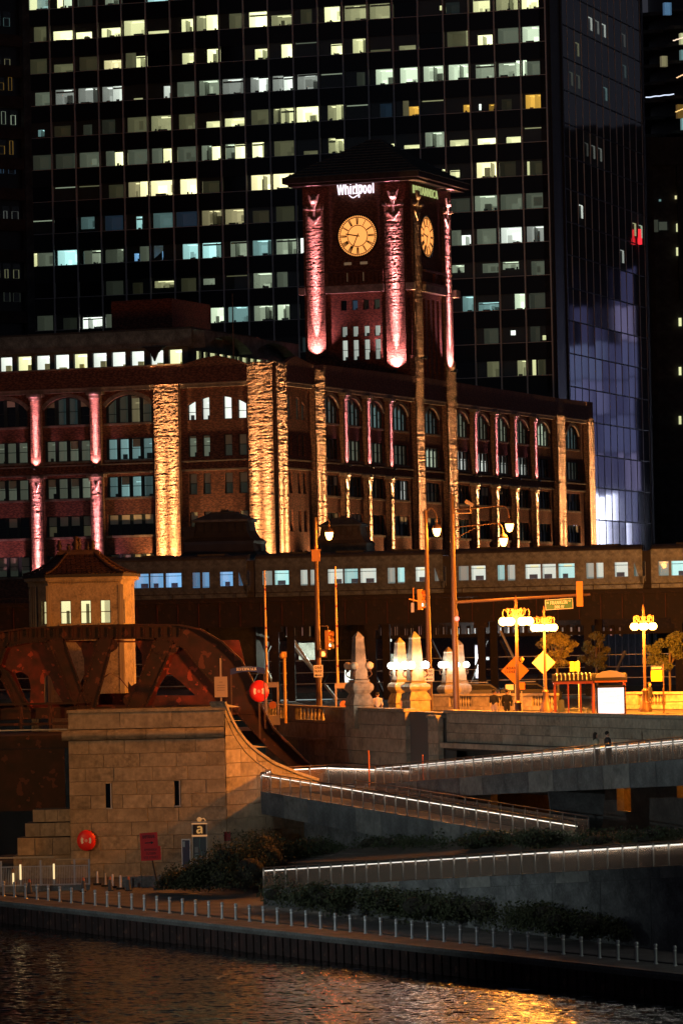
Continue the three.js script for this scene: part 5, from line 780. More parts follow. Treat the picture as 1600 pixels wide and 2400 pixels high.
  for (let k = 0; k < 13; k++) { const a = k * 0.77, b = a + 0.77; let x = 0.02; while (x < xe) { const e = Math.min(xe, x + rr(1.2, 1.9)); const h0 = Math.min(b, yTop(x)), h1 = Math.min(b, yTop(e)); if (h0 > a + 0.08) { const j = 0.013, pts = [[x + j, a + j], [e - j, a + j]]; if (h1 > a + 0.05) pts.push([e - j, h1 - j]); for (let i = 5; i >= 1; i--) { const xx = x + (e - x) * i / 6, hh = Math.min(b, yTop(xx)); if (hh > a + 0.05) pts.push([xx, hh - j]); } pts.push([x + j, h0 - j]); part(w, 'stone_block', extrude(poly(pts), 0.9, -0.9 + rr(-0.006, 0.006)), stones[Math.floor(rnd() * 3)]); } x = e; } }
  const cap = []; for (let i = 0; i <= 24; i++) { const x = xe * i / 24; cap.push(V(x, yTop(x) + 0.06, -0.5)); }
  for (let i = 0; i < 24; i += 3) part(w, 'coping', merge([0, 1, 2].map((j) => beam(cap[i + j], cap[i + j + 1], 1.15, 0.16))), mat.limestone);
  part(w, 'moulding', merge(cap.slice(0, -1).map((c, i) => rod(c.clone().add(V(0, -0.62, 0.5)), cap[i + 1].clone().add(V(0, -0.62, 0.5)), 0.05, 6))), mat.limestoneB);
}
// ---------------------------------------------------------------- upper street, its stone parapets
const pA = atY(622, 1650, 1), pB = atY(787, 1657, 1), pC = atY(1045, 1664, 1), pD = atY(1600, 1677, 1), pE = pD.clone().addScaledVector(pD.clone().sub(pC).normalize(), 70);
structure('street', slab([[pA.x, pA.z], [pB.x, pB.z], [pC.x, pC.z], [pD.x, pD.z], [pE.x, pE.z], [120, pE.z], [120, -345], [pA.x - 3, -345]], -1.2, 0), mat.asphalt);
function parapet(name, label, a, b, build) { const d = b.clone().sub(a), o = thing(name, label, 'parapet', flat(a, 0), Math.atan2(-d.z, d.x)); build(o, Math.hypot(d.x, d.z)); return o; }
const balusterG = lathe([[0.06, 0], [0.09, 0.04], [0.055, 0.1], [0.1, 0.24], [0.115, 0.34], [0.06, 0.5], [0.05, 0.6], [0.09, 0.66], [0.06, 0.7]], 10);
parapet('stone_balustrade', 'weathered stone balustrade with urn balusters beside the steel truss end', pA, pB, (o, L) => {
  part(o, 'coping', bx(-0.1, L, 0.86, 1.0, -0.42, 0.12), mat.limestoneB);
  part(o, 'base_rail', bx(0, L, 0, 0.16, -0.4, 0.06), mat.limestoneB);
  const X = (px) => onWall(o, 'z', 0, px, 1670).x;
  for (const [a, b] of [[624, 629], [673, 693], [762, 787]]) part(o, 'pier', bx(X(a), X(b), 0.16, 0.86, -0.36, 0.04), mat.limestone);
  for (const [a, b, n] of [[630, 673, 7], [693, 762, 8]]) for (let i = 0; i < n; i++) { const m = part(o, 'baluster', balusterG, mat.limestone); m.position.set(X(a) + (X(b) - X(a)) * (i + 0.5) / n, 0.16, -0.15); }
  courses(o, 0, L, -2.9, -0.02, 0.96, 2.4, 0.02); part(o, 'core', bx(0, L, -7.9, -0.05, -1, -0.3), mat.joint);
  part(o, 'ledge', bx(-0.1, L, -1.05, -0.9, 0, 0.22), mat.limestone);
  courses(o, 0, L, -7.9, -2.95, 0.9, 2.4, -0.05);
});
parapet('stone_pedestal_wall', 'solid stone parapet section below the unlit obelisk lamp', pB, pC, (o, L) => {
  const X = (px) => onWall(o, 'z', 0.5, px, 1690).x, x1 = X(950), x2 = X(1002);
  part(o, 'core', bx(0.1, L - 0.1, -4.2, 0.86, -0.6, 0.24), mat.joint);
  courses(o, 0.02, x1, -2.2, 0.84, 0.76, 3.2, 0.5); part(o, 'coping', bx(0, x1, 0.86, 1.02, -0.4, 0.6), mat.limestoneB);
  courses(o, x2, L, -2.2, 0.56, 0.7, 2.6, 0.5); part(o, 'coping', bx(x2, L, 0.57, 0.72, -0.4, 0.6), mat.limestoneB);
  part(o, 'ledge', bx(0, L, -2.4, -2.22, 0, 0.9), mat.limestone);
  part(o, 'corbel', merge(bx(0.2, L * 0.4, -3.6, -2.42, -0.4, 0.3), bx(L * 0.62, L, -3.2, -2.42, -0.4, 0.6)), mat.limestoneB);
});
parapet('long_stone_parapet', 'long grey stone parapet in front of the bus shelter', pC, pE, (o, L) => {
  part(o, 'coping', bx(-0.1, L, 0.84, 1.0, -0.45, 0.14), mat.limestoneB);
  part(o, 'core', bx(0, L, -1.1, 0.83, -0.4, -0.26), mat.joint);
  courses(o, 0, Math.min(L, 52), -0.75, 0.82, 0.53, 4.2, 0); part(o, 'ledge', bx(-0.3, L, -1.05, -0.78, -0.3, 0.4), mat.limestone);
});
// retaining wall below, with the lower street showing through openings
parapet('retaining_wall', 'dark concrete retaining wall of the lower street behind the ramps', pB.clone().setY(0).add(V(0.6, 0, -1.2)), pE.clone().setY(0).add(V(1.2, 0, -0.4)), (o, L) => {
  const X = (px, py) => onWall(o, 'z', 0, px, py).x, Y = (px, py) => onWall(o, 'z', 0, px, py).y, s = poly([[0, -8], [L, -8], [L, -1.2], [0, -1.2]]), openings = [[828, 900, 1830, 1750], [1150, 1300, 1905, 1855], [1352, 1405, 1895, 1840], [1445, 1478, 1900, 1835], [1585, 1610, 1870, 1825]];
  const list = openings.map(([a, b, c, d]) => [X(a, c), X(b, c), Math.max(-7.6, Y(a, c)), Math.min(-1.5, Y(a, d))]);
  for (const [a, b, c, d] of list) s.holes.push(new THREE.Path([[a, c], [a, d], [b, d], [b, c]].map(([x, y]) => new THREE.Vector2(x, y))));
  part(o, 'wall', extrude(s, 0.4, -0.4), textured(0.10, 0.09, 0.08, grain, 0.3));
  part(o, 'lower_street_wall', bx(0, L, -7.9, -1.3, -5.2, -4.8), textured(0.34, 0.27, 0.2, grain, 0.3)); part(o, 'lower_street_floor', bx(0, L, -7.99, -7.88, -4.8, -0.4), mat.asphalt);
  list.slice(1).forEach(([a, b], i) => { const x = (a + b) / 2, p = o.localToWorld(V(x, -2.0, -2.2)); const l = part(o, 'tunnel_lamp', bc(x, -2.0, -2.2, 0.42, 0.16, 0.24), lens.amber); point(p, AMBER, i === 0 ? 20 : 70, 6); });
  part(o, 'door', bx(list[0][0] + 0.05, list[0][1] - 0.05, list[0][2], list[0][3] - 0.05, -0.3, -0.22), M(0.10, 0.05, 0.04, 0.7));
});
// far parapet across the street, lit amber by the lamps
function farParapet(label, px0, px1, D0, D1) {
  parapet('far_stone_parapet', label, flat(at(px0, 1640, D0), 0), flat(at(px1, 1640, D1), 0), (o, L) => {
    part(o, 'coping', bx(0, L, 0.95, 1.1, -0.4, 0.1), mat.limestoneC); part(o, 'plinth', bx(0, L, 0, 0.25, -0.36, 0.06), mat.limestone); part(o, 'core', bx(0, L, 0.25, 0.95, -0.34, -0.3), mat.joint);
    const n = Math.max(2, Math.round(L / 4.4));
    for (let i = 0; i < n; i++) { const a = L * i / n, b = L * (i + 1) / n; block(o, a, a + (b - a) * 0.45, 0.25, 0.95, 0, 'solid_panel'); for (let j = 0; j < 8; j++) { const m = part(o, 'baluster', balusterG, mat.limestone); m.position.set(a + (b - a) * (0.49 + 0.51 * j / 8) + 0.06, 0.25, -0.12); m.scale.set(0.8, 1, 0.8); } }
  });
}
farParapet('amber-lit stone parapet between the obelisks and the bus shelter', 1010, 1300, 292, 284);
farParapet('amber-lit stone parapet right of the bus shelter', 1440, 1680, 284, 276);

// ---------------------------------------------------------------- lamps
const stand = (px, py, D, y = 0) => flat(at(px, py, D), y);
function clusterLamp(label, px, D, pyGlobe, lit = true, R = 0.66) {
  const p = stand(px, 1600, D), o = thing('cluster_street_lamp', label, 'street lamp', p, rr(0, 1), 'cast iron cluster lamps on the street'), h = at(px, pyGlobe, D).y;
  part(o, 'base', lathe([[0.42, 0], [0.42, 0.22], [0.34, 0.28], [0.3, 0.6], [0.2, 0.72], [0.17, 1.25], [0.22, 1.3], [0.2, 1.36], [0.12, 1.42], [0.1, 1.5]], 16), mat.bronze);
  part(o, 'shaft', cyl(0.105, 0.075, 1.45, h + 0.2, 0, 0, 14), mat.pole);
  part(o, 'crown', lathe([[0.075, h + 0.15], [0.16, h + 0.3], [0.1, h + 0.42], [0.18, h + 0.6], [0.1, h + 0.68], [0.06, h + 0.95], [0.1, h + 1.0], [0.02, h + 1.4]], 12), mat.bronze);
  const n = 6, gl = ball(0.242, 0, 0, 0, 18);
  for (let i = 0; i < n; i++) { const a = i / n * TAU, c = Math.cos(a), s = Math.sin(a), X = (r, y) => V(r * c, h + y, r * s);
    const arm = part(o, 'arm', merge(tube([X(0.1, 0.35), X(0.36, 0.3), X(0.5, 0.55), X(0.66, 0.66), X(R + 0.02, 0.42), X(R, 0.22)], 0.028, 16, 6), tube([X(0.3, 0.34), X(0.34, 0.62), X(0.5, 0.72), X(0.46, 0.58)], 0.022, 10, 5)), mat.bronze);
    part(arm, 'globe_cap', lathe([[0.11, h + 0.19], [0.1, h + 0.25], [0.03, h + 0.3]], 10).translate(R * c, 0, R * s), mat.bronze);
    const g = part(arm, 'lamp_globe', gl, lens.amber); g.position.set(R * c, h, R * s); g.rotation.y = -o.rotation.y;
    if (lit) { const w = o.localToWorld(V(R * c, h, R * s)); point(w, AMBER, 330, 9); }
  }
  return o;
}
clusterLamp('tallest amber cluster lamp, standing before the orange diamond sign', 1212, 236, 1456, true, 0.72);
clusterLamp('amber cluster lamp before the pale diamond sign, left of the bus shelter', 1277, 276, 1471);
clusterLamp('amber cluster lamp right of the bus shelter, by the yellow stop sign', 1510, 272, 1468);
clusterLamp('amber cluster lamp just past the right edge of the picture', 1655, 262, 1452);
function obelisk(label, px, D, pyUrn0, pyGlobe, pyTip, pyBase, color, candela, spread = 0.62, turn = 0.4) {
  const b = at(px, pyBase, D), o = thing('obelisk_lamp', label, 'street lamp', b, turn, 'obelisk lamps on the bridge approach'), Y = (py) => at(px, py, D).y - b.y;
  const u0 = Y(pyUrn0), g0 = Y(pyGlobe), tip = Y(pyTip), sh = u0 + 0.04, w = 0.4, box4 = (a, y0, c, y1) => prism([V(-a, y0, a), V(a, y0, a), V(a, y0, -a), V(-a, y0, -a)], [V(-c, y1, c), V(c, y1, c), V(c, y1, -c), V(-c, y1, -c)]);
  const sq = (pts) => merge(pts.slice(0, -1).map((p, i) => box4(p[0], p[1], pts[i + 1][0], pts[i + 1][1])));
  part(o, 'pedestal', sq([[0.62, -1.4], [0.6, -0.1], [0.66, -0.05], [0.64, 0.06], [0.55, u0 * 0.28], [0.46, u0 * 0.42]]), mat.limestone);
  part(o, 'urn', sq([[0.46, u0 * 0.42], [0.62, u0 * 0.58], [0.65, u0 * 0.7], [0.6, u0 * 0.82], [0.44, u0 * 0.92], [0.48, u0]]), mat.limestone);
  part(o, 'shaft', sq([[w, sh], [w * 0.62, tip - 0.42]]), mat.limestoneC);
  part(o, 'tip', sq([[w * 0.62, tip - 0.42], [w * 0.66, tip - 0.34], [0.02, tip]]), mat.limestone);
  const gl = ball(0.225, 0, 0, 0, 18);
  for (let i = 0; i < 4; i++) { const a = (i + 0.5) / 4 * TAU, c = Math.cos(a), s = Math.sin(a), X = (r, y) => V(r * c, y, r * s);
    const arm = part(o, 'bracket', merge(tube([X(0.42, g0 - 0.62), X(0.62, g0 - 0.66), X(spread + 0.12, g0 - 0.5), X(spread, g0 - 0.24)], 0.035, 12, 6), lathe([[0.05, g0 - 0.36], [0.13, g0 - 0.22], [0.1, g0 - 0.19]], 10).translate(spread * c, 0, spread * s)), mat.bronze);
    const g = part(arm, 'lamp_globe', gl, candela ? lens.white : M(0.62, 0.5, 0.33, 0.35)); g.position.set(spread * c, g0, spread * s); g.rotation.y = -turn;
    if (candela) point(o.localToWorld(V(spread * c, g0, spread * s)), color, candela, 9);
  }
}
obelisk('unlit brown obelisk lamp with dull globes on the parapet', 842, 250, 1593, 1560, 1480, 1650, AMBER, 0, 0.68);
obelisk('lit obelisk lamp with warm white globes, the one behind the white obelisk', 939, 276, 1594, 1560, 1494, 1646, WHITE, 19);
obelisk('lit obelisk lamp on the front pedestal, its shaft glowing white', 974, 244, 1597, 1559, 1480, 1638, WHITE, 19);
obelisk('slim lit obelisk lamp left of the mast arm pole, partly hidden', 1053, 297, 1600, 1558, 1516, 1650, WHITE, 17, 0.55);
obelisk('lit obelisk lamp right behind the mast arm pole', 1077, 303, 1596, 1558, 1500, 1650, WHITE, 17, 0.55);

// ---------------------------------------------------------------- poles, signals, signs
const dropG = lathe([[0.02, -0.44], [0.13, -0.4], [0.21, -0.2], [0.245, 0.0], [0.245, 0.04]], 16), hoodG = lathe([[0.25, 0.03], [0.28, 0.08], [0.2, 0.22], [0.07, 0.3], [0.05, 0.4]], 14);
function pendant(pole, local, candela = 240) { const h = part(pole, 'lamp_hood', hoodG, mat.bronze); h.position.copy(local); const b = part(h, 'lamp_bowl', dropG, lens.amber); const w = pole.localToWorld(local.clone().add(V(0, -0.15, 0))); point(w, AMBER, candela, 9); }
const signalLens = (o, n, m, x, y, z) => { const l = part(o, n, uvm(new THREE.SphereGeometry(0.14, 14, 8, 0, TAU, 0, Math.PI / 2).rotateX(Math.PI / 2).scale(1, 1, 0.4)), m); l.position.set(x, y, z); return l; };
function signalHead(parent, name, x, y, z, lit, turn = 0, h = 1.15) {   // three lenses under visors, facing +z of its own
  const b = part(parent, name, merge(bc(0, 0, 0, 0.36, h, 0.24), ...[-1, 0, 1].map((k) => uvm(new THREE.CylinderGeometry(0.17, 0.17, 0.24, 14, 1, true, Math.PI * 0.5 + 0.25 - Math.PI / 2 - Math.PI / 2, Math.PI * 1.5).rotateX(Math.PI / 2).translate(0, k * 0.36, 0.23)))), M(0.55, 0.24, 0.03, 0.5));
  b.position.set(x, y, z); b.rotation.y = turn;
  const cols = [[0.25, 0.02, 0.02], [0.25, 0.14, 0.02], [0.02, 0.2, 0.1]], on = [glow(1, 0.06, 0.02, 5), glow(1, 0.5, 0.05, 4), glow(0.1, 0.95, 0.85, 2.4)];
  [0, 1, 2].forEach((k) => signalLens(b, 'signal_lens', lit === k ? on[k] : M(...cols[k], 0.3), 0, (1 - k) * 0.36, 0.125));
  return b;
}
const poleAt = (label, px, D, pyTop, r = 0.12, group = 'tall street poles') => { const p = stand(px, 1620, D), o = thing('street_pole', label, 'street pole', p, 0, group); o.userData.h = at(px, pyTop, D).y; part(o, 'shaft', cyl(r * 1.25, r * 0.7, 0, o.userData.h, 0, 0, 14), mat.pole); part(o, 'foot', lathe([[r * 2.4, 0], [r * 2.4, 0.12], [r * 1.5, 0.5], [r * 1.3, 0.62]], 14), mat.bronze); return o; };
const loc = (o, px, py, z = 0) => onWall(o, 'z', z, px, py);
{
  const o = poleAt('brown pole with an orange control box and one hanging lamp', 747, 262, 1212, 0.15);
  part(o, 'control_box', merge(bc(0, loc(o, 742, 1303).y, 0.24, 0.52, 0.66, 0.4), bc(0, loc(o, 742, 1303).y + 0.36, 0.24, 0.58, 0.06, 0.46)), M(0.42, 0.2, 0.07, 0.6));
  const l = loc(o, 771, 1249); part(o, 'lamp_arm', tube([V(0, o.userData.h - 0.1, 0), V(l.x * 0.5, o.userData.h + 0.1, 0), V(l.x, l.y + 0.75, 0), V(l.x, l.y + 0.38, 0)], 0.035, 18, 6), mat.pole); pendant(o, l);
  const s = loc(o, 757, 1532), b = part(o, 'walk_signal', merge(bc(0, 0, 0, 0.44, 0.46, 0.2), bc(0, 0.24, 0.16, 0.48, 0.04, 0.32), bc(-0.22, 0, 0.16, 0.04, 0.46, 0.3), bc(0.22, 0, 0.16, 0.04, 0.46, 0.3)), mat.black); b.position.set(s.x, s.y, 0.2);
  part(b, 'hand_light', merge(bc(0, -0.02, 0.11, 0.16, 0.28, 0.02), bc(0.1, -0.04, 0.11, 0.05, 0.16, 0.02)), glow(1, 0.16, 0.02, 6)); point(o.localToWorld(V(s.x, s.y, 0.55)), C(1, 0.15, 0.03), 3, 6);
  signalHead(o, 'signal_head', loc(o, 768, 1505).x, loc(o, 768, 1500).y, 0, 2, 1.25);
  part(o, 'signal_bracket', merge(rod(V(0, loc(o, 740, 1468).y, 0), V(loc(o, 768, 1468).x, loc(o, 740, 1468).y, 0), 0.03), rod(V(loc(o, 768, 1468).x, loc(o, 740, 1468).y, 0), V(loc(o, 768, 1468).x, loc(o, 768, 1485).y, 0), 0.03)), mat.pole);
  oneWay(o, loc(o, 746, 1573), 0.2);
}
function oneWay(o, p, z) { const s = part(o, 'one_way_sign', bc(0, 0, 0, 0.56, 0.74, 0.02), mat.signWhite); s.position.set(p.x, p.y, z + 0.05); const t = part(s, 'sign_text', merge(text('ONE', 0.15, 0.01).translate(0, 0.22, 0.012), text('WAY', 0.15, 0.01).translate(0, 0.0, 0.012)), mat.black); part(s, 'sign_arrow', merge(bc(0.05, -0.24, 0.016, 0.3, 0.055, 0.012), extrude(poly([[-0.24, -0.24], [-0.1, -0.16], [-0.1, -0.32]]), 0.012, 0.01)), mat.black); return s; }
{
  const o = poleAt('brown pole with a single hanging lamp beside the white obelisk', 1006, 255, 1196, 0.15);
  const l = loc(o, 1023, 1240); part(o, 'lamp_arm', tube([V(0, o.userData.h - 0.2, 0), V(l.x * 0.5, o.userData.h + 0.15, 0), V(l.x, l.y + 0.8, 0), V(l.x, l.y + 0.38, 0)], 0.035, 18, 6), mat.pole); pendant(o, l);
  const p = loc(o, 984, 1405); signalHead(o, 'signal_head', p.x, p.y, 0.05, 2, 1.35, 1.2); part(o, 'mast_arm', merge(rod(V(loc(o, 957, 1404).x, loc(o, 957, 1404).y, 0.3), V(0, loc(o, 1000, 1414).y, 0), 0.045), rod(V(loc(o, 968, 1400).x, loc(o, 968, 1378).y, 0.3), V(loc(o, 968, 1400).x, loc(o, 968, 1410).y, 0.3), 0.03)), M(0.55, 0.26, 0.05, 0.5));
  part(o, 'small_sign', bc(loc(o, 966, 1424).x, loc(o, 966, 1424).y, 0.3, 0.18, 0.56, 0.02), M(0.25, 0.26, 0.38, 0.6));
  oneWay(o, loc(o, 1005, 1582), 0.2);
}
{
  const o = poleAt('pole with the long mast arm that carries the green street sign', 1068, 250, 1168, 0.16);
  part(o, 'finial', lathe([[0.1, 0], [0.16, 0.15], [0.06, 0.3], [0.01, 0.75]], 10), mat.pole).position.y = o.userData.h;
  for (const [x, y, ax, ay] of [[1193, 1229, 1058, 1196], [1179, 1263, 1062, 1236]]) { const l = loc(o, x, y), a = loc(o, ax, ay); part(o, 'lamp_arm', tube([V(0, a.y, 0), V(l.x * 0.5, a.y + 0.1, 0), V(l.x - 0.15, a.y + 0.1, 0), V(l.x, l.y + 0.38, 0)], 0.035, 22, 6), mat.pole); pendant(o, l); }
  part(o, 'arm_brace', tube([V(0, loc(o, 1064, 1272).y, 0), V(loc(o, 1085, 1250).x, loc(o, 1085, 1252).y, 0), V(loc(o, 1112, 1238).x, loc(o, 1112, 1238).y, 0)], 0.025, 14, 6), mat.pole);
  const a = loc(o, 1066, 1412), b = loc(o, 1382, 1393); part(o, 'mast_arm', rod(V(0, a.y, 0), V(b.x, b.y, 0), 0.085, 12), mat.pole);
  const s = loc(o, 1357, 1392); const g = signalHead(o, 'signal_head', s.x, s.y, 0.14, -1, Math.PI, 1.45);
  const n = loc(o, 1309, 1416), sg = part(o, 'street_name_sign', bc(0, 0, 0, 1.6, 0.6, 0.03), mat.signWhite); sg.position.set(n.x, n.y, 0.1); sg.rotation.z = 0.045;
  part(sg, 'sign_face', bc(0, 0, 0.02, 1.54, 0.54, 0.012), mat.signGreen); part(sg, 'sign_text', merge(text('FRANKLIN', 0.2, 0.01, font, 0.98).translate(-0.02, 0.1, 0.028), text('N', 0.12, 0.01).translate(-0.66, 0.12, 0.028), text('ST', 0.1, 0.01).translate(0.62, 0.15, 0.028), text('300 W', 0.16, 0.01, font, 0.56).translate(0, -0.15, 0.028)), mat.signWhite);
  part(sg, 'sign_hanger', merge(rod(V(-0.6, 0.3, 0), V(-0.6, 0.46, 0), 0.015), rod(V(0.6, 0.3, 0), V(0.6, 0.42, 0), 0.015)), mat.pole);
  const r = loc(o, 1071, 1450), l = signalLens(o, 'signal_lens', glow(1, 0.06, 0.08, 4), 0.14, r.y, 0.14); part(o, 'side_signal', bc(0.08, r.y, 0, 0.3, 0.95, 0.24), mat.bronze);
  const c = loc(o, 1101, 1182); part(o, 'traffic_camera', merge(beam(V(c.x - 0.28, c.y + 0.2, 0), V(c.x + 0.18, c.y - 0.08, 0), 0.22, 0.2), rod(V(c.x, c.y - 0.5, 0), V(c.x, c.y, 0), 0.03), rod(V(0, c.y - 0.5, 0), V(c.x + 0.1, c.y - 0.5, 0), 0.035)), M(0.3, 0.24, 0.2, 0.6));
}
function diamondSign(label, px, py, D, size, m, words) { const p = at(px, py, D), o = thing('diamond_sign', label, 'road sign', flat(p, 0)); part(o, 'post', merge(bc(0, p.y / 2, -0.05, 0.06, p.y, 0.05)), mat.galv); const s = part(o, 'sign_plate', extrude(poly([[0, size], [size, 0], [0, -size], [-size, 0]]), 0.02), m); s.position.y = p.y; if (words) { words.forEach(([w, y, h]) => { const t = part(s, 'sign_text', text(w, h, 0.01), mat.black); t.position.set(-size * 0.28, y, 0.022); }); } return o; }
diamondSign('orange diamond road work sign behind the tallest cluster lamp', 1206, 1572, 268, 0.86, M(0.5, 0.17, 0.02, 0.5), [['ROAD', 0.16, 0.16], ['CLOSED', -0.06, 0.16]]);
diamondSign('pale diamond sign back behind the shorter cluster lamp', 1273, 1553, 281, 0.76, M(0.42, 0.32, 0.2, 0.5), null);
{
  const p = at(1222, 1547, 269), o = thing('barricade_beacon', 'round amber warning beacon on the orange diamond sign', 'warning light', p); part(o, 'beacon_body', cyl(0.05, 0.07, -0.18, -0.06), mat.yellow); part(o, 'beacon_lens', ball(0.14, 0, 0.05, 0, 12), M(0.8, 0.42, 0.12, 0.3));
  const q = stand(1206, 1640, 268.6), r = thing('road_barricade', 'road work barricade boards below the orange diamond sign', 'barricade', q); part(r, 'white_board', bc(-0.32, at(1193, 1611, 268).y, 0, 0.5, 0.34, 0.03), mat.signWhite); part(r, 'orange_board', bc(0.42, at(1222, 1608, 268).y, 0, 0.42, 0.42, 0.03), mat.orange); for (const x of [-0.3, 0.42]) part(r, 'leg', bc(x, 0.75, -0.05, 0.05, 1.5, 0.05), mat.galv);
}
// bus shelter with a lit advertising panel
{
  const D = 262, b = stand(1380, 1660, D), o = thing('bus_shelter', 'bus shelter with arched roof and a glowing white poster panel', 'bus shelter', b, 0), X = (px) => loc(o, px, 1640).x, Y = (py) => loc(o, 1380, py).y;
  const red = M(0.35, 0.04, 0.03, 0.45), x0 = X(1301), x1 = X(1390), x2 = X(1395), x3 = X(1465), top = Y(1602);
  for (const px of [1301, 1331, 1360, 1391, 1464]) part(o, 'post', bc(X(px), top / 2, 0, 0.09, top, 0.09), px === 1391 || px === 1464 ? mat.orange : red);
  for (const px of [1301, 1391, 1464]) part(o, 'post', bc(X(px), top / 2, -1.4, 0.09, top, 0.09), red);
  part(o, 'back_glass', bx(x0, x3, 0.15, top - 0.1, -1.4, -1.38), mat.glass);
  for (const [a, c] of [[1303, 1330], [1333, 1359], [1362, 1389]]) part(o, 'front_glass', bx(X(a), X(c), 0.15, top - 0.12, -0.01, 0.0), mat.glass);
  part(o, 'header_beam', bx(x0 - 0.1, x1, top, top + 0.16, -1.5, 0.1), red); part(o, 'header_beam', bx(x2 - 0.05, x3 + 0.1, top + 0.05, Y(1590), -0.05, 0.12), mat.orange);
  const roofPts = []; for (let i = 0; i <= 14; i++) { const t = i / 14 * Math.PI; roofPts.push(V(0, top + 0.16 + 0.42 * Math.sin(t), -0.75 + 0.95 * Math.cos(t))); }
  for (let i = 0; i < 14; i++) { const p = roofPts[i], q = roofPts[i + 1]; part(o, 'roof_panel', prism([V(x0 - 0.15, p.y, p.z), V(x3 + 0.1, p.y, p.z), V(x3 + 0.1, q.y, q.z), V(x0 - 0.15, q.y, q.z)], [V(x0 - 0.15, p.y + 0.03, p.z), V(x3 + 0.1, p.y + 0.03, p.z), V(x3 + 0.1, q.y + 0.03, q.z), V(x0 - 0.15, q.y + 0.03, q.z)]), mat.dark); }
  for (let i = 0; i < 9; i++) { const x = x0 + 0.1 + i * (x1 - x0) / 9; part(o, 'roof_rib', tube(roofPts.map((v) => V(x, v.y + 0.06, v.z)), 0.035, 16, 5), mat.galv); }
  part(o, 'end_arch', extrude(poly([[x2, top + 0.34], [x3, top + 0.34], [x3 - 0.05, top + 0.52], [x3 - 0.5, top + 0.72], [(x2 + x3) / 2, top + 0.78], [x2 + 0.4, top + 0.7], [x2 + 0.05, top + 0.5]]), 0.05, 0.12), M(0.5, 0.47, 0.4, 0.6));
  part(o, 'poster_frame', merge(bx(X(1396), X(1400), 0.05, Y(1608), -0.1, 0.14), bx(X(1461), X(1464), 0.05, Y(1608), -0.1, 0.14), bx(X(1396), X(1464), Y(1612), Y(1607), -0.1, 0.14)), mat.black);
  const y0 = 0.12, y1 = Y(1613), xa = X(1400), xb = X(1461), ps = part(o, 'poster_screen', bx(xa, xb, y0, y1, 0.02, 0.08), glow(1, 0.90, 0.94, 1.25));
  const ink = glow(1, 0.62, 0.68, 1.0), w = xb - xa; for (const [t, f, c, s] of [['Where', 0.86, -0.12, 0.66], ['Design', 0.64, 0.12, 0.6], ['Connects', 0.42, 0, 0.92]]) { const g = part(ps, 'poster_text', text(t, 0.28, 0.008, font, w * s), ink); g.position.set((xa + xb) / 2 + c * w, y0 + (y1 - y0) * f, 0.081); }
  const l = new THREE.RectAreaLight(C(1, 0.9, 0.94), 2.2, w, y1 - y0); l.position.copy(o.localToWorld(V((xa + xb) / 2, (y0 + y1) / 2, 0.12))); l.lookAt(l.position.clone().add(V(0, 0, 10))); l.name = 'poster_light'; scene.add(l);
  part(o, 'bench', merge(bx(x0 + 0.4, x1 - 0.3, 0.42, 0.48, -1.2, -0.8), bx(x0 + 0.5, x0 + 0.58, 0, 0.42, -1.1, -0.9), bx(x1 - 0.5, x1 - 0.42, 0, 0.42, -1.1, -0.9)), mat.galv);
  part(o, 'litter_bin', bc(X(1314), 0.5, -0.7, 0.4, 1.0, 0.4), M(0.2, 0.24, 0.2, 0.6));
}
{
  const p = at(1538, 1600, 268), o = thing('bus_stop_sign', 'yellow bus stop sign with a blue header right of the shelter', 'bus stop sign', flat(p, 0)); const y = (py) => at(1538, py, 268).y;
  part(o, 'post', bc(0.42, y(1556) / 2, -0.04, 0.07, y(1556), 0.06), mat.pole); part(o, 'yellow_panel', bx(-0.36, 0.34, y(1597), y(1571), 0, 0.05), M(0.85, 0.5, 0.02, 0.5)); part(o, 'blue_header', bx(-0.36, 0.34, y(1570), y(1561), 0, 0.05), mat.signBlue); const t = part(o, 'header_text', text('BUS STOP', 0.13, 0.01, font, 0.6), mat.signWhite); t.position.set(0, y(1565.5), 0.052);
  const q = at(1553, 1640, 266), r = thing('slim_post', 'slim handrail post in front of the right-hand parapet', 'post', flat(q, 0)); part(r, 'post', cyl(0.04, 0.04, 0, at(1553, 1612, 266).y), mat.bronze); part(r, 'rail', rod(V(-1.1, at(1553, 1646, 266).y, 0), V(2.4, at(1553, 1645, 266).y, 0), 0.03), mat.bronze);
  const h = at(1346, 1562, 280), s = thing('yellow_backed_signs', 'pair of yellow boards standing just above the bus shelter roof', 'road sign', flat(h, 0)); for (const k of [-1, 1]) part(s, 'board', bc(k * 0.17, h.y, 0, 0.28, 0.62, 0.03), mat.yellow); part(s, 'post', bc(0.22, (h.y + 0.4) / 2, -0.04, 0.05, h.y + 0.4, 0.05), mat.galv);
}
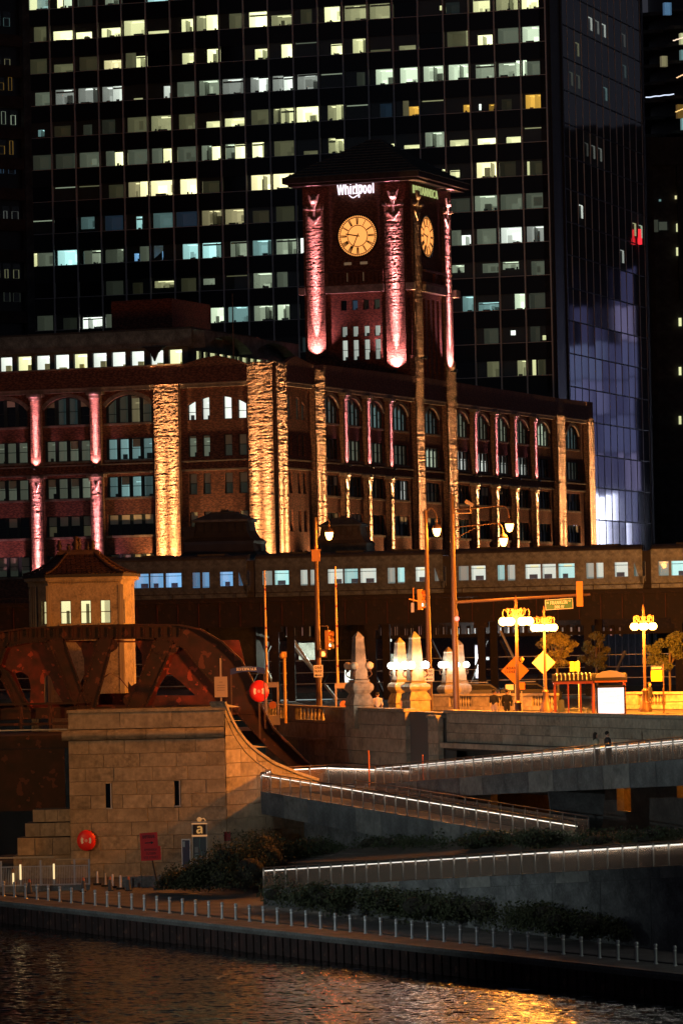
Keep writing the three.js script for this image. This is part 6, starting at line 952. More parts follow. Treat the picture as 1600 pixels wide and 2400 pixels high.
// bridge gates, small poles, life ring cabinet, arch sign, information panel
function gate(label, px, D, pyTop, pyFoot, w) {
  const o = thing('bridge_gate', label, 'barrier gate', stand(px, 1640, D), 0, 'raised bridge gates'), y = (py) => at(px, py, D).y, f = y(pyFoot), t = y(pyTop), n = 6;
  part(o, 'gate_arm', cyl(0.075, 0.045, f, t, 0, 0, 8), M(0.72, 0.44, 0.16, 0.6));
  for (let i = 1; i < n; i++) part(o, 'arm_lamp', bc(0.02, f + (t - f) * i / n, 0.06, 0.1, 0.12, 0.06), M(0.3, 0.02, 0.02, 0.4));
  part(o, 'gate_housing', merge(bc(0.3, f + 0.02, 0, w, 0.3, 0.5), bc(0.3 - w / 2 + 0.06, f / 2, 0, 0.1, f, 0.4), bc(0.3 + w / 2 - 0.06, f / 2, 0, 0.1, f, 0.4)), M(0.5, 0.36, 0.22, 0.6));
  part(o, 'counterweight', merge(cyl(0.22, 0.22, -0.12, 0.12, 0, 0, 16).rotateX(Math.PI / 2).translate(0.32, f * 0.5, 0.1)), mat.orange); part(o, 'cabinet', bc(0.42, 0.28, 0, 0.6, 0.56, 0.5), M(0.55, 0.4, 0.2, 0.6));
}
gate('raised bridge gate arm beside the red life ring cabinet', 626, 256, 1337, 1606, 0.8); gate('raised bridge gate arm left of the unlit obelisk', 792, 258, 1327, 1608, 0.95);
{ const o = thing('short_signal_post', 'short amber-lit post with a twin lamp head behind the balustrade', 'post', stand(668, 1640, 260)), y = (py) => at(668, py, 260).y; part(o, 'post', cyl(0.1, 0.09, 0, y(1542), 0, 0, 10), M(0.6, 0.38, 0.16, 0.6)); part(o, 'lamp_head', merge(bc(0, y(1534), 0, 0.3, 0.34, 0.3), ball(0.16, -0.14, y(1537), 0.12, 10)), M(0.62, 0.36, 0.12, 0.5)); }
function lifeRing(label, p, r) { const o = thing('life_ring_cabinet', label, 'life ring cabinet', p, 0, 'red life ring cabinets'); part(o, 'case', lathe([[0.02, 0.2], [r * 0.55, 0.2], [r * 0.92, 0.12], [r, 0], [r, -0.12], [0.02, -0.12]], 28).rotateX(Math.PI / 2).scale(1, 1.12, 1), mat.red); for (const k of [-1, 1]) { const g = new THREE.RingGeometry(r * 0.32, r * 0.55, 14, 1, -0.6, 1.2).translate(0, 0, 0.205); if (k < 0) g.rotateZ(Math.PI); part(o, 'white_mark', uvm(g).scale(1, 1.12, 1), mat.signWhite); } part(o, 'centre_mark', uvm(new THREE.CircleGeometry(r * 0.17, 14).translate(0, 0, 0.207)), M(0.7, 0.35, 0.3, 0.5)); return o; }
{ const p = at(607, 1620, 248), o = lifeRing('red life ring cabinet by the street at the end of the truss', p, 0.56); part(o, 'post', bc(0, -p.y / 2 - 0.3, -0.16, 0.1, p.y + 0.6, 0.08), mat.pole); }
{ const p = at(580, 1566, 247), o = thing('arch_sign', 'dark blue arched sign reading RIVERWALK over the stairway', 'sign', flat(p, 0)); const q = []; for (let i = 0; i <= 10; i++) { const t = i / 10 * 2 - 1; q.push([t * 0.98, p.y + 0.12 - 0.16 * t * t]); } for (let i = 10; i >= 0; i--) { const t = i / 10 * 2 - 1; q.push([t * 0.98, p.y - 0.2 - 0.16 * t * t]); } const s = part(o, 'sign_plate', extrude(poly(q), 0.06), mat.signBlue); const t = part(s, 'sign_text', text('RIVERWALK', 0.15, 0.012, fontSerif, 1.15), mat.signWhite); t.position.set(-0.05, p.y - 0.05, 0.061); const t2 = part(s, 'sign_text', text('CHICAGO', 0.07, 0.012, fontSerif, 0.6), M(0.2, 0.25, 0.4, 0.6)); t2.position.set(-0.05, p.y + 0.07, 0.061); for (const x of [-0.94, 0.94]) part(o, 'post', bc(x, (p.y - 0.3) / 2, 0.03, 0.07, p.y - 0.3, 0.05), mat.pole); }
{ const p = at(518, 1607, 241), o = thing('notice_sign', 'blank buff information panel on a pole above the pier', 'sign', flat(p, 0)), y = (py) => at(518, py, 241).y; part(o, 'panel', bx(-0.36, 0.36, y(1634), y(1586), 0, 0.06), M(0.5, 0.38, 0.27, 0.7)); part(o, 'post', bc(0, (y(1551) + 0.4) / 2 - 0.2, -0.05, 0.09, y(1551) + 0.4, 0.06), M(0.5, 0.4, 0.3, 0.6)); const t = part(o, 'panel_text', merge(...[0.3, 0.1, -0.05, -0.2].map((d, i) => bc(0, (y(1634) + y(1586)) / 2 + d * 0.9, 0.063, i ? 0.44 : 0.2, 0.03, 0.004))), M(0.2, 0.16, 0.14, 0.7)); }

// ---------------------------------------------------------------- parked cars beyond the far parapet
function car(label, px, D, turn, paint) {
  const o = thing('parked_car', label, 'car', stand(px, 1640, D), turn, 'cars beyond the far parapet');
  const side = poly([[-2.2, 0.32], [2.15, 0.32], [2.22, 0.62], [2.1, 0.86], [1.1, 0.98], [0.45, 1.42], [-1.2, 1.48], [-1.95, 1.1], [-2.25, 1.02], [-2.28, 0.6]]);
  part(o, 'body', extrude(side, 1.62, -0.81, 0.06), paint);
  for (const z of [-0.885, 0.885]) { part(o, 'side_window', extrude(poly([[-1.75, 1.04], [-1.15, 1.38], [0.38, 1.33], [0.9, 1.02]]), 0.012, z - 0.006), mat.darkGlass); for (const x of [-1.4, 1.38]) { const w = part(o, 'wheel', cyl(0.33, 0.33, -0.11, 0.11, 0, 0, 18).rotateX(Math.PI / 2), mat.black); w.position.set(x, 0.33, z * 0.92); part(w, 'rim', cyl(0.2, 0.2, -0.13, 0.13, 0, 0, 12).rotateX(Math.PI / 2), mat.galv); } }
  for (const z of [-0.6, 0.6]) { part(o, 'headlight', bc(2.2, 0.7, z, 0.12, 0.14, 0.34), M(0.5, 0.5, 0.48, 0.2)); part(o, 'tail_lamp', bc(-2.3, 0.8, z, 0.08, 0.16, 0.34), glow(1, 0.03, 0.02, 0.25)); }
  part(o, 'roof_rail', bc(-0.4, 1.56, 0, 1.5, 0.03, 1.2), mat.galv);
}
const blackPaint = new THREE.MeshPhysicalMaterial({ color: C(0.012, 0.012, 0.014), roughness: 0.35, clearcoat: 1, clearcoatRoughness: 0.05 });
car('black parked car seen over the far parapet between the two diamond signs', 1240, 312, 0.15, blackPaint);
car('black parked car seen over the far parapet left of the tallest cluster lamp', 1130, 314, 0.12, blackPaint);

// ---------------------------------------------------------------- street trees
const leafG = (() => { const g = new THREE.BufferGeometry(); g.setAttribute('position', new THREE.Float32BufferAttribute([0, -0.5, 0, 0.32, 0, 0.06, 0, 0.5, 0, -0.32, 0, 0.06], 3)); g.setIndex([0, 1, 2, 0, 2, 3]); g.computeVertexNormals(); return g; })();
const leafM = [C(0.10, 0.105, 0.03), C(0.075, 0.095, 0.028), C(0.12, 0.11, 0.035)].map((c) => new THREE.MeshPhysicalMaterial({ color: c, roughness: 0.9, side: THREE.DoubleSide, transmission: 0.3, thickness: 0 }));
function leaves(parent, name, clumps, count, size, m) {   // leaf blades spread through the clumps
  const im = new THREE.InstancedMesh(leafG, m, count), q = new THREE.Quaternion(), e = new THREE.Euler(), mx = new THREE.Matrix4();
  for (let i = 0; i < count; i++) { const c = clumps[Math.floor(rnd() * clumps.length)], t = Math.acos(rr(-1, 1)), f = rr(0, TAU), r = Math.pow(rnd(), 0.45); e.set(rr(0, TAU), rr(0, TAU), rr(0, TAU)); q.setFromEuler(e); const s = size * rr(0.6, 1.4); mx.compose(V(c[0] + c[3] * r * Math.sin(t) * Math.cos(f), c[1] + c[4] * r * Math.cos(t), c[2] + c[3] * r * Math.sin(t) * Math.sin(f)), q, V(s, s, s)); im.setMatrixAt(i, mx); }
  im.name = name; im.castShadow = im.receiveShadow = true; im.userData.kind = 'stuff'; parent.add(im); return im;
}
function tree(label, px, D, pyTop, pyLow, pxL, pxR, n) {
  const p = stand(px, 1640, D), o = thing('street_tree', label, 'tree', p, 0, 'street trees by the bus shelter'), top = at(px, pyTop, D).y, low = at(px, pyLow, D).y, w = (pxR - pxL) * D / FOCAL / 2, cx = ((pxL + pxR) / 2 - px) * D / FOCAL, h = (top - low) / 2, clumps = [], limbs = [];
  part(o, 'trunk', tube([V(0, 0, 0), V(0.05, low * 0.6, 0.03), V(cx * 0.3, low + h * 0.5, 0), V(cx * 0.7, low + h * 1.2, 0)], 0.085, 14, 7), M(0.08, 0.06, 0.045, 0.9));
  for (let i = 0; i < 26; i++) { const a = rr(0, TAU), r = Math.sqrt(rnd()), y = rr(-1, 1), k = Math.sqrt(1 - y * y * 0.8), s = rr(0.16, 0.3); clumps.push([cx + w * r * k * Math.cos(a) * 0.86, low + h + h * y * 0.8, w * r * k * Math.sin(a) * 0.7, w * s, h * s * 0.8]); if (i < 9) limbs.push(tube([V(cx * 0.3, low + h * 0.2 + i * 0.05, 0), V(cx * 0.5 + (clumps[i][0] - cx) * 0.5, low + h * 0.7, clumps[i][2] * 0.5), V(clumps[i][0], clumps[i][1], clumps[i][2])], 0.028, 10, 5)); }
  part(o, 'limbs', merge(limbs), M(0.08, 0.06, 0.045, 0.9));
  leaves(o, 'crown', clumps, n, 0.17, leafM[Math.floor(rnd() * 3)]);
}
tree('amber-lit street tree just left of the bus shelter', 1306, 290, 1482, 1572, 1240, 1366, 5200);
tree('dim street tree behind the bus shelter', 1398, 306, 1474, 1580, 1352, 1446, 4200);
tree('street tree at the right edge behind the yellow stop sign', 1568, 288, 1478, 1588, 1508, 1640, 5200);

// ---------------------------------------------------------------- people
function person(label, p, turn, look, pose = {}) {
  const o = thing('person', label, 'person', p, turn, 'people on the street and ramp'), N = 62, S = 1.0, mc = new MarchingCubes(N, mat.skin, false, false, 60000), cap = (a, b, ra, rb) => (x, y, z) => { const px = x - a[0], py = y - a[1], pz = z - a[2], bx_ = b[0] - a[0], by = b[1] - a[1], bz = b[2] - a[2], t = Math.max(0, Math.min(1, (px * bx_ + py * by + pz * bz) / (bx_ * bx_ + by * by + bz * bz))); return Math.hypot(px - bx_ * t, py - by * t, pz - bz * t) - (ra + (rb - ra) * t); };
  const smin = (a, b, k) => { const h = Math.max(k - Math.abs(a - b), 0) / k; return Math.min(a, b) - h * h * k / 4; };
  const mesh = (name, list, m, k = 0.05, grow = 0) => {
    mc.reset(); mc.isolation = 0;
    for (let z = 0; z < N; z++) for (let y = 0; y < N; y++) for (let x = 0; x < N; x++) { const X = (x - N / 2) / (N / 2), Y = (y - N / 2) / (N / 2), Z = (z - N / 2) / (N / 2); let d = 9; for (const f of list) d = smin(d, f(X, Y + 0.0, Z), k); mc.field[x + y * N + z * N * N] = -(d - grow); }
    mc.update(); const g = new THREE.BufferGeometry(), n = mc.count; g.setAttribute('position', new THREE.Float32BufferAttribute(mc.positionArray.slice(0, n * 3), 3)); g.setAttribute('normal', new THREE.Float32BufferAttribute(mc.normalArray.slice(0, n * 3), 3)); g.translate(0, 0.9, 0); return part(o, name, uvm(g), m);
  };
  const a = pose.arm ?? 0, st = pose.step ?? 0.06;   // feet at -0.9, crown at +0.86
  const head = [cap([0, 0.70, 0.01], [0, 0.78, 0], 0.085, 0.092), cap([0, 0.70, 0.09], [0, 0.72, 0.1], 0.02, 0.02), cap([-0.09, 0.73, 0], [-0.095, 0.75, 0], 0.022, 0.022), cap([0.09, 0.73, 0], [0.095, 0.75, 0], 0.022, 0.022), cap([0, 0.52, 0], [0, 0.66, 0], 0.055, 0.05)];
  const torso = [cap([0, 0.06, 0], [0, 0.3, 0], 0.13, 0.14), cap([0, 0.3, 0], [0, 0.46, 0], 0.14, 0.13), cap([-0.17, 0.45, 0], [0.17, 0.45, 0], 0.075, 0.075)];
  const armL = [cap([-0.21, 0.45, 0], [-0.27, 0.17, 0.02], 0.06, 0.048), cap([-0.27, 0.17, 0.02], [-0.25 + 0.1 * a, -0.08 + 0.24 * a, 0.08 + 0.1 * a], 0.045, 0.035)], armR = [cap([0.21, 0.45, 0], [0.27, 0.17, 0.02], 0.06, 0.048), cap([0.27, 0.17, 0.02], [0.25 - 0.1 * a, -0.08 + 0.24 * a, 0.08 + 0.1 * a], 0.045, 0.035)];
  const fing = (s) => [0, 1, 2, 3].map((i) => cap([s * (0.25 - 0.1 * a) + (i - 1.5) * 0.02, -0.1 + 0.24 * a, 0.09 + 0.1 * a], [s * (0.25 - 0.1 * a) + (i - 1.5) * 0.022, -0.19 + 0.24 * a + (i === 3 ? 0.02 : 0), 0.1 + 0.12 * a], 0.012, 0.01)).concat([cap([s * (0.23 - 0.1 * a), -0.09 + 0.24 * a, 0.1 + 0.1 * a], [s * (0.21 - 0.1 * a), -0.14 + 0.24 * a, 0.13 + 0.1 * a], 0.012, 0.01)]);
  const legs = [cap([-0.085, 0.02, 0], [-0.1, -0.4, st], 0.1, 0.068), cap([-0.1, -0.4, st], [-0.1, -0.82, st * 0.4], 0.064, 0.045), cap([0.085, 0.02, 0], [0.1, -0.4, -st * 0.6], 0.1, 0.068), cap([0.1, -0.4, -st * 0.6], [0.1, -0.82, -st * 1.6], 0.064, 0.045)];
  const feet = [cap([-0.1, -0.865, st * 0.4 - 0.03], [-0.11, -0.87, st * 0.4 + 0.13], 0.035, 0.03), cap([0.1, -0.865, -st * 1.6 - 0.03], [0.11, -0.87, -st * 1.6 + 0.13], 0.035, 0.03)];
  mesh('body', [...head, ...torso, ...armL, ...armR, ...legs, ...feet, ...fing(-1), ...fing(1)], mat.skin, 0.03);
  mesh('top', [...torso, armL[0], armR[0], ...(look.sleeve ? [armL[1], armR[1]] : [])], look.top, 0.06, 0.02);
  mesh('trousers', [...legs, cap([0, 0.02, 0], [0, 0.1, 0], 0.12, 0.12)], look.legs, 0.05, 0.016);
  mesh('shoes', feet, mat.black, 0.02, 0.012);
  mesh('hair', [cap([0, 0.79, -0.02], [0, 0.80, -0.03], 0.09, 0.095), ...(look.long ? [cap([0, 0.72, -0.06], [0, 0.5, -0.07], 0.08, 0.07)] : []), ...(look.hood ? [cap([0, 0.7, -0.04], [0, 0.58, -0.05], 0.115, 0.12)] : [])], look.hood ? look.top : look.hair ?? mat.hair, 0.05, 0.012);
  return o;
}
const cloth = (r, g, b) => M(r, g, b, 0.95);
person('man in a white T-shirt behind the parapet, right of the unlit obelisk', stand(884, 1640, 256.5), Math.PI, { top: cloth(0.6, 0.55, 0.56), legs: cloth(0.05, 0.05, 0.07) });
person('person with dark hair leaning at the front pedestal wall', stand(946, 1640, 250.5), 0.9, { top: cloth(0.4, 0.2, 0.08), legs: cloth(0.04, 0.04, 0.05), long: true }, { arm: 0.8 });
person('person in black top and pale trousers, seen left of the tallest cluster lamp', stand(1157, 1640, 257), 2.6, { top: cloth(0.02, 0.02, 0.025), legs: cloth(0.36, 0.32, 0.4), sleeve: false }, { arm: 0.6 });
person('person dressed all in black beside the tallest cluster lamp', stand(1187, 1640, 257.5), 3.0, { top: cloth(0.015, 0.015, 0.018), legs: cloth(0.02, 0.02, 0.022), sleeve: true }, { step: 0.08 });
person('dark figure half hidden behind the right-hand cluster lamp', stand(1522, 1640, 277), 1.2, { top: cloth(0.02, 0.02, 0.02), legs: cloth(0.03, 0.03, 0.03), sleeve: true });
// ---------------------------------------------------------------- switchback ramps with lit handrails
const meshM = new THREE.MeshStandardMaterial({ color: C(0.22, 0.15, 0.105), roughness: 0.7, metalness: 0.1, transparent: true, opacity: 0.42, side: THREE.DoubleSide });
const postG = bx(-0.022, 0.022, 0, 1, -0.03, 0.03);
function railing(o, pts, led, every = 1.28, H = 1.06, mesh = true) {   // points along the deck edge, in world metres; o stands at the origin
  for (let i = 0; i + 1 < pts.length; i++) {
    const a = pts[i], b = pts[i + 1], L = a.distanceTo(b), n = Math.max(1, Math.round(L / every)), turn = Math.atan2(-(b.z - a.z), b.x - a.x), up = (v, h) => v.clone().add(V(0, h, 0));
    for (let k = 0; k < n + (i + 2 === pts.length ? 1 : 0); k++) { const p = part(o, 'rail_post', postG, mat.railPost); p.position.copy(a).lerp(b, k / n); p.scale.y = H; p.rotation.y = turn; }
    part(o, 'top_rail', rod(up(a, H + 0.03), up(b, H + 0.03), 0.03, 8), mat.bronze);
    part(o, 'bottom_rail', rod(up(a, 0.08), up(b, 0.08), 0.018, 6), mat.bronze);
    if (mesh) for (let k = 0; k < n; k++) { const p = a.clone().lerp(b, (k + 0.03) / n), q = a.clone().lerp(b, (k + 0.97) / n); part(o, 'mesh_panel', prism([up(p, 0.1), up(q, 0.1), up(q, 0.1).add(V(0.004, 0, -0.008)), up(p, 0.1).add(V(0.004, 0, -0.008))], [up(p, H - 0.12), up(q, H - 0.12), up(q, H - 0.12).add(V(0.004, 0, -0.008)), up(p, H - 0.12).add(V(0.004, 0, -0.008))]), meshM); }
    if (led) {
      const inn = led.inward.clone().multiplyScalar(0.07);
      for (let k = 0; k < n; k++) { const p = up(a.clone().lerp(b, (k + 0.04) / n), H - 0.13).add(inn), q = up(a.clone().lerp(b, (k + 0.96) / n), H - 0.13).add(inn), r = part(o, 'handrail', rod(p.clone().add(V(0, 0.03, 0)), q.clone().add(V(0, 0.03, 0)), 0.024, 8), mat.galv); part(r, 'led_strip', beam(p, q, 0.04, 0.034), lens.led); }
      const c = Math.max(1, Math.round(L / 7)); for (let k = 0; k < c; k++) { const p = up(a.clone().lerp(b, k / c), H - 0.16).add(inn), q = up(a.clone().lerp(b, (k + 1) / c), H - 0.16).add(inn); strip(p, q, LED, led.k, 0.06, V(0, -1, 0).addScaledVector(led.inward, led.lean ?? -0.45)); }
    }
  }
}
const back = quayOut.clone().negate();
function rampDeck(o, a, b, width, thick0, thick1, m = mat.concrete) {
  const dn = (v, t) => v.clone().add(V(0, -t, 0)), bk = (v) => v.clone().addScaledVector(back, width);
  part(o, 'deck', prism([dn(a, 0.2), dn(b, 0.2), dn(bk(b), 0.2), dn(bk(a), 0.2)], [a, b, bk(b), bk(a)]), mat.paving);
  const n = Math.round(a.distanceTo(b) / 3);
  for (let i = 0; i < n; i++) { const p = a.clone().lerp(b, (i + 0.004) / n), q = a.clone().lerp(b, (i + 0.996) / n), t0 = thick0 + (thick1 - thick0) * i / n, t1 = thick0 + (thick1 - thick0) * (i + 1) / n; part(o, 'fascia_panel', prism([dn(p, t0), dn(q, t1), dn(q, t1).addScaledVector(back, 0.3), dn(p, t0).addScaledVector(back, 0.3)], [dn(p, -0.07), dn(q, -0.07), dn(q, -0.07).addScaledVector(back, 0.3), dn(p, -0.07).addScaledVector(back, 0.3)].map((v) => v.addScaledVector(quayOut, 0.04))), i % 3 === 1 ? mat.concreteB : m); }
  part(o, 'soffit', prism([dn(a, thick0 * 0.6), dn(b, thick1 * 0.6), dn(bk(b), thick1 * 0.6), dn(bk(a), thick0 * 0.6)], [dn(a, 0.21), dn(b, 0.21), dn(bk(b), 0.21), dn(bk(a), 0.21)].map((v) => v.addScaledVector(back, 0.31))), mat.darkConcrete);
}
const A0 = at(880, 1842, 237), A1 = at(1604, 1782, 200), A2 = A1.clone().addScaledVector(A1.clone().sub(A0).normalize(), 9), B0 = at(612, 1858, 236), B1 = at(1350, 1984, 203), C0 = at(618, 2086, 213), C1 = at(1604, 2032, 176), C2 = C1.clone().addScaledVector(C1.clone().sub(C0).normalize(), 10);
const LK = 26;
{
  const o = thing('upper_ramp', 'upper ramp with lit handrails climbing right to the street', 'ramp'); rampDeck(o, A0, A2, 2.4, 0.75, 1.25);
  railing(o, [A0, A1, A2], { inward: back, k: LK }); const bk = (v) => v.clone().addScaledVector(back, 2.3); railing(o, [bk(A0), bk(A1), bk(A2)], { inward: quayOut, k: LK * 0.7 });
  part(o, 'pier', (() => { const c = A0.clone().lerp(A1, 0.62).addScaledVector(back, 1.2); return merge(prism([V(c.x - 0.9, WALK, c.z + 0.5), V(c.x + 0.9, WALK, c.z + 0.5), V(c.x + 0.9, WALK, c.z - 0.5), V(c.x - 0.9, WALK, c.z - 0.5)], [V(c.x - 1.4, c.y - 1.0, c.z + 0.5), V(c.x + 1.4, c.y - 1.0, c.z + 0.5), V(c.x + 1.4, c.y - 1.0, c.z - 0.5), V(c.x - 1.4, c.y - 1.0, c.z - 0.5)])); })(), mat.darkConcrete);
  const along = (px) => { let best = A0, e = 1e9; for (let t = 0; t <= 1; t += 0.002) { const v = A0.clone().lerp(A1, t).addScaledVector(back, 1.5), q = v.clone().project(camera), x = 800 + 800 * q.x; if (Math.abs(x - px) < e) { e = Math.abs(x - px); best = v; } } return best; };
  camera.updateProjectionMatrix();
  person('person in a light hooded top walking up the upper ramp', along(1397), 1.9, { top: cloth(0.34, 0.33, 0.24), legs: cloth(0.03, 0.03, 0.04), sleeve: true, long: true });
  person('person in dark clothes walking up the upper ramp beside the hooded one', along(1421).addScaledVector(back, 0.1), 1.9, { top: cloth(0.03, 0.028, 0.03), legs: cloth(0.03, 0.03, 0.04), sleeve: true });
}
{
  const o = thing('middle_ramp', 'middle ramp with one lit handrail descending right from the wing wall', 'ramp'); rampDeck(o, B0, B1, 2.4, 1.15, 1.3);
  railing(o, [B0, B1], { inward: back, k: LK });
  const bk = (v, w = 2.3) => v.clone().addScaledVector(back, w); const t = (f) => bk(B0.clone().lerp(B1, f));
  railing(o, [t(0.2), t(0.92)], null, 1.28, 1.06);
  // landing that turns back to the upper ramp
  const L1 = at(640, 1840, 244).setY(B0.y), L2 = at(770, 1832, 247).setY(B0.y), L3 = A0.clone().addScaledVector(back, 2.3).setY(B0.y);
  part(o, 'landing', slab([[B0.x, B0.z], [A0.x, A0.z], [L3.x, L3.z], [L2.x, L2.z], [L1.x, L1.z]], B0.y - 0.5, B0.y - 0.004), mat.paving);
  railing(o, [B0.clone().add(V(0.05, 0, -0.1)), L1, L2, L3], { inward: quayOut, k: LK * 0.8 }, 1.6);
  part(o, 'back_wall', prism([B0, B1, B1, B0].map((v, i) => bk(v, i < 2 ? 2.6 : 3).setY(WALK)), [B0, B1, B1, B0].map((v, i) => bk(v, i < 2 ? 2.6 : 3).add(V(0, -0.4, 0)))), mat.concrete);
  const w = flat(at(833, 1810, 243), B0.y), h = thing('orange_marker_post', 'slim orange marker post standing at the ramp landing', 'post', flat(at(865, 1830, 240), B0.y)); part(h, 'post', cyl(0.035, 0.035, 0, 2.0, 0, 0, 8), M(0.6, 0.16, 0.03, 0.5)); part(h, 'post_cap', ball(0.05, 0, 2.02, 0, 8), mat.orange);
  const h2 = thing('orange_marker_post', 'slim orange marker post behind the left end of the upper ramp', 'post', flat(at(991, 1830, 233), A0.y)); part(h2, 'post', cyl(0.03, 0.03, 0, 1.7, 0, 0, 8), M(0.6, 0.12, 0.02, 0.5)); part(h2, 'post_cap', ball(0.045, 0, 1.72, 0, 8), mat.orange);
}
{
  const o = thing('lower_ramp', 'lowest ramp with lit handrails behind the long hedge', 'ramp'); rampDeck(o, C0, C2, 2.4, 0.4, 0.4);
  railing(o, [C0, C1, C2], { inward: back, k: LK }); const bk = (v) => v.clone().addScaledVector(back, 2.3); railing(o, [bk(C0.clone().lerp(C1, 0.62)), bk(C1), bk(C2)], { inward: quayOut, k: LK * 0.6 });
  // cast wall below it, in panels
  const n = 12; for (let i = 0; i < n; i++) { const a = C0.clone().lerp(C2, (i + 0.004) / n), b = C0.clone().lerp(C2, (i + 0.996) / n), lo = (v) => flat(v, WALK - 0.1), th = back.clone().multiplyScalar(0.35), f = quayOut.clone().multiplyScalar(0.05); part(o, 'wall_panel', prism([lo(a).add(f), lo(b).add(f), lo(b).add(th), lo(a).add(th)], [a, b, b.clone(), a.clone()].map((v, k) => v.clone().add(V(0, -0.41, 0)).add(k < 2 ? f : th))), mat.concrete); }
  const p = at(1487, 2110, 183), q = thing('wall_plaque', 'rounded orange-brown plaque on the concrete wall of the lowest ramp', 'plaque', p, Math.atan2(-(C1.z - C0.z), C1.x - C0.x)); let f = 0; const s = poly([[-0.2, -0.5], [0.2, -0.5], [0.24, 0.2]]); const pts = [[-0.26, -0.52], [0.26, -0.52], [0.26, 0.3]]; for (let i = 1; i < 8; i++) { const t = i / 8 * Math.PI; pts.push([0.26 * Math.cos(t), 0.3 + 0.24 * Math.sin(t)]); } pts.push([-0.26, 0.3]); part(q, 'plate', extrude(poly(pts), 0.04), M(0.30, 0.13, 0.06, 0.7)); part(q, 'rim', extrude((() => { const a = poly(pts.map(([x, y]) => [x * 1.1, y * 1.06])); a.holes.push(new THREE.Path(pts.map(([x, y]) => new THREE.Vector2(x, y)))); return a; })(), 0.06), M(0.2, 0.1, 0.05, 0.7));
  // seat it on the wall
  const d = C1.clone().sub(C0), t = ((p.x - C0.x) * d.x + (p.z - C0.z) * d.z) / (d.x * d.x + d.z * d.z), w = C0.clone().addScaledVector(d, t).addScaledVector(quayOut, 0.06); const hit = (() => { for (let D = 150; D < 230; D += 0.05) { const v = at(1487, 2110, D); const c = v.clone().sub(C0); if (c.x * quayOut.x + c.z * quayOut.z < 0.06) return v; } return p; })(); q.position.copy(hit);
}
// ---------------------------------------------------------------- hedges
const hedgeM = [C(0.045, 0.055, 0.022), C(0.05, 0.05, 0.02), C(0.035, 0.05, 0.02)].map((c) => M(c.r, c.g, c.b, 0.85, { side: THREE.DoubleSide }));
function hedge(label, path, n, count, m, earth = true) {   // path: [x, y, z, half width, half height]
  const o = thing('hedge', label, 'hedge', V(0, 0, 0), 0, 'planting between the ramps'), clumps = [];
  for (let i = 0; i < n; i++) { const t = rnd() * (path.length - 1), k = Math.min(path.length - 2, Math.floor(t)), f = t - k, c = path[k].map((v, j) => v + (path[k + 1][j] - v) * f), s = rr(0.5, 0.85); clumps.push([c[0] + rr(-0.5, 0.5) * c[3], c[1] + rr(-0.15, 0.6) * c[4] * 0.7, c[2] + rr(-0.5, 0.5) * c[3], c[3] * s, c[4] * s * 0.8]); }
  part(o, 'branches', merge(clumps.filter((_, i) => i % 3 === 0).map((c) => uvm(new THREE.IcosahedronGeometry(1, 1).scale(c[3] * 0.55, c[4] * 0.55, c[3] * 0.55).translate(c[0], c[1], c[2])))), M(0.02, 0.018, 0.012, 0.95));
  leaves(o, 'foliage', clumps, count, 0.13, hedgeM[m]);
}
const hp = (px, py, y, w, h) => { const v = atY(px, py, y); return [v.x, y + h * 0.7, v.z, w, h]; };
hedge('long dark hedge between the quay path and the lowest ramp wall', [hp(640, 2132, WALK, 1.2, 1.0), hp(820, 2155, WALK, 1.2, 1.1), hp(1000, 2172, WALK, 1.2, 1.1), hp(1200, 2192, WALK, 1.15, 1.05), hp(1340, 2210, WALK, 1.1, 1.0), hp(1455, 2223, WALK, 0.9, 0.75)], 70, 26000, 0);
hedge('bushy dark shrubs at the foot of the wing wall, right of the kiosk', [hp(395, 2092, WALK, 1.0, 0.7), hp(470, 2098, WALK, 1.4, 1.1), hp(560, 2100, WALK, 2.0, 2.0), hp(625, 2085, WALK, 2.2, 2.3)], 50, 22000, 1);
{ const a = at(600, 2005, 228), b = at(900, 1990, 222), c = at(1250, 1972, 205), d = at(1640, 1962, 190); hedge('dark planting on the bank between the middle and lowest ramps', [a, b, c, d].map((v, i) => [v.x, v.y, v.z, 1.6, [1.1, 0.9, 0.7, 0.7][i]]), 70, 26000, 2);
  structure('planted_bank', prism([V(a.x - 1, WALK, a.z), V(d.x, WALK, d.z), V(d.x, WALK, d.z - 8), V(a.x - 1, WALK, a.z - 8)].map((v, i) => v.addScaledVector(quayOut, i < 2 ? 0.5 : 0)), [V(a.x - 1, a.y - 0.5, a.z), V(d.x, d.y - 0.4, d.z), V(d.x, d.y + 0.2, d.z - 6), V(a.x - 1, a.y - 0.3, a.z - 6)]), M(0.035, 0.03, 0.022, 0.95)); }

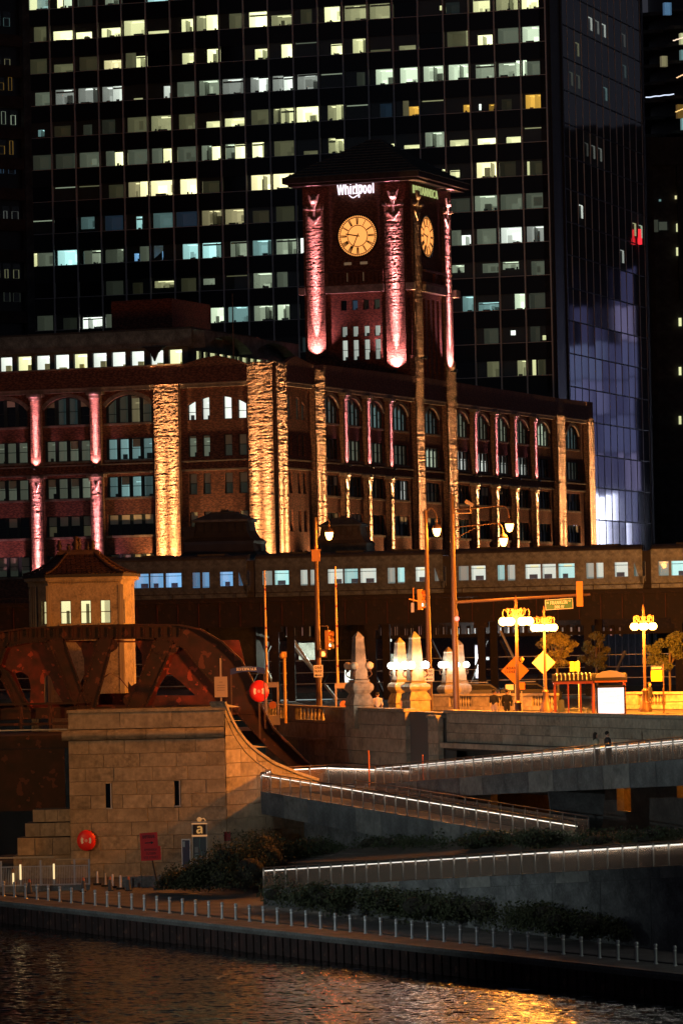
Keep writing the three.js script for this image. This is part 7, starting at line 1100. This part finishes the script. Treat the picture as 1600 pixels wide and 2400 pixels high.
// ---------------------------------------------------------------- things on the river walk
{
  const b0 = atY(35, 2103, WALK), b1 = atY(1581, 2264, WALK), n = 46, body = merge(lathe([[0.0, 0.8], [0.05, 0.79], [0.075, 0.76], [0.08, 0.7], [0.062, 0.68], [0.062, 0.06], [0.09, 0.04], [0.09, 0]], 12)), chain = [];
    for (let i = -1; i < n; i++) {
    const p = b0.clone().lerp(b1, i / (n - 1));
    const o = thing('quay_bollard', 'slim grey quay bollard', 'bollard', p, 0, 'bollards along the quay edge');
    o.userData.label = `slim grey quay bollard, ${['first', 'second', 'third', 'fourth', 'fifth', 'sixth', 'seventh', 'eighth', 'ninth', 'tenth', 'eleventh', 'twelfth', 'thirteenth', 'fourteenth', 'fifteenth', 'sixteenth', 'seventeenth', 'eighteenth', 'nineteenth', 'twentieth', 'twenty-first', 'twenty-second', 'twenty-third', 'twenty-fourth'][i < 23 ? i + 1 : n - 1 - i] ?? 'last'} from the ${i < 23 ? 'left' : 'right'} end of the row`;
    part(o, 'shaft', body, mat.galv); part(o, 'band', cyl(0.066, 0.066, 0.58, 0.63, 0, 0, 12), mat.white);
  }
  const k = thing('quay_edge_strip', 'low raised concrete strip running along behind the bollards', 'kerb', V(0, 0, 0)); part(k, 'strip', beam(b0.clone().addScaledVector(quayDir, -20).addScaledVector(back, 0.5).add(V(0, 0.03, 0)), b1.clone().addScaledVector(quayDir, 20).addScaledVector(back, 0.5).add(V(0, 0.03, 0)), 0.25, 0.06), mat.darkConcrete);
}
{
  const p = atY(372, 2086, WALK), o = thing('red_notice_sign', 'two stacked red notice boards on a leaning dark post', 'sign', p, 0), u = -p.z / FOCAL, y = (py) => (2086 - py) * u;
  part(o, 'post', rod(V(0, 0, 0), V(-0.55, y(1955), 0), 0.045, 8), mat.black);
  part(o, 'foot', bc(0, 0.06, 0, 0.5, 0.12, 0.4), mat.black);
  const top = part(o, 'upper_board', bc(0, 0, 0, 0.92, 0.74, 0.03), mat.red); top.position.set(-0.45, y(1968), 0.08); top.rotation.z = 0.05; const low = part(o, 'lower_board', bc(0, 0, 0, 1.05, 0.74, 0.03), mat.red); low.position.set(-0.36, y(2000), 0.09); low.rotation.z = 0.03;
  part(top, 'board_text', merge(text('DETOUR', 0.15, 0.01, font, 0.62).translate(0, 0.16, 0.02), bc(-0.06, -0.16, 0.02, 0.32, 0.05, 0.012), extrude(poly([[0.1, -0.08], [0.1, -0.24], [0.24, -0.16]]), 0.012, 0.015)), mat.black); part(low, 'board_text', merge(text('RIVERWALK', 0.12, 0.01, font, 0.66).translate(0, 0.2, 0.02), text('CLOSED', 0.12, 0.01, font, 0.5).translate(0, 0.0, 0.02), text('USE STREET', 0.12, 0.01, font, 0.74).translate(0, -0.2, 0.02)), mat.redDark);
}
{
  const p = atY(470, 2062, WALK), u = -p.z / FOCAL, y = (py) => (2062 - py) * u, o = thing('map_kiosk', 'tall map kiosk with an orange letter a on its head, before the pier', 'kiosk', p, 0.05), w = 0.42;
  part(o, 'frame', merge(bx(-w, -w + 0.07, 0, y(1925), -0.1, 0.1), bx(w - 0.07, w, 0, y(1925), -0.1, 0.1), bx(-w, w, y(1962), y(1958), -0.1, 0.1), bx(-w, w, y(1930), y(1926), -0.1, 0.1)), M(0.5, 0.42, 0.32, 0.5)); part(o, 'head_panel', bx(-w + 0.07, w - 0.07, y(1958), y(1930), -0.05, 0.03), M(0.06, 0.03, 0.02, 0.6));
  const a = part(o, 'head_letter', text('a', 0.52, 0.03), glow(1, 0.45, 0.08, 0.42)); a.position.set(0, y(1945), 0.035); part(o, 'head_light', merge(bx(-w, w, y(1932), y(1929.5), 0.1, 0.13), bx(-w, w, y(1960.5), y(1957), 0.1, 0.13)), glow(1, 0.42, 0.12, 0.5)); part(o, 'finial', merge(ball(0.13, 0.0, y(1921), 0, 10), tube([V(0.05, y(1921), 0), V(0.25, y(1919), 0), V(0.36, y(1927), 0)], 0.03, 8, 5)), glow(1, 0.42, 0.1, 0.4));
  const g = part(o, 'map_panel', bx(-w + 0.07, w - 0.07, y(2030), y(1962), -0.02, 0.02), M(0.10, 0.12, 0.13, 0.35)); part(g, 'map_river', tube([V(0.02, y(1963), 0.03), V(0.0, y(1985), 0.03), V(0.12, y(2005), 0.03), V(0.05, y(2029), 0.03)], 0.025, 16, 4), M(0.14, 0.24, 0.22, 0.6)); part(g, 'map_block', merge(bx(-0.28, -0.08, y(2027), y(2002), 0.02, 0.026), bx(-0.28, -0.1, y(1998), y(1985), 0.02, 0.026)), M(0.25, 0.28, 0.27, 0.6));
  part(o, 'foot_panel', bx(-w + 0.07, w - 0.07, 0.1, y(2032), -0.03, 0.03), M(0.55, 0.22, 0.08, 0.6));
  const q = atY(438, 2060, WALK), k = thing('information_board', 'narrow dark information board with a pale frame left of the kiosk', 'sign', q, -0.1), yy = (py) => (2060 - py) * u; part(k, 'frame', merge(bx(-0.25, -0.2, 0.2, yy(1966), -0.04, 0.04), bx(0.2, 0.25, 0.2, yy(1966), -0.04, 0.04), bx(-0.2, 0.2, yy(1969), yy(1966), -0.04, 0.04), bx(-0.2, 0.2, 0.2, 0.25, -0.04, 0.04)), mat.galv); part(k, 'board', bx(-0.2, 0.2, 0.25, yy(1969), -0.02, 0.02), M(0.03, 0.035, 0.08, 0.3)); part(k, 'picture', bx(-0.18, -0.06, yy(1985), yy(1972), 0.021, 0.025), M(0.3, 0.4, 0.45, 0.5)); part(k, 'leg', merge(bx(-0.25, -0.2, 0, 0.2, -0.04, 0.04), bx(0.2, 0.25, 0, 0.2, -0.04, 0.04)), mat.galv);
}
{ const p = at(533, 1960, 237.5), o = thing('alarm_box', 'small red alarm box at the foot of the wing wall', 'alarm box', flat(p, WALK)); part(o, 'box', bc(0, p.y - WALK, 0, 0.36, 0.5, 0.2), mat.redDark); part(o, 'plate', bc(0, p.y - WALK - 0.42, 0, 0.36, 0.3, 0.18), M(0.36, 0.24, 0.14, 0.7)); part(o, 'post', bc(0, (p.y - WALK - 0.55) / 2, -0.05, 0.08, p.y - WALK - 0.55, 0.08), mat.galv); }
lifeRing('red life ring cabinet mounted on the stone pier near the ground', at(203, 1970, 239.7), 0.52);
// lit gangway fence, delineator posts, cones, low plinth
{
  const y0 = 2088, base = atY(110, y0, WALK), u = -base.z / FOCAL, X = (px) => (px - 110) * u, o = thing('gangway_fence', 'metal picket fence with two glowing light posts at lower left', 'fence', base, 0.02), H = 1.62, x0 = X(-30), x1 = X(212);
  part(o, 'top_rail', merge(bx(x0, X(130), H + 0.12, H + 0.2, -0.04, 0.04), bx(X(130), x1, H - 0.02, H + 0.04, -0.03, 0.03)), M(0.45, 0.36, 0.22, 0.6)); part(o, 'mid_rail', bx(x0, x1, 1.28, 1.32, -0.025, 0.025), mat.galv); part(o, 'bottom_rail', bx(x0, x1, 0.3, 0.35, -0.03, 0.03), mat.galv); part(o, 'kerb', bx(x0, x1, 0, 0.28, -0.15, 0.05), mat.paleConcrete);
  for (let i = 0; i < 62; i++) put(o, 'picket', mat.galv, x0 + (x1 - x0) * i / 61, 0.35, 0, 0.022, 0.95, 0.022);
  for (const px of [5, 50, 97, 128, 176, 210]) put(o, 'post', mat.galv, X(px), 0, 0, 0.09, H, 0.09);
  for (const [px, h0, h1] of [[50, 0.62, 1.42], [128, 0.62, 1.42], [33, 0.4, 0.98]]) { part(o, 'light_post', bc(X(px), (h0 + h1) / 2, 0.1, 0.09, h1 - h0, 0.07), lens.post); part(o, 'light_cap', bc(X(px), h1 + 0.12, 0.06, 0.16, 0.2, 0.14), M(0.4, 0.2, 0.08, 0.6)); const w2 = o.localToWorld(V(X(px), (h0 + h1) / 2, -0.4)); point(w2, C(1, 0.7, 0.33), 0.45, 12); }
  ['leftmost white marker post', 'second white marker post', 'third white marker post', 'fourth white marker post'].forEach((s, i) => { const p = atY([229, 248, 265, 283][i], [2074, 2078, 2081, 2084][i], WALK), k = thing('marker_post', `${s} of the row right of the gangway fence`, 'marker post', p, 0, 'white marker posts'); part(k, 'tube', lathe([[0.0, 0.74], [0.05, 0.72], [0.055, 0.06], [0.16, 0.04], [0.18, 0]], 12), mat.white); part(k, 'foot', bc(0, 0.05, 0, 0.44, 0.1, 0.36), mat.black); });
  [['traffic cone with an orange tip before the gangway fence', 70, 2094], ['traffic cone with an orange tip at the right end of the gangway fence', 196, 2090], ['traffic cone with an orange tip between the white marker posts', 259, 2088], ['pale traffic cone beside the low plinth', 302, 2088]].forEach(([s, px, py]) => { const p = atY(px, py, WALK), k = thing('traffic_cone', s, 'traffic cone', p, 0, 'cones by the gangway'); part(k, 'cone', lathe([[0.03, 0.68], [0.05, 0.66], [0.15, 0.06], [0.15, 0.05]], 14), M(0.10, 0.09, 0.08, 0.7)); part(k, 'tip', lathe([[0.02, 0.74], [0.06, 0.72], [0.07, 0.6], [0.062, 0.58]], 12), M(0.7, 0.16, 0.05, 0.6)); part(k, 'foot', bc(0, 0.025, 0, 0.36, 0.05, 0.36), mat.black); });
  const q = atY(330, 2080, WALK), k = thing('stone_plinth', 'low pale stone plinth behind the red notice sign', 'plinth', q, 0.1); block(k, -1.1, 0.05, 0, 0.62, 0, 'plinth_block', mat.paleConcrete); block(k, 0.05, 1.15, 0, 0.62, 0, 'plinth_block', mat.paleConcrete); part(k, 'core', bx(-1.05, 1.1, 0, 0.6, -0.6, -0.3), mat.paleConcrete);
}
// ---------------------------------------------------------------- lamps outside the frame whose light the stone shows, and an added fill light
function outsideLamp(label, p, foot, color, candela, m, aim, cone = 11) { const o = thing('unseen_lamp', label, 'street lamp', flat(p, foot), 0); part(o, 'pole', cyl(0.16, 0.08, 0, p.y - foot + 0.3, 0, 0, 12), mat.pole); const h = part(o, 'lamp_hood', hoodG, mat.bronze); h.position.y = p.y - foot + 0.3; h.scale.setScalar(1.6); part(o, 'lamp_globe', ball(0.24, 0, p.y - foot, 0.02, 14), m); if (aim) spot(p, aim, color, candela, cone, 10); else point(p, color, candela, 10); }
structure('far_quay', slab([[-140, -130], [-46, -130], [-46, -215], [-140, -215]], -13, -1), mat.paving);
outsideLamp('sodium floodlight mast on the left bank, outside the picture', V(-50, 7.5, -172), -1, C(1, 0.44, 0.12), 8000, lens.amber, V(-17, -1.5, -245));
outsideLamp('white path lamp on the river walk, outside the picture at right', V(26.5, -1.2, -158), WALK, C(0.88, 1, 0.84), 200, lens.white);
outsideLamp('added cool white fill mast standing in for lit bank buildings, outside the picture', V(-51, 6.2, -158), -1, C(0.84, 0.98, 1), 6500, lens.white, V(4, -4.5, -209), 27);  // unseen floodlight added as fill for the ramp walls

renderer.render(scene, camera);
